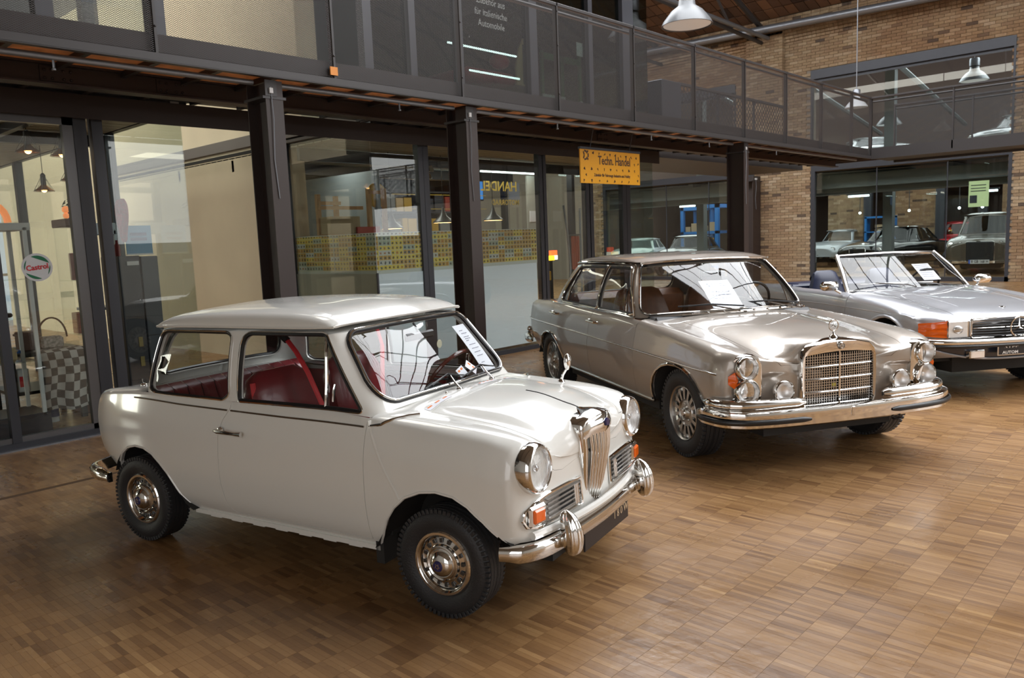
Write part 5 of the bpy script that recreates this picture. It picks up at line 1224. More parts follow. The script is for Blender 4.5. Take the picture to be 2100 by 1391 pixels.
    # grille
    go=[(0,.400),(.20,.402),(.268,.410),(.283,.44),(.288,.60),(.285,.72),(.268,.775),(.225,.81),(.12,.832),(0,.838)]
    full=go+[(-a,b_) for a,b_ in go[::-1][1:-1]]; cz=.61
    def ring(s_,x): return [(x-.35*y*y*.4,y*s_,cz+(z-cz)*s_) for y,z in full]
    def shell(b):
        R=[ring(1.03,.56),ring(1.02,.615),ring(.99,.625),ring(.965,.622)]
        # deeper top bar: inner opening
        gi=[(0,.412),(.2,.412),(.262,.416),(.266,.44),(.268,.60),(.266,.70),(.262,.745),(.25,.752),(.12,.765),(0,.770)]
        fi=gi+[(-a,c) for a,c in gi[::-1][1:-1]]
        R+=[[(.618-.14*y*y,y,z) for y,z in fi],[(.595-.14*y*y,y*.99,z) for y,z in fi]]
        N=len(full); b.add([p for r_ in R for p in r_],[(k*N+i,k*N+(i+1)%N,(k+1)*N+(i+1)%N,(k+1)*N+i) for k in range(len(R)-1) for i in range(N)])
        # bonnet top blend
        M=15; v=[];f=[]
        for k,(x,z,hw) in enumerate(((.615,.836,.20),(.595,.846,.20),(.57,.850,.185),(.55,.853,.17),(.535,.8535,.16),(.53,.845,.155))):
            for j in range(M): t=-1+2*j/(M-1); v.append((x-.12*(t*hw)**2,t*hw,z-.022*t**2-.012*t**4))
        for k in range(5):
            for j in range(M-1): f.append((k*M+j,k*M+j+1,(k+1)*M+j+1,(k+1)*M+j))
        b.add(v,f)
    gr=mk('grille',M_chrome,MBX,shell,smooth=50)
    mk('grille_back',M_black,gr,lambda b:b.box((.50,-.26,.41),(.562,.26,.765)))
    def vb(b):
        for i in range(-14,15):
            if i==0: continue
            y=i*.0178; b.box((.585-.14*y*y,y-.0028,.412),(.600-.14*y*y,y+.0028,.755))
        for z in np.arange(.425,.75,.0172):
            for sd in (1,-1):
                for k in range(5):
                    y0=sd*k*.052; y1=sd*(k+1)*.052; a,c=min(y0,y1),max(y0,y1); b.add([(.597-.14*a*a,a,z-.0022),(.597-.14*c*c,c,z-.0022),(.597-.14*c*c,c,z+.0022),(.597-.14*a*a,a,z+.0022)],[(0,1,2,3)])
    o=mk('grille_mesh',M_chrome2,gr,vb,smooth=0); o['kind']='stuff'
    mk('grille_divider',M_chrome,gr,lambda b:b.box((.59,-.006,.41),(.612,.006,.77),bev=.002))
    for z in (.675,.590,.505,.425): mk('grille_cross_bar',M_chrome,gr,lambda b:b.tube([(.606-.14*y*y,y,z) for y in np.linspace(-.264,.264,9)],.0045,6))
    mk('grille_badge',M_chrome2,gr,lambda b:(b.lathe([(0,.012),(.022,.012),(.024,.006),(.026,0)],20,c=(.622,0,.805),axis='x'),star(b,.018,.0018,c=(.637,0,.805))))
    mk('sticker',mat('yellow_sticker',(.55,.50,.05),.5),gr,lambda b:b.box((.596,-.045,.535),(.598,-.015,.555)))
    so=mk('bonnet_star',M_chrome,MBX,lambda b:(b.lathe([(.0,.0),(.030,0),(.026,.012),(.010,.02),(.006,.035),(.004,.045)],16,c=(.545,0,.852),axis='z'),star(b,.036,.0035,c=(.545,0,.93))),smooth=50)
    # lamp units
    lo=[(.69,.468),(.745,.472),(.785,.51),(.808,.58),(.812,.65),(.79,.72),(.745,.768),(.69,.785),(.64,.785),(.60,.765),(.58,.72),(.578,.64),(.575,.56),(.585,.50),(.63,.472)]
    for sd in (1,-1):
        def un(b):
            c=(.695,.625); N=len(lo); xs=lambda y:.625-.75*max(0,y-.66)**1.3
            R=[]
            for s_,dx in ((1.04,-.13),(1.04,-.04),(1.0,-.026),(.93,-.024),(.0,-.032)): R.append([(xs(y)+dx,sd*(c[0]+(y-c[0])*s_),c[1]+(z-c[1])*s_) for y,z in lo])
            b.add([p for r_ in R for p in r_],[(k*N+i,k*N+(i+1)%N,(k+1)*N+(i+1)%N,(k+1)*N+i) if sd>0 else (k*N+i,(k+1)*N+i,(k+1)*N+(i+1)%N,k*N+(i+1)%N) for k in range(4) for i in range(N)])
        u=mk('lamp_cluster',M_chrome,MBX,un,smooth=45)
        for zc,r_ in ((.706,.068),(.553,.076)):
            def lf(b): b.lathe([(r_+.008,-.03),(r_+.010,0),(r_+.006,.012),(r_,.016),(r_-.003,.010)],32,axis='x')
            l=mk('headlamp',M_chrome,u,lf,smooth=50); l.location=(.612,sd*.688,zc)
            # sub-parts stay on cluster level
            a=mk('lens',M_lens,u,lambda b:b.lathe([(r_,.010),(r_*.8,.020),(r_*.5,.027),(0,.031)],28,axis='x'),smooth=60); a.location=l.location
            a=mk('reflector',M_refl,u,lambda b:b.lathe([(r_,.006),(r_*.8,-.02),(r_*.5,-.035),(r_*.2,-.042),(r_*.18,-.02),(0,-.018)],28,axis='x'),smooth=60); a.location=l.location
        def am(b):
            v=[(.595,.745,.63),(.588,.765,.685),(.560,.797,.655),(.560,.797,.605),(.588,.765,.575),(.606,.765,.63)]
            b.add([(x,sd*y,z) for x,y,z in v],[(0,1,5),(1,2,5),(2,3,5),(3,4,5),(4,0,5)])
        mk('indicator_lens',M_amber,u,am,label='amber indicator lens')
        # fog lamp
        fl=mk('fog_lamp',M_chrome,MBX,lambda b:b.lathe([(0,-.06),(.035,-.055),(.060,-.035),(.070,-.01),(.073,.008),(.072,.018),(.066,.024),(.062,.018)],32,axis='x'),smooth=50); fl.location=(.645,sd*.45,.545)
        mk('fog_lens',M_lens,fl,lambda b:b.lathe([(.064,.018),(.05,.026),(.03,.030),(0,.032)],24,axis='x')); mk('reflector',M_refl,fl,lambda b:b.lathe([(.063,.014),(.05,-.01),(.03,-.022),(0,-.025)],24,axis='x'))
        # upper bumper wing
        S2=[(-1,-.9),(-1,.3),(-.7,.8),(-.2,1),(.3,.95),(.8,.5),(1,-.1),(1,-.9)]
        pts=[(.40,.875,.478),(.50,.868,.478),(.585,.83,.478),(.635,.75,.476),(.655,.60,.472),(.66,.42,.468),(.662,.30,.465)]
        if sd<0: pts=[(a,-b_,c) for a,b_,c in pts]
        else: pts=pts
        pts2=pts if sd<0 else pts[::-1]
        mk('upper_bumper',M_chrome,MBX,lambda b:barsec(b,pts2,.026,1.25,S2,N=26),smooth=40)
    lp=[(.36,-.90,.395),(.50,-.895,.395),(.60,-.86,.392),(.665,-.77,.388),(.70,-.60,.385),(.712,-.35,.382),(.718,0,.380),(.712,.35,.382),(.70,.60,.385),(.665,.77,.388),(.60,.86,.392),(.50,.895,.395),(.36,.90,.395)]
    lb=mk('front_bumper',M_chrome,MBX,lambda b:barsec(b,lp,.030,1.9,[(-1,-.8),(-1,.2),(-.8,.75),(-.3,.8),(.25,.85),(.55,1.0),(.85,.8),(1,.2),(1,-.8)],N=60),smooth=40)
    def rubs(pts,nm):
        mk(nm,M_rubber,lb,lambda b:barsec(b,pts,.010,1.7,N=30),smooth=50)
    rubs([(.40,-.932,.385),(.52,-.928,.385),(.624,-.888,.382),(.692,-.787,.378),(.728,-.61,.374),(.739,-.42,.372),(.742,-.31,.371)],'bumper_rubber')
    rubs([(.742,.31,.371),(.739,.42,.372),(.728,.61,.374),(.692,.787,.378),(.624,.888,.382),(.52,.928,.385),(.40,.932,.385)],'bumper_rubber')
    mk('bumper_clip',M_chrome,lb,lambda b:[b.box((.735,y-.012,.365),(.752,y+.012,.425),bev=.004) for y in (0,)])
    mk('tow_eye',M_black,MBX,lambda b:b.tube([(.66+.022*math.cos(t),.42+.03*math.sin(t),.285) for t in np.linspace(0,2*PI,14,endpoint=False)],.006,6,closed=True))
    mk('rear_bumper',M_chrome,MBX,lambda b:(barsec(b,[(-3.35,.86,.475),(-3.60,.84,.48),(-3.76,.76,.485),(-3.84,.55,.485),(-3.86,0,.485),(-3.84,-.55,.485),(-3.76,-.76,.485),(-3.60,-.84,.48),(-3.35,-.86,.475)],.04,1.3),b.ball((-3.66,-.80,.56),.03,8),b.ball((-3.66,.80,.56),.03,8)),smooth=50)
    for x in (0,-2.80):
        for sd in (-1,1): alloy(MBX,x,(.745)*sd,sd,.312,.19,.192,15,steer=0)
    # wipers, vent strip
    for y0,y1,yt_ in ((-.28,.02,.10),(.22,.52,.55)):
        a=mk('wiper',M_chrome2,MBX,lambda b:b.tube([(-.47,y0+.28,.945),(-.53,y0+.20,.965),(-.60,y0+.05,1.0)],.006,6)); mk('wiper_blade',M_black,a,lambda b:b.tube([(-.545,y0+.30,.985),(-.60,y0+.05,1.008),(-.655,y0-.22,1.0)],.007,6))
    vs=mk('cowl_vent',M_chrome,MBX,lambda b:(b.tube([(-.485-.28*y*y,y,.955-.03*y*y) for y in np.linspace(-.52,.52,21)],.007,6),[b.box((-.50-.28*y*y,y-.004,.950-.03*y*y),(-.46-.28*y*y,y+.004,.962-.03*y*y)) for y in np.linspace(-.45,.45,8)]))
    # interior
    for y in (-.36,.36): mk('front_seat',M_tan,MBX,lambda b:seat_bm(b,-1.35,y,.30,.48,1.10,.24),label='tan leather seat')
    mk('rear_bench',M_tan,MBX,lambda b:(b.box((-2.75,-.66,.42),(-2.2,.66,.60),bev=.05),b.box((-2.85,-.64,.60),(-2.62,.64,1.00),bev=.06)),label='tan leather bench')
    mk('door_card',M_tan,MBX,lambda b:[b.box((-2.65,sd*.77-.01,.38),(-.76,sd*.77+.01,.90)) for sd in (1,-1)])
    mk('dashboard',M_black,MBX,lambda b:(b.box((-.86,-.72,.78),(-.62,.72,.925),bev=.03),b.box((-.62,-.6,.3),(-.58,.6,.9))))
    mk('dash_wood',M_dkw,MBX,lambda b:b.box((-.88,-.70,.86),(-.855,.70,.91)))
    o=mk('steering_wheel',M_black,MBX,lambda b:(b.tube([(0,.20*math.cos(t),.20*math.sin(t)) for t in np.linspace(0,2*PI,32,endpoint=False)],.012,8,closed=True),b.tube([(.03,-.19,0),(.04,0,0),(.03,.19,0)],.012,6),b.ball((.03,0,0),.05,8),b.tube([(.03,0,0),(.25,0,0)],.02,8))); o.matrix_local=Matrix.Translation((-1.02,.36,.955))@Matrix.Rotation(.45,4,'Y')
    mk('rear_view_mirror',M_black,MBX,lambda b:b.box((-.98,-.11,1.20),(-.96,.11,1.25),bev=.01))
    # sheet
    P=[(-.155,.985),(.12,.985),(.075,1.17),(-.20,1.17)]
    acc=Acc(); [panel(g,g.path((1,2),[(0,.985),(h_,.985),(h_,1.19),(0,1.19)],ur=fr),step=.05,flange=.001,off=-.016,sides=(sg,),acc=acc) for h_,sg in ((.21,-1),(.05,1))]; a=acc
    bpy.context.view_layer.update()
    v=np.concatenate(a.v)
    o=a.build('price_sheet',M_paper,None,'large white paper sheet standing behind the windscreen of the taupe saloon'); o['category']='sheet'; o.matrix_world=MBX.matrix_basis
    b=B(); random.seed(5)
    for z in (1.165,1.15,1.105,1.08,1.055):
        y=-.16
        while y<.01:
            L_=random.uniform(.01,.03); trimline(g,g.path((1,2),[(abs(y),z),(max(abs(y+L_),.001),z)],ur=fr),.0025,-.0155,b=b,n=4,side=-1); y+=L_+.012
    q=b.build('printed_text',M_ink,o); q['kind']='stuff'
    return n,g
_mn,_mg=_m()
# ---------------- silver open two-seater ----------------
M_silver=mat('silver_metallic_paint',(.46,.47,.50),.32,.5,1,coatr=.03); M_blue=mat('navy_leather',(.010,.015,.045),.4)
SLX=thing('convertible','silver open roadster with slatted grille and amber indicators, cut by the right picture edge','car',(8.697,2.085,0),-2.2393)
def _s():
    ms=lambda x,y,z:[(a,b,c) for a,b,c in zip(x if isinstance(x,(list,tuple)) else [x]*11,y,z)]
    # rows: 0 bottom 1 2 3 crease 4 5 shoulder 6 crest 7 bonnet crease 8 9 10 centre
    def f(x,sh,cr,c7,ce,k=1,zb=.22):
        return ms(x,[v*k for v in (.72,.77,.815,.835,.828,.805,.74,.53,.40,.20,0)],[zb,zb+.07,.48,.64,.735,sh-.03,cr,c7,(c7+ce)/2+.004,ce-.001,ce])
    EP=[ms([-3.05,-3.07,-3.09,-3.09,-3.08,-3.07,-3.05,-3.04,-3.04,-3.04,-3.04],[.55,.60,.64,.66,.66,.65,.58,.44,.32,.16,0],[.36,.40,.50,.60,.70,.78,.805,.81,.81,.81,.81]),
     f(-2.95,.81,.83,.835,.84,.86,.33),f(-2.5,.86,.872,.875,.88,.95),f(-2.0,.875,.885,.89,.89),f(-1.4,.875,.885,.89,.89),f(-.85,.873,.885,.893,.90),
     f(-.60,.868,.882,.892,.912),f(-.3,.852,.868,.876,.902),f(0,.828,.845,.852,.880),f(.25,.800,.815,.825,.852),f(.45,.765,.783,.794,.820,1,.30),
     ms([.55,.57,.59,.60,.60,.60,.61,.62,.62,.62,.62],[.70,.75,.80,.815,.812,.79,.72,.52,.39,.2,0],[.34,.38,.48,.60,.68,.725,.755,.764,.776,.786,.788]),
     ms([.60,.62,.64,.66,.66,.66,.68,.70,.705,.71,.71],[.66,.71,.76,.77,.77,.755,.70,.50,.38,.2,0],[.35,.39,.48,.58,.65,.69,.715,.73,.745,.757,.76]),
     ms([.66,.68,.70,.72,.725,.73,.74,.75,.755,.76,.765],[.56,.57,.58,.59,.59,.59,.57,.46,.36,.19,0],[.36,.39,.47,.56,.62,.66,.69,.705,.715,.725,.728]),
     ms([.70,.71,.73,.74,.745,.75,.755,.76,.765,.77,.775],[.30]*6+[.29,.27,.24,.15,0],[.36,.39,.47,.55,.60,.64,.66,.675,.685,.70,.705]),
     ms(.74,[0]*11,[.36,.39,.46,.54,.58,.61,.63,.64,.65,.66,.665])]
    EP=[[(a,b*1.0,c) for a,b,c in r] for r in EP]
    n=Net(EP,nu=260,nv=130); V=n.V; P=lambda pts:n.path((0,2),pts,vr=(0,V[5]))
    cx=.12; ax=[(cx+.40*math.cos(a),.30+.405*math.sin(a)) for a in np.linspace(PI,0,15)]
    rx=-2.27; ra=[(rx+.38*math.cos(a),.30+.37*math.sin(a)) for a in np.linspace(PI,0,15)]
    t6=lambda x:(n.ux(x,6),V[6])
    dr=[t6(-1.62),*P([(-1.64,.80),(-1.66,.5),(-1.60,.285),(-.60,.285),(-.585,.5),(-.565,.84)]),t6(-.57)]
    sh=[(0,V[10]),(0,0)]+P(ra)+P(ax)+[(n.u[-1],0),(n.u[-1],V[10]),(n.ux(-.60,10),V[10]),(n.ux(-.62,7),V[7]),(n.ux(-.75,6),V[6])]
    sh=sh[:-1]+[(dr[-1][0]+.01,V[6])]+dr[::-1]+[t6(-1.9),(n.ux(-1.95,8),V[8]),(n.ux(-1.95,10),V[10])]
    panel(n,[tuple(a) for a in sh],step=.05,flange=.03).build('body_shell',M_silver,SLX)
    for sd in (1,-1): panel(n,offp(dens([tuple(a) for a in dr],.03),.004),step=.05,flange=.03,sides=(sd,),dn=False).build('door',M_silver,SLX)
    def gaps(b):
        for sd in (1,-1): trimline(n,[t6(-.58),(n.ux(-.5,7),V[7]-.03),(n.ux(.3,7),V[7]-.03),(n.ux(.66,7),V[7]-.02)],.003,-.001,b=b,side=sd)
    mk('bonnet_gap',M_black,SLX,gaps)
    def cr(b):
        for sd in (1,-1): 
            trimline(n,[(n.ux(-.4,8),V[8]),(n.ux(.0,8),V[8]+.02),(n.ux(.5,8),V[8]+.03)],.009,-.0045,b=b,side=sd,flat=.8,n=8)
            trimline(n,P([(-2.6,.735),(-1,.745),(.2,.732)]),.005,-.001,b=b,side=sd)
    mk('body_crease',M_silver,SLX,cr)
    def lips(b):
        for sd in (1,-1):
            for arc in (ax[1:-1],ra[1:-1]): trimline(n,P(arc),.018,.0,b=b,side=sd,n=8)
    mk('arch_lip',M_silver,SLX,lips)
    def under(b):
        for sd in (1,-1):
            for arch in (ax,ra):
                N=len(arch); v=[];fz=[]
                for (x,z) in arch: v+=[(x,sd*.80,z+.004),(x,sd*.45,z+.004)]
                for i in range(N-1): fz.append((2*i,2*i+1,2*i+3,2*i+2) if sd>0 else (2*i,2*i+2,2*i+3,2*i+1))
                b.add(v,fz); b.add([(x,sd*.45,z+.004) for x,z in arch],[tuple(range(N))])
        b.box((-1.88,-.72,.19),(-.3,.72,.27)); b.box((-2.9,-.45,.2),(-1.88,.45,.4)); b.box((-.3,-.45,.2),(.55,.45,.4)); b.box((-1.98,-.74,.25),(-1.90,.74,.86))
    mk('floor_pan',M_under,SLX,under)
    # lamps, grille
    fr=(n.U[10],n.u[-1]); F=lambda pts:n.path((1,2),pts,ur=fr)
    for sd in (1,-1):
        def amb(b):
            # wraparound
            v=[];f=[]; ys=[(.66,.742),(.72,.728),(.78,.70),(.825,.655),(.842,.60)]
            K=9
            for j,(y,x) in enumerate(ys):
                for k in range(K):
                    t=k/(K-1); z=.553+(.148-.012*j+.005)*t+.006*j; rib=.006*(math.cos(t*10*PI))
                    v.append((x+rib+.006,sd*y,z))
            for j in range(4):
                for k in range(K-1): q=(j*K+k,(j+1)*K+k,(j+1)*K+k+1,j*K+k+1); f.append(q if sd>0 else q[::-1])
            b.add(v,f)
        mk('indicator_lens',M_amber,SLX,amb,label='ribbed amber indicator lens')
        o=mk('headlamp',M_chrome,SLX,lambda b:b.box((.68,min(sd*.445,sd*.66),.545),(.757,max(sd*.445,sd*.66),.705),bev=.012))
        mk('reflector',M_refl,o,lambda b:b.box((.757,min(sd*.47,sd*.655),.555),(.761,max(sd*.47,sd*.655),.695)))
        mk('bulb_shield',M_chrome2,o,lambda b:b.ball((.766,sd*.565,.625),.035,8,(.3,1.4,1)))
        mk('lens',M_lens,o,lambda b:b.box((.778,min(sd*.45,sd*.658),.548),(.786,max(sd*.45,sd*.658),.702),bev=.003))
    gr=mk('grille',M_chrome,SLX,lambda b:b.tube([(.795-.1*y*y*2,y,z) for y,z in rpoly([(-.435,.540),(.435,.540),(.435,.712),(-.435,.712)],.02,3)],.011,8,closed=True))
    mk('grille_back',M_black,gr,lambda b:b.box((.70,-.43,.54),(.755,.43,.71)))
    for k in range(7):
        z=.557+k*.0235
        mk('grille_slat',M_black if k!=3 else M_chrome,gr,lambda b:b.tube([(.785-.2*y*y,y,z) for y in np.linspace(-.42,.42,12)],.006 if k!=3 else .0045,6))
    mk('star',M_chrome,gr,lambda b:star(b,.088,.007,c=(.815,0,.627)),label='large three-pointed star in a ring')
    mk('bonnet_badge',M_chrome2,SLX,lambda b:b.lathe([(0,.008),(.025,.006),(.028,0)],16,c=(.60,0,.79),axis='z'))
    bp_=[(.30,-.88,.525),(.55,-.885,.525),(.70,-.85,.525),(.785,-.76,.522),(.83,-.55,.518),(.85,-.25,.515),(.855,0,.515),(.85,.25,.515),(.83,.55,.518),(.785,.76,.522),(.70,.85,.525),(.55,.885,.525),(.30,.88,.525)]
    fb=mk('front_bumper',M_chrome,SLX,lambda b:barsec(b,bp_,.03,1.0,N=60),smooth=50)
    mk('bumper_rubber',M_rubber,fb,lambda b:barsec(b,[(x+.008*(x>.7),y*1.012,z-.034) for x,y,z in bp_],.026,.7,N=60),smooth=50)
    def val(b):
        ys=np.linspace(-.80,.80,25); v=[]
        for y in ys: 
            zz=.352+.11*(abs(y)/.8)**3; xo=.80-.16*(abs(y)/.8)**4
            v+=[(xo,y,.50),(xo+.01,y,(zz+.5)/2),(xo-.01,y,zz),(xo-.10,y,zz-.0)]
        b.add(v,[(i*4+k,(i+1)*4+k,(i+1)*4+k+1,i*4+k+1) for i in range(24) for k in range(3)])
    mk('valance',mat('dark_valance',(.02,.025,.04),.25,0,.5),SLX,val)
    mk('spoiler_lip',M_silver,SLX,lambda b:b.tube([(.80-.16*(abs(y)/.8)**4,y,.352+.11*(abs(y)/.8)**3) for y in np.linspace(-.80,.80,25)],.010,6))
    for sd in (1,-1): 
        o=mk('fog_lamp',M_chrome,SLX,lambda b:b.box((.78,min(sd*.345,sd*.50),.368),(.835,max(sd*.345,sd*.50),.44),bev=.008)); mk('fog_lens',M_refl,o,lambda b:b.box((.835,min(sd*.36,sd*.485),.376),(.840,max(sd*.36,sd*.485),.432)))
    pl=mk('number_plate',M_chrome2,SLX,lambda b:b.box((.86,-.255,.382),(.868,.255,.512),bev=.006),label='dealer name plate with pale lettering on black')
    mk('plate_face',mat('plate_black',(.012,.013,.018),.35),pl,lambda b:b.box((.868,-.24,.395),(.871,.24,.50)))
    Mw=mat('white_lettering',(.75,.75,.75),.5)
    text_mesh('STEF',.07,Mw,pl,'plate_lettering',(.8715,-.12,.462),basis((0,1,0),(.12,.12,1)),bold=.0012); text_mesh('AUTOM',.035,Mw,pl,'plate_lettering',(.8715,-.13,.412),basis((0,1,0),(0,0,1)),bold=.001,sx=1.25)
    # windscreen frame
    zb=.885; B0=[(-.52,0),(-.56,.30),(-.66,.60),(-.70,.70)]; T0=[(-1.02,0),(-1.04,.30),(-1.10,.52),(-1.13,.585)]
    def wf(b):
        top=[(x,y,1.265-.02*(y/.6)**2) for x,y in T0]; bot=[(x,y,zb+.012-.015*(y/.7)) for x,y in B0]
        m_=lambda L:[(x,-y,z) for x,y,z in L[::-1][:-1]]+L
        b.tube(m_(top),.022,8,flat=.8); b.tube(m_(bot),.014,8)
        for sd in (1,-1): b.tube([(-.70,sd*.715,zb-.03),(-.91,sd*.655,1.08),(-1.13,sd*.59,1.25)],.026,8,flat=1.0)
    mk('windscreen_frame',M_chrome2,SLX,wf,smooth=50)
    def gl(b):
        v=[];R=list(zip(B0,T0)); R=[((a[0],-a[1]),(c[0],-c[1])) for a,c in R[::-1][:-1]]+R
        for (a,c) in R: v+=[(a[0],a[1],zb+.01),(c[0],c[1],1.25)]
        b.add(v,[(2*i,2*i+2,2*i+3,2*i+1) for i in range(len(R)-1)])
    mk('windscreen',M_glass,SLX,gl,smooth=80)
    for sd in (1,-1):
        m_=mk('door_mirror',M_chrome,SLX,lambda b:(b.box((-.80,min(sd*.81,sd*1.0),.905),(-.69,max(sd*.81,sd*1.0),1.00),bev=.03),b.tube([(-.74,sd*.86,.92),(-.70,sd*.80,.875)],.014,8)),smooth=60)
    for y in (-.36,.36):
        mk('seat',M_blue,SLX,lambda b:seat_bm(b,-1.45,y,.25,.42,1.06,.17),label='navy leather seat')
    mk('cabin_trim',M_blue,SLX,lambda b:(b.box((-1.95,-.72,.60),(-1.88,.72,.90),bev=.02),[b.box((-1.62,sd*.74-.01,.3),(-.62,sd*.74+.01,.88)) for sd in (1,-1)]))
    mk('tonneau',M_blue,SLX,lambda b:b.box((-2.35,-.62,.86),(-1.92,.62,.905),bev=.02))
    mk('dashboard',M_black,SLX,lambda b:(b.box((-.86,-.70,.72),(-.60,.70,.895),bev=.03),b.box((-.64,-.66,.3),(-.60,.66,.85))))
    o=mk('steering_wheel',M_black,SLX,lambda b:(b.tube([(0,.19*math.cos(t),.19*math.sin(t)) for t in np.linspace(0,2*PI,28,endpoint=False)],.012,8,closed=True),b.ball((.03,0,0),.05,8),b.tube([(.0,-.18,0),(.03,0,0),(.0,.18,0)],.012,6))); o.matrix_local=Matrix.Translation((-.98,.36,.90))@Matrix.Rotation(.4,4,'Y')
    for y0 in (-.18,.15):
        mk('wiper',M_chrome2,SLX,lambda b:(b.tube([(-.50,y0+.12,.915),(-.56,y0+.06,.94),(-.66,y0-.25,.965)],.007,6),b.tube([(-.60,y0+.05,.955),(-.69,y0-.45,.96)],.005,6)))
    for x in (cx,rx):
        for sd in (-1,1): alloy(SLX,x,.735*sd,sd,.31,.19,.185,14)
    o=mk('price_sheet',M_paper,None,lambda b:b.box((-.001,-.10,-.14),(.001,.10,.14)),label='white paper sheet leaning behind the windscreen of the silver roadster'); o['category']='sheet'
    bpy.context.view_layer.update()
    o.matrix_world=SLX.matrix_basis@Matrix.Translation((-.89,.33,1.045))@Matrix.Rotation(-.93,4,'Y')
    b=B(); random.seed(2)
    for k in range(7):
        b.box((.001,-.08,.11-k*.033),(.0018,-.08+random.uniform(.08,.16),.118-k*.033))
    q=b.build('printed_text',M_ink,o); q['kind']='stuff'
_s()
# ---------------- signs and shop contents ----------------
def T(name,label,cat,m,fn,group=None,parts=(),**k):
    """a thing: main mesh plus child parts"""
    o=mk(name,m,None,fn,**k); tag(o,label,cat,group)
    for nm,mm,f in parts: mk(nm,mm,o,f)
    return o
C_=lambda n,c,r=.6,**k:mat(n,c,r,**k)
M_yel=C_('yellow_board',(.62,.28,.004),.45); M_dk=C_('dark_print',(.06,.025,.01),.6); M_wood=C_('pine_wood',(.42,.24,.11),.6,noise=.2,nscale=8); M_card=C_('cardboard',(.36,.27,.16),.8); M_white=C_('white_enamel',(.62,.64,.66),.4)
M_navy=C_('navy_board',(.015,.018,.03),.4); M_warm=C_('warm_bulb',(1,.62,.25),.5,emit=9,ecol=(1,.55,.2)); M_brown=C_('brown_stuff',(.10,.045,.03),.6)
def _signs():
    sg=T('hanging_sign','yellow hanging sign with tool pictures and the words Techn. Handel','sign',M_yel,lambda b:b.box((7.785,6.0,2.232),(9.075,6.015,2.64)),smooth=0)
    mk('sign_rail',M_frame,sg,lambda b:(b.box((7.78,5.99,2.64),(9.08,6.03,2.668)),[b.tube([(x,6.01,2.66),(x,5.95,2.9)],.005,5) for x in (8.0,8.85)]))
    R=basis((1,0,0),(0,0,1))
    text_mesh('Techn. Handel',.150,M_dk,sg,'sign_lettering',(8.50,5.998,2.515),R,bold=.003,sx=.80)
    text_mesh('Zubehör für Fahrzeuge Industrie und Hobby',.052,M_dk,sg,'sign_lettering',(8.45,5.998,2.335),R,bold=.0012,sx=.84)
    rnd=random.Random(8)
    def icons(b):
        P=[(8.05+i*.118,2.600-.003*i) for i in range(9)]+[(7.85+i*.16,2.262) for i in range(7)]+[(7.87+i*.135,2.405) for i in range(9)]+[(9.03,2.50),(9.04,2.35),(8.95,2.49),(7.90,2.33),(9.02,2.28)]
        for x,z in P:
            a=rnd.uniform(-1,1); w_,h=rnd.uniform(.008,.017),rnd.uniform(.02,.034); b.cbox((x,5.9985,z),(w_,.002,h),rotm(0,a,0)); b.cbox((x+math.sin(a)*h*.4,5.9985,z+math.cos(a)*h*.4),(w_*2.2,.002,w_),rotm(0,a,0))
        for k in range(7): a=k*.9; b.cbox((7.90+.045*math.cos(a),5.9985,2.57+.05*math.sin(a)),(.022,.002,.045),rotm(0,a,0))
    o=mk('sign_pictures',M_dk,sg,icons,smooth=0); o['kind']='stuff'
    # round oil sticker on the door glass
    cx,cz,r=2.197,1.505,.118
    st=T('round_sticker','round green and white sticker with red script stuck on the shop door glass','sticker',M_white,lambda b:b.lathe([(0,0),(r,0),(r,.003),(0,.003)],40,c=(cx,7.484,cz),axis='y'),smooth=0)
    Mg=C_('green_print',(.01,.16,.07)); Mr=C_('red_print',(.60,.02,.03))
    for a0,a1 in ((.35,2.0),(2.45,3.35),(3.6,5.0),(5.6,6.45)):
        mk('green_segment',Mg,st,lambda b:b.prism([(cx+r*.84*math.cos(t),cz+r*.84*math.sin(t)) for t in np.linspace(a0,a1,12)],7.4815,7.4835,1),smooth=0)
    text_mesh('Castrol',.062,Mr,st,'red_lettering',(cx,7.4805,cz-.0),basis((1,0,.10),(.15,0,1)),bold=.0016,sx=.92)
    # yellow product posters
    m,nt,p,N,L=nodes('product_poster')
    g=N('NewGeometry'); ad=N('VectorMath',operation='MULTIPLY'); L(g.outputs['Position'],ad.inputs[0]); ad.inputs[1].default_value=(1,1,1)
    s=N('SeparateXYZ'); L(g.outputs['Position'],s.inputs[0]); xy=N('Math',operation='ADD'); L(s.outputs['X'],xy.inputs[0]); L(s.outputs['Y'],xy.inputs[1])
    c=N('CombineXYZ'); L(xy.outputs[0],c.inputs[0]); L(s.outputs['Z'],c.inputs[1]); d=N('VectorMath',operation='DIVIDE'); L(c.outputs[0],d.inputs[0]); d.inputs[1].default_value=(.062,.058,1)
    f=N('VectorMath',operation='FLOOR'); L(d.outputs[0],f.inputs[0]); fr=N('VectorMath',operation='FRACTION'); L(d.outputs[0],fr.inputs[0])
    w1=N('TexWhiteNoise'); L(f.outputs[0],w1.inputs['Vector']); fl=N('VectorMath',operation='MULTIPLY'); L(f.outputs[0],fl.inputs[0]); fl.inputs[1].default_value=(.34,1,1); ff=N('VectorMath',operation='FLOOR'); L(fl.outputs[0],ff.inputs[0]); w2=N('TexWhiteNoise'); L(ff.outputs[0],w2.inputs['Vector'])
    r1=N('ValToRGB'); r1.color_ramp.interpolation='CONSTANT'; cr=r1.color_ramp; cr.elements[0].color=(.66,.50,.03,1); cr.elements[1].color=(.30,.36,.28,1); cr.elements[1].position=.62
    for x,cc in ((.3,(.45,.26,.02)),(.80,(.48,.50,.47)),(.92,(.50,.36,.02))): e=cr.elements.new(x); e.color=(*cc,1)
    L(w2.outputs['Value'],r1.inputs[0])
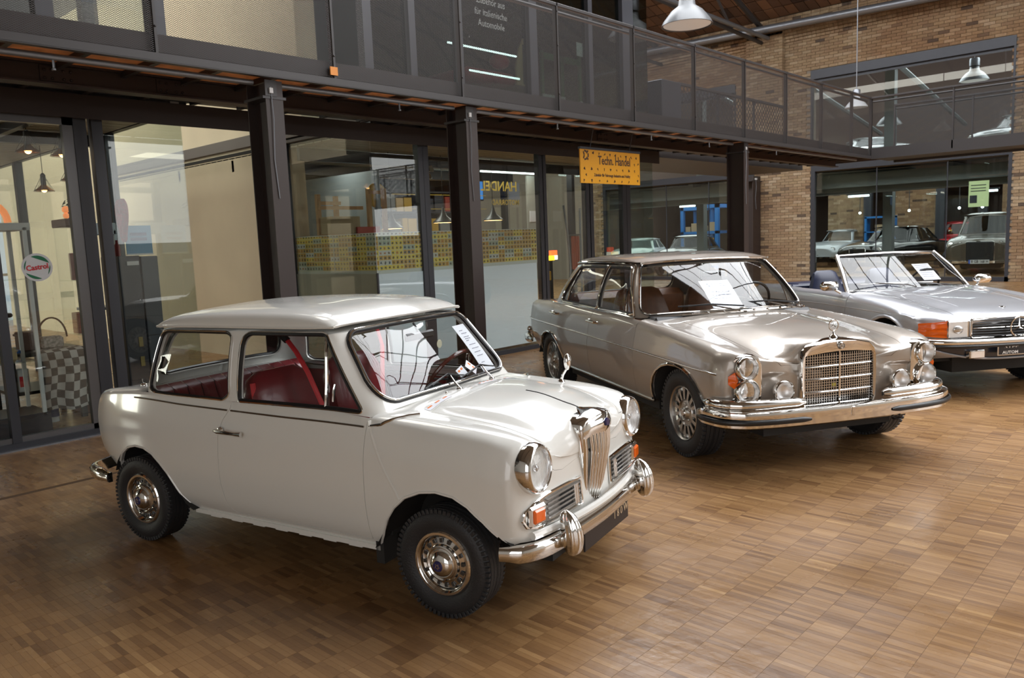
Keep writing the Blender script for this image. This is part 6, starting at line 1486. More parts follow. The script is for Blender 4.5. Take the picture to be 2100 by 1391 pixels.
    # blob in every cell
    sb=N('VectorMath',operation='SUBTRACT'); L(fr.outputs[0],sb.inputs[0]); sb.inputs[1].default_value=(.5,.5,0)
    nz=N('TexNoise',i2=90,i3=2); L(g.outputs['Position'],nz.inputs['Vector']); nv=N('VectorMath',operation='SCALE'); L(nz.outputs['Color'],nv.inputs[0]); nv.inputs[3].default_value=.7
    a2=N('VectorMath',operation='ADD'); L(sb.outputs[0],a2.inputs[0]); L(nv.outputs[0],a2.inputs[1]); a3=N('VectorMath',operation='SUBTRACT'); L(a2.outputs[0],a3.inputs[0]); a3.inputs[1].default_value=(.35,.35,.35); a4=N('VectorMath',operation='MULTIPLY'); L(a3.outputs[0],a4.inputs[0]); a4.inputs[1].default_value=(1,1,0)
    ln=N('VectorMath',operation='LENGTH'); L(a4.outputs[0],ln.inputs[0]); lt=N('Math',operation='LESS_THAN'); L(ln.outputs['Value'],lt.inputs[0]); lt.inputs[1].default_value=.24
    r2_=N('ValToRGB'); r2_.color_ramp.interpolation='CONSTANT'; cr=r2_.color_ramp; cr.elements[0].color=(.03,.025,.02,1); cr.elements[1].color=(.35,.12,.02,1); cr.elements[1].position=.88
    for x,cc in ((.3,(.06,.035,.02)),(.55,(.02,.05,.09)),(.7,(.12,.07,.02))): e=cr.elements.new(x); e.color=(*cc,1)
    L(w1.outputs['Value'],r2_.inputs[0]); mx=N('Mix',data_type='RGBA'); L(lt.outputs[0],mx.inputs[0]); L(r1.outputs[0],mx.inputs[6]); L(r2_.outputs[0],mx.inputs[7])
    # white grid lines
    s2=N('SeparateXYZ'); L(fr.outputs[0],s2.inputs[0]); mn=N('Math',operation='MINIMUM'); L(s2.outputs[0],mn.inputs[0]); L(s2.outputs[1],mn.inputs[1]); l2=N('Math',operation='LESS_THAN'); L(mn.outputs[0],l2.inputs[0]); l2.inputs[1].default_value=.09
    m2=N('Mix',data_type='RGBA'); L(l2.outputs[0],m2.inputs[0]); L(mx.outputs[2],m2.inputs[6]); m2.inputs[7].default_value=(.50,.50,.42,1); L(m2.outputs[2],p.inputs['Base Color']); p.inputs['Roughness'].default_value=.5
    pw=C_('poster_border',(.52,.54,.52),.5)
    for (x0,x1,y,ax,lab) in ((5.79,6.49,7.512,0,'yellow poster of small product pictures behind the first front pane by the glass corner'),(6.64,7.40,7.512,0,'yellow poster of small product pictures in the narrow pane left of the second column'),(7.42,8.66,7.512,0,'wide yellow poster of small product pictures right of the second column'),(7.53,8.38,5.80,1,'yellow poster of small product pictures on the side glass nearest the corner'),(8.40,9.23,5.80,1,'yellow poster of small product pictures on the side glass beside the first column')):
        if ax==0: o=T('product_poster',lab,'poster',m,lambda b:b.box((x0,y,1.275),(x1,y+.004,1.715)),smooth=0,parts=[('poster_border',pw,lambda b:b.box((x0-.008,y+.003,1.235),(x1+.008,y+.006,1.725)))])
        else: o=T('product_poster',lab,'poster',m,lambda b:b.box((y,x0,1.275),(y+.004,x1,1.715)),smooth=0,parts=[('poster_border',pw,lambda b:b.box((y+.003,x0-.008,1.235),(y+.006,x1+.008,1.725)))])
    # mirrored lettering seen through the shop from behind
    My=C_('gold_lettering',(.30,.21,.03),.5); Rm=basis((-1,0,0),(0,0,1))
    o=T('window_lettering','gold lettering on the shop glass seen mirror-reversed from behind','lettering',My,lambda b:(b.box((8.0,9.9,2.36),(10.1,9.905,2.37)),b.box((8.0,9.9,2.13),(10.1,9.905,2.14))),smooth=0)
    text_mesh('HANDEL',.24,My,o,'letter_row',(10.45,9.895,2.53),Rm,bold=.004); text_mesh('MOTORRAD',.13,My,o,'letter_row',(10.6,9.895,2.25),Rm,bold=.003); text_mesh('TECHN',.24,My,o,'letter_row',(11.35,9.895,2.86-.0),Rm,bold=.004)
    # upper window text
    Mt=C_('pale_lettering',(.22,.24,.23),.6); o=T('upper_lettering','pale lettering about Italian automobiles on the upper shop glass','lettering',Mt,lambda b:b.box((7.52,7.545,4.20),(7.525,7.549,4.22)),smooth=0)
    Rn=basis((1,0,0),(0,0,1))
    for k,(t_,z) in enumerate((('für italienische',4.56),('Automobile',4.42),('Zubehör aus',4.71))): text_mesh(t_,.125,Mt,o,'letter_row',(7.95,7.546,z),Rn,sx=.85)
_signs()
def cage_lamp(x,y,z,lab,drop=.2):
    o=thing('pendant_lamp',lab,'lamp',(x,y,z),0,'wire cage pendant lamps in the left shop')
    mk('cord',M_black,o,lambda b:b.tube([(0,0,2.9-z),(0,0,.10)],.004,5)); mk('socket',M_steel,o,lambda b:b.lathe([(.012,.14),(.028,.12),(.03,.0),(.02,-.01)],14,axis='z'))
    mk('bulb',M_warm,o,lambda b:b.ball((0,0,-.045),.034,8,(1,1,1.2)))
    mk('wire_cage',M_galv,o,lambda b:[b.tube([(.02*math.cos(a),.02*math.sin(a),.10),(.06*math.cos(a),.06*math.sin(a),.02),(.11*math.cos(a),.11*math.sin(a),-.07)],.0025,4) for a in np.linspace(0,2*PI,7)[:-1]]+[b.tube([(.11*math.cos(a),.11*math.sin(a),-.07) for a in np.linspace(0,2*PI,16,endpoint=False)],.003,4,closed=True)])
    mk('shade',mat('copper_shade',(.55,.26,.12),.25,.8),o,lambda b:b.lathe([(.02,.01),(.05,-.02),(.10,-.06),(.105,-.065)],20,axis='z'))
for a in ((2.56,8.6,2.66,'wire cage pendant lamp nearer the left picture edge'),(2.86,8.6,2.64,'wire cage pendant lamp on a long cord just left of the door frame'),(3.25,10.5,2.44,'farther lit pendant lamp deeper in the left shop'),(3.55,10.5,2.57,'lit pendant lamp glimpsed beside the door frame edge')): cage_lamp(*a)
def cone_lamp(x,y,z,lab):
    o=thing('pendant_lamp',lab,'lamp',(x,y,z),0,'dark cone pendant lamps over the shop counter')
    mk('cord',M_black,o,lambda b:b.tube([(0,0,2.88-z),(0,0,.18)],.005,5))
    mk('shade',mat('pewter_shade',(.10,.11,.12),.35,.6),o,lambda b:b.lathe([(.015,.24),(.03,.17),(.06,.10),(.16,.02),(.165,.0)],24,axis='z'))
    mk('bulb',M_warm,o,lambda b:b.lathe([(0,.012),(.15,.006),(.15,.002),(0,.002)],24,axis='z'))
for a in ((7.24,9.0,1.80,'dark cone pendant lamp glowing warm, left of three, beside the yellow disc'),(8.24,9.0,1.875,'dark cone pendant lamp half hidden behind the second steel column'),(9.33,9.0,1.90,'dark cone pendant lamp glowing warm, right of the second column')): cone_lamp(*a)
def _shopA():
    sh=T('display_case','glass display case with white frame at the left picture edge','display case',M_white,lambda b:(b.box((1.2,8.25,1.83),(2.39,8.75,1.89)),[b.box((x,y,.2),(x+.03,y+.03,1.85)) for x in (1.2,2.33) for y in (8.25,8.7)]),smooth=0,
        parts=[('glass_shelf',M_shop,lambda b:b.box((1.22,8.27,1.40),(2.34,8.7,1.41))),('glass_shelf',M_shop,lambda b:b.box((1.22,8.27,1.06),(2.34,8.7,1.07))),('glass_shelf',M_shop,lambda b:b.box((1.22,8.27,.68),(2.34,8.7,.69))),('base',M_navy,lambda b:b.box((1.2,8.25,0),(2.39,8.75,.22)))])
    DX=(-.13,-.48,0); sh.location=DX
    rnd=random.Random(12)
    its=[('leather_case','brown leather case on the top shelf of the display case','case',(2.02,8.40,1.41),(.16,.18,.22),M_brown),('leather_pouch','small brown pouch beside the case on the top display shelf','pouch',(1.82,8.42,1.41),(.12,.14,.14),M_brown),
         ('steering_rim','flat dark ring lying on the middle display shelf','ring',(2.06,8.45,1.07),(.30,.30,.05),M_black),('tin_box','pale tin box on the lower display shelf','box',(2.1,8.45,.69),(.22,.2,.12),M_card),('camera_bag','dark slanted bag leaning on the lower display shelf','bag',(1.8,8.45,.69),(.2,.2,.25),M_navy)]
    for nm,lab,cat,(x,y,z),(a,b_,c),m in its:
        if nm=='steering_rim': q_=T(nm,lab,cat,m,lambda b:b.tube([(x+.15*math.cos(t),y+.15*math.sin(t),z+.025) for t in np.linspace(0,2*PI,20,endpoint=False)],.02,6,closed=True))
        else: q_=T(nm,lab,cat,m,lambda b:b.box((x-a/2,y-b_/2,z),(x+a/2,y+b_/2,z+c),bev=.02),parts=[('lid',m,lambda b:b.box((x-a/2-.004,y-b_/2-.004,z+c*.72),(x+a/2+.004,y+b_/2+.004,z+c*.78)))])
        q_.location=DX
    o=T('lit_ornament','glowing orange curved ornament on top of the left display case','ornament',C_('orange_glow',(.8,.25,.08),.4,emit=.8),lambda b:b.tube([(2.16+.12*math.cos(t),8.45,1.90+.16*math.sin(t)) for t in np.linspace(0,PI*.9,10)],.03,8)); o.location=DX
    tb=T('low_table','black low table holding a bag and tins, under a checkered cloth','table',M_black,lambda b:(b.box((2.12,8.35,.66),(2.80,9.1,.70)),[b.box((x,y,0),(x+.05,y+.05,.66)) for x in (2.14,2.72) for y in (8.4,9.0)],b.box((2.14,8.4,.30),(2.78,9.05,.33))),smooth=0)
    # checkered cloth, real squares
    m,nt,p,N,L=nodes('checkered_cloth'); tc=N('TexCoord'); ck=N('TexChecker'); ck.inputs['Scale'].default_value=1; mp=N('Mapping'); mp.inputs['Scale'].default_value=(13,13,13); L(tc.outputs['UV'],mp.inputs['Vector']); L(mp.outputs[0],ck.inputs['Vector']); ck.inputs['Color1'].default_value=(.42,.40,.38,1); ck.inputs['Color2'].default_value=(.05,.04,.035,1); L(ck.outputs[0],p.inputs['Base Color']); p.inputs['Roughness'].default_value=.8
    def cloth():
        n=14;k=22;V=[];F=[];UV=[]
        for i in range(n):
            for j in range(k):
                u=i/(n-1)*.50; s_=j/(k-1)*.80
                if s_<.22: pt=(2.36+u*.86,8.32+.22-s_,.705)
                else: d=s_-.22; pt=(2.36+u*.86+.02*math.sin(d*9),8.32-.03-.025*math.sin(u*26)*min(1,d*4)-.10*d*d,.70-d*.98+.02*math.sin(u*14)*(d>.35))
                V.append((pt[0],pt[1],max(pt[2],.12))); UV.append((u,s_))
        for i in range(n-1):
            for j in range(k-1): F.append((i*k+j,i*k+j+1,(i+1)*k+j+1,(i+1)*k+j))
        me=bpy.data.meshes.new('checkered_cloth'); me.from_pydata(V,[],F); uv=me.uv_layers.new(name='uv')
        for l in me.loops: uv.data[l.index].uv=UV[l.vertex_index]
        me.materials.append(m); me.polygons.foreach_set('use_smooth',[True]*len(F)); o=bpy.data.objects.new('checkered_cloth',me); link(o); tag(o,'black and white checkered cloth hanging from the low table behind the shop door','cloth')
    cloth()
    T('tote_bag','pale patterned bag with a tall round handle on the low table','bag',C_('patterned_fabric',(.30,.27,.25),.7,noise=.7,nscale=40),lambda b:b.box((2.46,8.5,.70),(2.66,8.64,.82),bev=.02),parts=[('handle',M_brown,lambda b:b.tube([(2.58+.13*math.cos(t),8.57,.80+.20*math.sin(t)) for t in np.linspace(0,PI,14)],.009,6))])
    T('picture_box','dark brown box leaning beside the round-handled bag','box',M_brown,lambda b:b.box((2.30,8.55,.70),(2.46,8.75,.88),bev=.01),parts=[('lid',M_brown,lambda b:b.box((2.29,8.54,.84),(2.47,8.76,.86)))])
    T('oil_tin','white tin with red print standing left under the low table','tin',M_white,lambda b:b.box((2.20,8.42,.33),(2.30,8.50,.55),bev=.008),parts=[('tin_label',C_('red_print',(.6,.02,.03)),lambda b:b.box((2.215,8.416,.38),(2.285,8.42,.48)))])
    T('oil_tin','round white tin standing under the checkered end of the low table','tin',M_white,lambda b:b.lathe([(0,0),(.05,0),(.052,.18),(.045,.19),(0,.19)],20,c=(2.47,8.44,.0),axis='z'),parts=[('tin_label',C_('navy_print',(.05,.07,.2)),lambda b:b.lathe([(.0535,.05),(.0535,.14)],20,c=(2.47,8.44,0),axis='z'))])
    T('blue_tray','bright blue shelf board at the left edge above the low table','tray',C_('bright_blue',(.02,.12,.45),.4),lambda b:b.box((1.5,8.22,.72),(2.2,8.6,.75),bev=.005))
    T('tall_shelf','glass shelf unit with a dark wooden top beside the door frame','shelf',M_brown,lambda b:b.box((2.80,8.55,1.88),(3.05,8.95,1.96),bev=.006),parts=[('glass_side',M_shop,lambda b:b.box((2.81,8.56,.2),(2.815,8.94,1.88))),('shelf_board',M_shop,lambda b:b.box((2.81,8.56,1.34),(3.04,8.94,1.35))),('shelf_board',M_shop,lambda b:b.box((2.81,8.56,.80),(3.04,8.94,.81))),('base',M_brown,lambda b:b.box((2.80,8.55,0),(3.05,8.95,.2)))])
    T('red_book','upright dark red box on the shelf by the door frame','box',C_('dark_red',(.16,.012,.012)),lambda b:b.box((2.86,8.6,1.35),(2.96,8.75,1.62),bev=.005)); T('red_book','lower dark red box on the shelf by the door frame','box',C_('dark_red',(.16,.012,.012)),lambda b:b.box((2.84,8.6,.81),(2.96,8.78,1.02),bev=.005))
    pl=T('potted_plant','small dark green plant on the wooden shelf top','plant',C_('plant_pot',(.08,.05,.03)),lambda b:b.lathe([(0,0),(.04,0),(.055,.09),(0,.09)],14,c=(2.93,8.7,1.96),axis='z'))
    rnd=random.Random(5)
    def lv(b):
        for k in range(60):
            a=rnd.uniform(0,6.28);e=rnd.uniform(-.2,1.3);r=rnd.uniform(.04,.12); c=np.array((2.93+r*math.cos(a)*math.cos(e),8.7+r*math.sin(a)*math.cos(e),2.06+r*math.sin(e))); b.cbox(c,(.035,.02,.004),rotm(rnd.uniform(-1,1),rnd.uniform(-1,1),a))
    q=mk('foliage',C_('dark_leaf',(.02,.05,.015)),pl,lv); q['kind']='stuff'
    T('glow_figure','small orange glowing figure beside the plant','lamp',C_('orange_glow',(.8,.25,.08),.4,emit=.8),lambda b:(b.ball((2.84,8.62,2.05),.035,8),b.ball((2.84,8.62,1.99),.03,8)))
    ck=T('dark_cabinet','tall black cabinet with a small white label behind the left glass corner','cabinet',M_navy,lambda b:b.box((3.13,8.2,0),(3.34,8.65,1.57),bev=.006),smooth=0,parts=[('white_label',M_white,lambda b:b.box((3.21,8.193,1.475),(3.325,8.2,1.515))),('bottle_front',C_('bottle_glint',(.25,.2,.08),.2),lambda b:[b.box((3.25,8.19,z),(3.29,8.2,z+.10)) for z in (.45,.65)])])
    T('grey_cabinet','dark blue grey cabinet side standing right of the black cabinet','cabinet',C_('slate_panel',(.05,.06,.08),.35),lambda b:b.box((3.35,8.2,0),(3.52,9.0,1.56),bev=.006),smooth=0,parts=[('door_line',M_black,lambda b:b.box((3.36,8.195,.75),(3.51,8.2,.76)))])
    T('blue_poster','light blue poster standing on top of the dark cabinets','poster',C_('sky_blue_card',(.10,.30,.50),.5),lambda b:b.box((3.24,8.25,1.58),(3.50,8.26,1.87)),smooth=0,parts=[('poster_print',C_('navy_print',(.05,.07,.2)),lambda b:[b.box((3.29,8.245,z),(3.45,8.25,z+.03)) for z in (1.72,1.77)]),('white_foot',M_white,lambda b:b.box((3.24,8.24,1.575),(3.50,8.27,1.59)))])
    T('red_bottle','small red bottle beside the blue poster','bottle',C_('dark_red',(.16,.012,.012)),lambda b:b.lathe([(0,0),(.03,0),(.03,.10),(.012,.13),(.012,.16),(0,.16)],14,c=(3.17,8.3,1.57),axis='z'))
    hw=[(16*math.sin(t)**3/16,(13*math.cos(t)-5*math.cos(2*t)-2*math.cos(3*t)-math.cos(4*t))/16) for t in np.linspace(0,2*PI,40,endpoint=False)]
    T('heart_wreath','dark red heart-shaped garland hanging behind the left glass','wreath',C_('red_tinsel',(.30,.008,.015),.8,noise=.5,nscale=80),lambda b:b.tube([(3.13+.03*a,8.0+.16*a,1.94+.20*c) for a,c in hw],.030,6,closed=True))
    T('silver_chair','pale grey chair back seen behind the cabinets','chair',C_('pale_grey_metal',(.35,.40,.43),.4),lambda b:(b.box((3.1,9.0,1.80),(3.45,9.03,1.93),bev=.01),b.box((3.42,9.0,0),(3.45,9.04,1.85)),b.box((3.1,9.0,0),(3.13,9.04,1.85)),b.box((3.1,9.0,1.0),(3.45,9.4,1.03))))
_shopA()
def _shopB():
    rk=thing('wooden_rack','open pine rack with boxes standing behind the side glass','rack',(6.0,9.0,0))
    def mkp(nm,fn,m=M_wood):
        b=B(); fn(b); b.v=[v-np.array((6.0,9.0,0)) for v in b.v]; return b.build(nm,m,rk,smooth=0)
    for x,y,h in ((6.02,9.0,2.27),(6.30,9.0,2.25),(6.66,8.75,2.34),(6.88,8.7,2.34)): mkp('upright',lambda b:b.box((x-.02,y-.02,0),(x+.035,y+.03,h)))
    for a,c,z in ((6.0,6.34,2.13),(6.0,6.70,2.07),(6.66,6.92,2.27),(6.0,6.92,1.70)): mkp('cross_rail',lambda b:b.box((a,8.93 if a<6.5 else 8.72,z),(c,8.96 if a<6.5 else 8.75,z+.045)))
    mkp('rack_shelf',lambda b:b.box((6.0,8.7,1.72),(6.92,9.03,1.74)))
    T('cardboard_box','open tan cardboard box on the pine rack','box',M_card,lambda b:b.box((6.03,8.75,1.742),(6.50,9.0,1.97),bev=.004),smooth=0,parts=[('flap',M_card,lambda b:b.box((6.03,8.70,1.93),(6.30,8.75,1.96)))])
    T('red_box','flat red box on the pine rack','box',C_('box_red',(.38,.02,.02)),lambda b:b.box((6.42,8.71,1.742),(6.80,8.745,1.83),bev=.004),smooth=0)
    T('yellow_disc','large yellow dish hanging behind the pine rack','sign',C_('ochre_disc',(.42,.26,.03),.45),lambda b:b.lathe([(0,-.02),(.10,-.025),(.16,-.01),(.175,.0),(.175,.01),(0,.01)],36,c=(7.04,9.05,2.275)),smooth=50)
    rnd=random.Random(9)
    sf=thing('parts_shelf','dark wall shelving packed with parts at the back of the shop','shelf',(7.3,10.6,0))
    for z in (.9,1.3,1.7,2.1,2.45): mk('shelf_board',M_navy,sf,lambda b:b.box((0,0,z),(2.6,.4,z+.03)),smooth=0)
    mk('shelf_side',M_navy,sf,lambda b:(b.box((-.03,0,0),(0,.4,2.6)),b.box((2.6,0,0),(2.63,.4,2.6)),b.box((0,.4,0),(2.6,.42,2.6))),smooth=0)
    cols=[C_('bin_blue',(.03,.06,.16)),C_('bin_grey',(.15,.16,.17)),C_('bin_ochre',(.35,.22,.03)),M_card,M_navy,C_('bin_red',(.25,.03,.02))]
    ordn='first second third fourth fifth sixth seventh eighth ninth tenth eleventh twelfth thirteenth fourteenth fifteenth sixteenth seventeenth eighteenth nineteenth twentieth'.split(); cn=['dark blue','grey','ochre','cardboard','black','red']
    for z,row in ((.93,'lowest'),(1.33,'second lowest'),(1.73,'second highest'),(2.13,'highest')):
        x=7.34; k=0
        while x<9.8:
            w_=rnd.uniform(.09,.24); h=rnd.uniform(.12,.32); ci=rnd.randrange(6); o=mk('parts_box',cols[ci],None,lambda b:b.box((x,10.62,z),(x+w_,10.9,z+h),bev=.006),smooth=0); tag(o,'%s box, %s from left on the %s board of the parts shelving'%(cn[ci],ordn[k],row),'box','boxes on the back parts shelving'); k+=1; x+=w_+rnd.uniform(.01,.06)
    T('counter','dark shop counter behind the frosted front panes','counter',M_navy,lambda b:b.box((7.2,8.5,0),(9.6,8.9,1.05),bev=.01),parts=[('worktop',M_wood,lambda b:b.box((7.15,8.45,1.05),(9.65,8.95,1.09)))])
    T('lit_window','pale yellow lit back window behind the yellow dish','window',C_('pale_lit',(.75,.70,.45),.6,emit=.35),lambda b:[b.box((x,13.0,1.3),(x+.45,13.02,2.35)) for x in (8.9,9.55)],smooth=0,parts=[('window_bar',M_frame,lambda b:b.box((9.1,12.97,1.3),(9.14,13.0,2.35)))])
    T('spotlight','chrome spotlight cluster under the shop ceiling','lamp',M_chrome2,lambda b:(b.tube([(7.62,8.6,2.88),(7.62,8.6,2.72)],.012,6),[b.lathe([(.02,.05),(.05,0),(.055,-.03)],14,c=(7.62+dx,8.6,z),axis='z') for dx,z in ((-.06,2.66),(.05,2.62),(0,2.52))]),parts=[('bulb',M_warm,lambda b:b.ball((7.58,8.58,2.49),.018,6))])
    T('blue_screen','blue lit screen high on the dark back wall','screen',C_('screen_blue',(.10,.35,.9),.4,emit=.6),lambda b:(b.box((11.0,11.2,2.40),(11.35,11.22,2.75))),smooth=0,parts=[('bezel',M_black,lambda b:b.box((10.97,11.22,2.37),(11.38,11.25,2.78)))])
    T('work_light','stack of lit yellow and red lamps inside the shop window','lamp',C_('lit_yellow',(1,.7,.02),.4,emit=4,ecol=(1,.55,.02)),lambda b:(b.box((10.62,9.0,1.20),(10.72,9.06,1.27)),b.box((10.74,9.0,1.19),(10.86,9.06,1.27))),smooth=0,parts=[('red_lamp',C_('lit_red',(1,.1,.02),.4,emit=4,ecol=(1,.08,.02)),lambda b:b.box((10.78,9.0,1.275),(10.93,9.06,1.36))),('white_lamp',C_('lit_white',(1,.95,.8),.4,emit=4),lambda b:b.box((10.87,9.0,1.20),(10.94,9.06,1.27))),('stand',M_frame,lambda b:b.box((10.74,9.02,0),(10.82,9.05,1.19)))])
    T('yellow_box','small yellow box below the lit lamps','box',C_('box_yellow',(.5,.28,.02)),lambda b:b.box((10.58,9.0,.84),(10.75,9.12,1.0),bev=.006),parts=[('stand',M_frame,lambda b:b.box((10.62,9.02,0),(10.70,9.08,.84)))])
    T('folding_cart','grey tubular folding cart with hanging orange straps','cart',M_galv,lambda b:(b.tube([(11.15,9,.3),(11.30,9,1.0),(11.25,9,1.6),(11.15,9,2.15)],.02,6),b.tube([(11.62,9,.3),(11.62,9,1.6),(11.62,9,2.1)],.02,6),b.tube([(11.27,9,1.62),(11.62,9,1.62)],.014,6)),parts=[('orange_strap',C_('coral_strap',(.45,.10,.05)),lambda b:[b.box((11.34+k*.06,8.98,1.0-.05*(k%2)),(11.375+k*.06,9.0,1.6)) for k in range(4)]),('base',M_black,lambda b:b.box((11.1,8.9,.0),(11.66,9.2,.3)))])
    T('white_board','tall pale notice board right of the folding cart','board',C_('pale_board',(.42,.42,.38),.6),lambda b:b.box((11.2,9.9,1.75),(11.6,9.93,2.75)),smooth=0,parts=[('board_note',M_paper,lambda b:b.box((11.25,9.89,1.9),(11.5,9.9,2.1)))])
    T('yellow_notice','small yellow printed notice above the taupe car roof','notice',C_('notice_yellow',(.5,.45,.05)),lambda b:b.box((11.74,8.6,1.05),(11.745,8.85,1.22)),smooth=0,parts=[('notice_print',M_dk,lambda b:[b.box((11.735,8.63,z),(11.74,8.82,z+.015)) for z in (1.1,1.14,1.18)])])
    for k,(y,z,lab) in enumerate(((9.8,2.78,'cool white fluorescent tube nearest, behind the hanging sign'),(11.4,2.80,'cool white fluorescent tube farther back in the shop'))):
        T('fluorescent_tube',lab,'lamp',C_('lit_tube_cool',(.8,1,1),.5,emit=6),lambda b:b.tube([(11.0-k,y,z),(12.3-k,y,z)] if k else [(9.9,y,z),(11.4,y,z)],.018,6),parts=[('fitting',M_frame,lambda b:b.box((9.0+1.0*(1-k),y-.03,z+.02),(11.3,y+.03,z+.05)))])
    # upper shop contents
    T('white_sheet','white paper sheet on the upper shop window','sheet',M_paper,lambda b:b.box((9.85,7.60,4.30),(10.08,7.602,4.50)),smooth=0)
    T('surfboard','pale yellow pointed board standing behind the upper shop glass','board',C_('pale_wood_board',(.55,.40,.20),.5),lambda b:b.prism([(-.02,0),(.30,0),(.33,.35),(.24,.62),(.16,.72),(.05,.55),(-.03,.25)],8.5,8.53,1,off=(9.5,0,3.98)),smooth=0,parts=[('dark_stripe',M_navy,lambda b:b.box((9.63,8.49,4.0),(9.68,8.5,4.6)))])
    T('red_bodywork','red car body part on display behind the upper glass','car part',C_('glossy_red',(.35,.015,.02),.3),lambda b:(b.box((8.35,8.45,3.95),(9.45,9.4,4.12),bev=.06),b.ball((9.2,8.6,4.30),.14,8,(1.3,1,.8))),smooth=60)
    for (x0,x1,z,w_) in ((7.75,9.15,4.30,'upper'),(8.15,9.2,3.98,'lower')): T('light_strip',w_+' of two glaring white light strips behind the upper shop glass','lamp',C_('lit_tube_cool',(.8,1,1),.5,emit=6),lambda b:b.tube([(x0,8.2,z),(x1,8.2,z)],.014,6),)
    T('display_stand','green framed display stand upstairs behind the railing','stand',C_('leaf_green',(.03,.16,.04),.5),lambda b:(b.box((10.2,8.6,3.1),(10.26,8.64,4.62)),b.box((10.2,8.6,4.5),(11.2,8.64,4.60)),b.box((10.7,8.6,3.9),(10.78,8.64,4.6)),b.box((11.2,8.6,3.9),(11.26,8.64,4.7))),smooth=0,parts=[('white_leg',M_white,lambda b:(b.box((10.68,8.58,3.1),(10.78,8.64,3.9)),b.box((10.2,8.58,3.86),(10.78,8.64,3.93)),b.box((11.2,8.58,3.1),(11.26,8.64,3.9))))])
_shopB()
# hall lamps
def bell(x,y,z,r,lab,m=None,lit=False,top=None):
    o=thing('hall_lamp',lab,'lamp',(x,y,z),0,'bell lamps of the halls')
    mk('shade',m or mat('pale_grey_shade',(.12,.125,.13),.4,.3),o,lambda b:b.lathe([(.12*r,.98*r),(.3*r,.90*r),(.34*r,.62*r),(.62*r,.42*r),(.92*r,.05*r),(r,-.12*r),(.97*r,-.13*r)],28,axis='z'),smooth=60)
    mk('gear_box',M_galv,o,lambda b:(b.lathe([(0,1.5*r),(.3*r,1.5*r),(.34*r,1.4*r),(.34*r,.95*r),(0,.95*r)],18,axis='z'),b.tube([(0,0,1.5*r),(0,0,(top or z+1.5)-z)],.012,5)))
    mk('diffuser',C_('lamp_glass_inner',(.5,.52,.50),.3,emit=.25) if not lit else M_warm,o,lambda b:b.lathe([(0,-.09*r),(.93*r,-.09*r)],24,axis='z'))
bell(12.07,7.0,5.03,.42,'large pale bell lamp hanging at the top of the picture above the railing',top=9.6)
bell(20.0,7.05,4.42,.26,'white dome lamp hanging before the upper opening in the brick wall',m=M_white,lit=False,top=8)
bell(27.0,8.5,4.75,.38,'pale bell lamp seen through the upper opening, left of the steel post',top=8.5); bell(27.0,6.15,5.72,.40,'pale bell lamp seen high through the upper opening, right of the steel post',top=8.5)
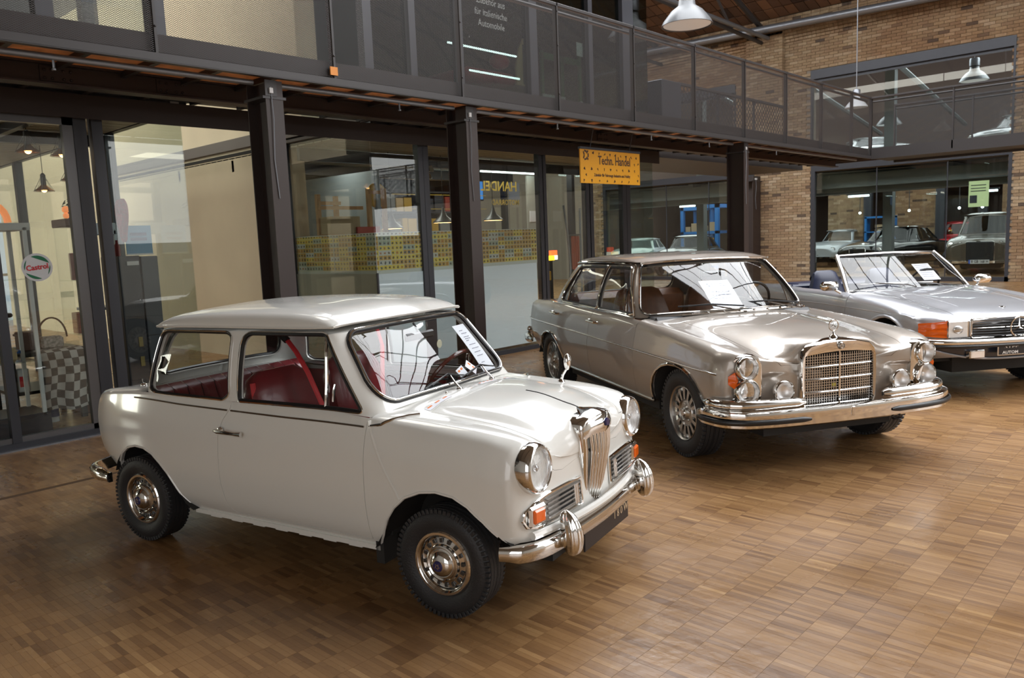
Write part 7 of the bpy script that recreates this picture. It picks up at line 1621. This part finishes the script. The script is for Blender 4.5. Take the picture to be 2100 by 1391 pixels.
# ---------------- cars in the hall beyond ----------------
def bgcar(name,label,loc,yaw,L=4.4,W=1.7,H=1.4,col=(.02,.02,.02),belt=.85,hood=.80,nose=.62,boot=.80,style='round',lamps=2,grille=None,rough=.2,plate=None):
    o=thing(name,label,'car',loc,yaw); m=mat(name+'_paint_%d'%int(sum(col)*1e4),col,rough,.2,.7)
    k=L/4.4; w=W/2
    def st(x,hw,z0,zs,zc):
        yy=[.84,.93,1,1,.97,.90,.72,.45,0]; return [(x*k,hw*v,z) for v,z in zip(yy,[z0,z0+.08,z0+(zs-z0)*.45,z0+(zs-z0)*.72,zs-.07,zs-.01,zs+(zc-zs)*.6,zs+(zc-zs)*.92,zc])]
    EP=[st(-3.3,w*.80,.38,boot-.16,boot-.13),st(-3.22,w*.93,.32,boot-.07,boot-.03),st(-2.9,w*.98,.28,boot,boot+.03),st(-2.2,w,.24,belt,belt+.01),st(-1.2,w,.22,belt,belt+.01),st(-.6,w,.22,belt,belt+.02),st(0,w,.24,hood-.02,hood+.06),st(.45,w*.97,.27,nose+.08,hood-.02),st(.68,w*.92,.30,nose+.0,nose+.10),st(.78,w*.82,.36,nose-.06,nose+.02),st(.80,w*.4,.38,nose-.10,nose-.02),st(.80,0.001,.40,nose-.14,nose-.06)]
    n=Net(EP,nu=150,nv=60); P=lambda q:n.path((0,2),q,vr=(0,n.V[4])); R=.31
    a1=[(.36*math.cos(a),.30+.36*math.sin(a)) for a in np.linspace(PI,0,11)]; a2=[(x-2.55*k,z) for x,z in a1]
    panel(n,[(0,n.V[8]),(0,0)]+P(a2)+P(a1)+[(n.u[-1],0),(n.u[-1],n.V[8])],step=.09,flange=.03).build('body_shell',m,o)
    zb=belt+.01; G=[((-2.55,.0),(-1.95,.0)),((-2.5,.5),(-1.95,.42)),((-2.35,.80),(-1.85,.62)),((-1.6,.88),(-1.5,.68)),((-.9,.87),(-1.05,.68)),((-.62,.80),(-.95,.60)),((-.5,.5),(-.86,.42)),((-.45,0),(-.83,0))]
    Gp=[[(b0[0]*k+(t0[0]-b0[0])*k*t,(b0[1]+(t0[1]-b0[1])*t)*w,zb+(H-.07-zb)*t+.02*(t==1)*(1-b0[1])) for t in (0,.35,.7,1)] for b0,t0 in G]
    g=net_fix(Net(Gp,nu=120,nv=30,sym=False),60,15,(0,1,0)); v=g.v[-1]; U=g.U
    hole=lambda a,c:[(a,v*.14),(c,v*.14),(c-.02,v*.88),(a+.02,v*.88)]
    hs=[hole(U[2]+.05,U[3]+.18),hole(U[3]+.24,U[4]+.12)]
    Wd=[(g.u[-1],v*.12),(U[5]+.02,v*.12),(U[5]+.05,v*.9),(g.u[-1],v*.9)]; out=[(0,0),(0,v),(g.u[-1],v)]+Wd[::-1]+[(g.u[-1],0)]
    panel(g,out,hs,step=.10,flange=.02).build('cabin_frame',m,o)
    acc=panel(g,Wd,step=.12,flange=0,off=-.01); [panel(g,h,step=.15,flange=0,off=-.01,acc=acc) for h in hs]; acc.build('windows',M_glass,o)
    RP=[[(x*k,y*w,H-.07+h*f) for y,f in zip((.69,.60,.42,.2,0),(0,.55,.85,.97,1))] for x,h in ((-1.97,.01),(-1.8,.045),(-1.4,.07),(-1.05,.05),(-.86,.01))]
    r=net_fix(Net(RP,nu=40,nv=30),20,25,(0,0,1)); panel(r,[(0,0),(r.u[-1],0),(r.u[-1],r.v[-1]),(0,r.v[-1])],step=.12,flange=.02).build('roof',m,o)
    for x in (0,-2.55*k):
        for sd in (-1,1):
            w_=mk('wheel',M_tyre,o,lambda b:b.lathe([(0,-.05),(.18,-.07),(.20,-.09),(.27,-.10),(R,-.06),(R,.08),(.0,.08)],28)); w_.location=(x,sd*(w-.09),R); w_.rotation_euler=(0,0,0 if sd<0 else PI)
            h_=mk('hub_cap',M_chrome2,w_,lambda b:b.lathe([(0,-.09),(.08,-.095),(.15,-.08),(.17,-.075)],20))
    mk('cabin_interior',M_black,o,lambda b:(b.box((-2.5*k,-w*.8,.25),(-.6*k,w*.8,.55)),b.box((-1.7*k,-w*.7,.5),(-1.5*k,w*.7,1.0),bev=.05),b.box((-.35,-w*.5,.2),(.5,w*.5,.4))))
    for sd in (-1,1):
        for q,(yy,zz,rr) in enumerate(([(.72,nose-.06,.095)] if lamps==1 else [(.78,nose-.05,.085),(.52,nose-.05,.075)])):
            hl=mk('headlamp',M_chrome,o,lambda b:b.lathe([(rr,-.08),(rr+.012,-.02),(rr+.01,.012),(rr-.004,.014)],20,axis='x')); hl.location=(.76*k-(.04 if yy>.7 else 0),sd*yy*w,zz)
            mk('lens',M_refl,hl,lambda b:b.lathe([(rr-.004,.008),(rr*.6,.02),(0,.026)],18,axis='x'))
    if grille: mk('grille',M_black,o,lambda b:(b.box((.74*k,-grille,.42),(.82*k,grille,nose+.02),bev=.02)))
    if grille: mk('grille_surround',M_chrome,o,lambda b:(b.tube([(.83*k,y,z) for y,z in rpoly([(-grille,.42),(grille,.42),(grille,nose+.03),(-grille,nose+.03)],.04,3)],.010,6,closed=True)))
    mk('bumper',M_chrome,o,lambda b:barsec(b,[(.35*k,w*1.0,.40),(.70*k,w*.93,.40),(.88*k,w*.5,.40),(.90*k,0,.40),(.88*k,-w*.5,.40),(.70*k,-w*.93,.40),(.35*k,-w*1.0,.40)],.03,1.2,N=20))
    if plate:
        p_=mk('number_plate',M_white,o,lambda b:b.box((.93*k,-.26,.36),(.945*k,.26,.47))); mk('blue_band',C_('euro_blue',(.02,.10,.5)),p_,lambda b:b.box((.945*k,-.26,.36),(.947*k,-.215,.47)))
        text_mesh(plate,.105,M_black,p_,'plate_lettering',(.948*k,.02,.415),basis((0,1,0),(0,0,1)),bold=.002,sx=.84)
    return o
bgcar('classic_limousine','brown grey limousine with twin round lamps and plate B GB 168 H beyond the glass',(27.0,5.75,0),math.radians(186),L=5.2,W=1.95,H=1.85,col=(.10,.085,.065),belt=1.10,hood=1.12,nose=.96,boot=1.0,grille=.36,plate='B GB 168 H')
bgcar('black_coupe','glossy black car facing left beyond the ground floor glass',(28.2,9.3,0),math.radians(165),L=4.9,W=1.9,H=1.55,col=(.006,.006,.007),belt=.98,hood=.98,nose=.80,boot=.92,lamps=1,grille=.3,rough=.12)
bgcar('red_saloon','small bright red car parked far behind between the black car and the limousine',(33.2,7.9,0),math.radians(192),L=4.0,W=1.6,H=1.62,col=(.50,.02,.03),belt=1.05,hood=1.02,nose=.85,lamps=1,grille=.4)
bgcar('silver_saloon','pale silver car far behind, left of the black car',(32.0,12.3,0),math.radians(170),L=4.2,W=1.65,H=1.5,col=(.45,.48,.50),belt=.95,hood=.95,nose=.75,lamps=1)
bgcar('dark_van','tall dark old car at the left edge of the right opening',(26.6,11.6,0),math.radians(205),L=4.4,W=1.8,H=2.25,col=(.02,.018,.02),belt=1.35,hood=1.25,nose=1.0,lamps=1,grille=.3)
bgcar('white_sports_car','glaring white car bonnet beyond the left opening, seen over the taupe roof',(27.4,18.6,0),math.radians(195),L=4.4,W=1.8,H=1.45,col=(.75,.80,.80),belt=.95,hood=1.0,nose=.80,lamps=1)
bgcar('olive_coupe','dark olive car beyond the left opening beside the third column',(26.6,15.9,0),math.radians(188),L=4.5,W=1.75,H=1.5,col=(.05,.05,.035),belt=.95,hood=.95,nose=.78,lamps=1)
bgcar('upper_silver_car','silver car on the upper floor showing through the bridge railing, left one',(26.8,8.6,3.38),math.radians(215),L=4.4,W=1.75,H=1.1,col=(.6,.62,.62),belt=.72,hood=.70,nose=.55,lamps=1)
bgcar('upper_white_car','silver car on the upper floor showing through the bridge railing, right one',(26.8,5.2,3.38),math.radians(165),L=4.6,W=1.8,H=1.35,col=(.6,.62,.62),belt=.85,hood=.80,nose=.62,lamps=1)
Mbl=C_('lift_blue',(.02,.16,.45),.4)
for k,(x,y,lab) in enumerate(((31.0,16.6,'tall blue four-post lift frame left of the pale glass post'),(33.0,18.6,'tall blue lift frame farthest left beyond the glass'),(31.2,15.1,'slender blue lift frame right of the others'))):
    T('car_lift',lab,'lift',Mbl,lambda b:([b.box((x+a,y+c,0),(x+a+.16,y+c+.16,2.75)) for a in (0,1.2) for c in (0,.85)],b.box((x,y,2.6),(x+1.36,y+1.0,2.75)),b.box((x,y,1.5),(x+1.36,y+1.0,1.62))),smooth=0,parts=[('yellow_plate',C_('box_yellow',(.5,.28,.02)),lambda b:b.box((x-.02,y+.2,1.15),(x,y+.75,1.32))),('shelf_load',M_card,lambda b:[b.box((x+.1,y+.2,1.62),(x+.5,y+.5,2.0)),b.box((x+.1,y+.55,1.62),(x+.6,y+.8,1.85))])])
T('blue_shelf','blue workshop shelf behind the black car','shelf',Mbl,lambda b:(b.box((32.2,9.9,0),(32.6,9.98,1.9)),b.box((32.2,10.9,0),(32.6,10.98,1.9)),b.box((32.2,9.9,1.85),(32.6,10.98,1.92)),b.box((32.2,9.9,1.3),(32.6,10.98,1.34))),smooth=0,parts=[('shelf_load',M_card,lambda b:b.box((32.25,10.1,1.34),(32.5,10.6,1.6)))])
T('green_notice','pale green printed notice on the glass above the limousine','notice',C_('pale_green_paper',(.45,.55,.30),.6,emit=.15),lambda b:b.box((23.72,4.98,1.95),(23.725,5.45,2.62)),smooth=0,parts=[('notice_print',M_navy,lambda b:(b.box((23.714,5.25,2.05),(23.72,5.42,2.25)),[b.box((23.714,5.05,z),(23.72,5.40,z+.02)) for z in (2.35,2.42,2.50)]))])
for k,(y,z,lab) in enumerate(((10.1,2.62,'cyan white ceiling tube left in the far hall'),(6.2,2.52,'cyan white ceiling tube right of the steel post in the far hall'),(16.9,2.66,'cyan white ceiling tube above the blue lifts'))):
    T('fluorescent_tube',lab,'lamp',C_('lit_tube_cool',(.8,1,1),.5,emit=6),lambda b:b.tube([(29,y-.35,z),(29,y+.35,z)],.035,6),parts=[('fitting',M_frame,lambda b:b.box((28.95,y-.4,z+.04),(29.05,y+.4,z+.09)))])
rnd=random.Random(3)
ordl=['rightmost','second from the right','third from the right','third from the left','second from the left','leftmost']
for k in range(6):
    y=(5.0,6.6,7.3,8.9,10.6,12.8)[k]; T('wall_light',ordl[k]+' of the small round white lights glowing in the far hall','lamp',C_('lit_tube_cool',(.8,1,1),.5,emit=6),lambda b:b.ball((30.6,y,2.05),.045,8),group='small round lights in the far hall',parts=[('stem',M_frame,lambda b:b.tube([(30.6,y,2.08),(30.6,y,3.0)],.012,5))])
T('ventilation_duct','pale box duct with round outlets under the far hall ceiling','duct',mat('pale_steel',(.13,.15,.15),.5,.3),lambda b:b.box((24.9,7.2,2.88),(25.3,9.9,3.2)),smooth=0,parts=[('round_outlet',M_black,lambda b:[b.lathe([(.05,0),(.075,0),(.075,-.01),(.05,-.01)],18,c=(24.89,y,3.06),axis='x') for y in (7.9,9.0)])])
T('ventilation_duct','pale box duct with round outlets beyond the left opening','duct',mat('pale_steel',(.13,.15,.15),.5,.3),lambda b:b.box((24.9,12.6,2.85),(25.3,16.5,3.2)),smooth=0,parts=[('round_outlet',M_black,lambda b:[b.lathe([(.05,0),(.075,0),(.075,-.01),(.05,-.01)],18,c=(24.89,y,3.06),axis='x') for y in (13.6,15.2)])])
# ---------------- every separate strip an object of its own ----------------
def split_loose(o):
    me=o.data; n=len(me.vertices); par=list(range(n))
    def fd(a):
        while par[a]!=a: par[a]=par[par[a]]; a=par[a]
        return a
    for e in me.edges:
        a,b=fd(e.vertices[0]),fd(e.vertices[1])
        if a!=b: par[a]=b
    G={}
    for p in me.polygons: G.setdefault(fd(p.vertices[0]),[]).append(p)
    if len(G)<2: return
    co=[v.co.copy() for v in me.vertices]
    for ps in list(G.values()):
        mp={};V=[];F=[]
        for p in ps:
            f=[]
            for i in p.vertices:
                if i not in mp: mp[i]=len(V); V.append(co[i])
                f.append(mp[i])
            F.append(f)
        m2=bpy.data.meshes.new(me.name); m2.from_pydata(V,[],F); m2.materials.append(me.materials[0]); m2.polygons.foreach_set('use_smooth',[True]*len(F)); m2.set_sharp_from_angle(angle=.7); m2.update()
        q=bpy.data.objects.new(o.name.split('.')[0],m2); link(q,o.parent)
        if 'label' in o: q['label']=o['label']
    bpy.data.objects.remove(o)
for o in [o for o in bpy.data.objects if o.parent is not None and o.type=='MESH' and not o.children and o.name.split('.')[0] in ('sill_seam','belt_moulding','wing_moulding','wing_seam','arch_lip','arch_trim','side_trim','sill_trim','roof_rail','bonnet_gap','body_crease','boot_hinge','door_card','window_catch','seat_belt','back_window','ceiling_rail','side_wall','upper_wall','window_bar','shelf_load','stem')]:
    split_loose(o)
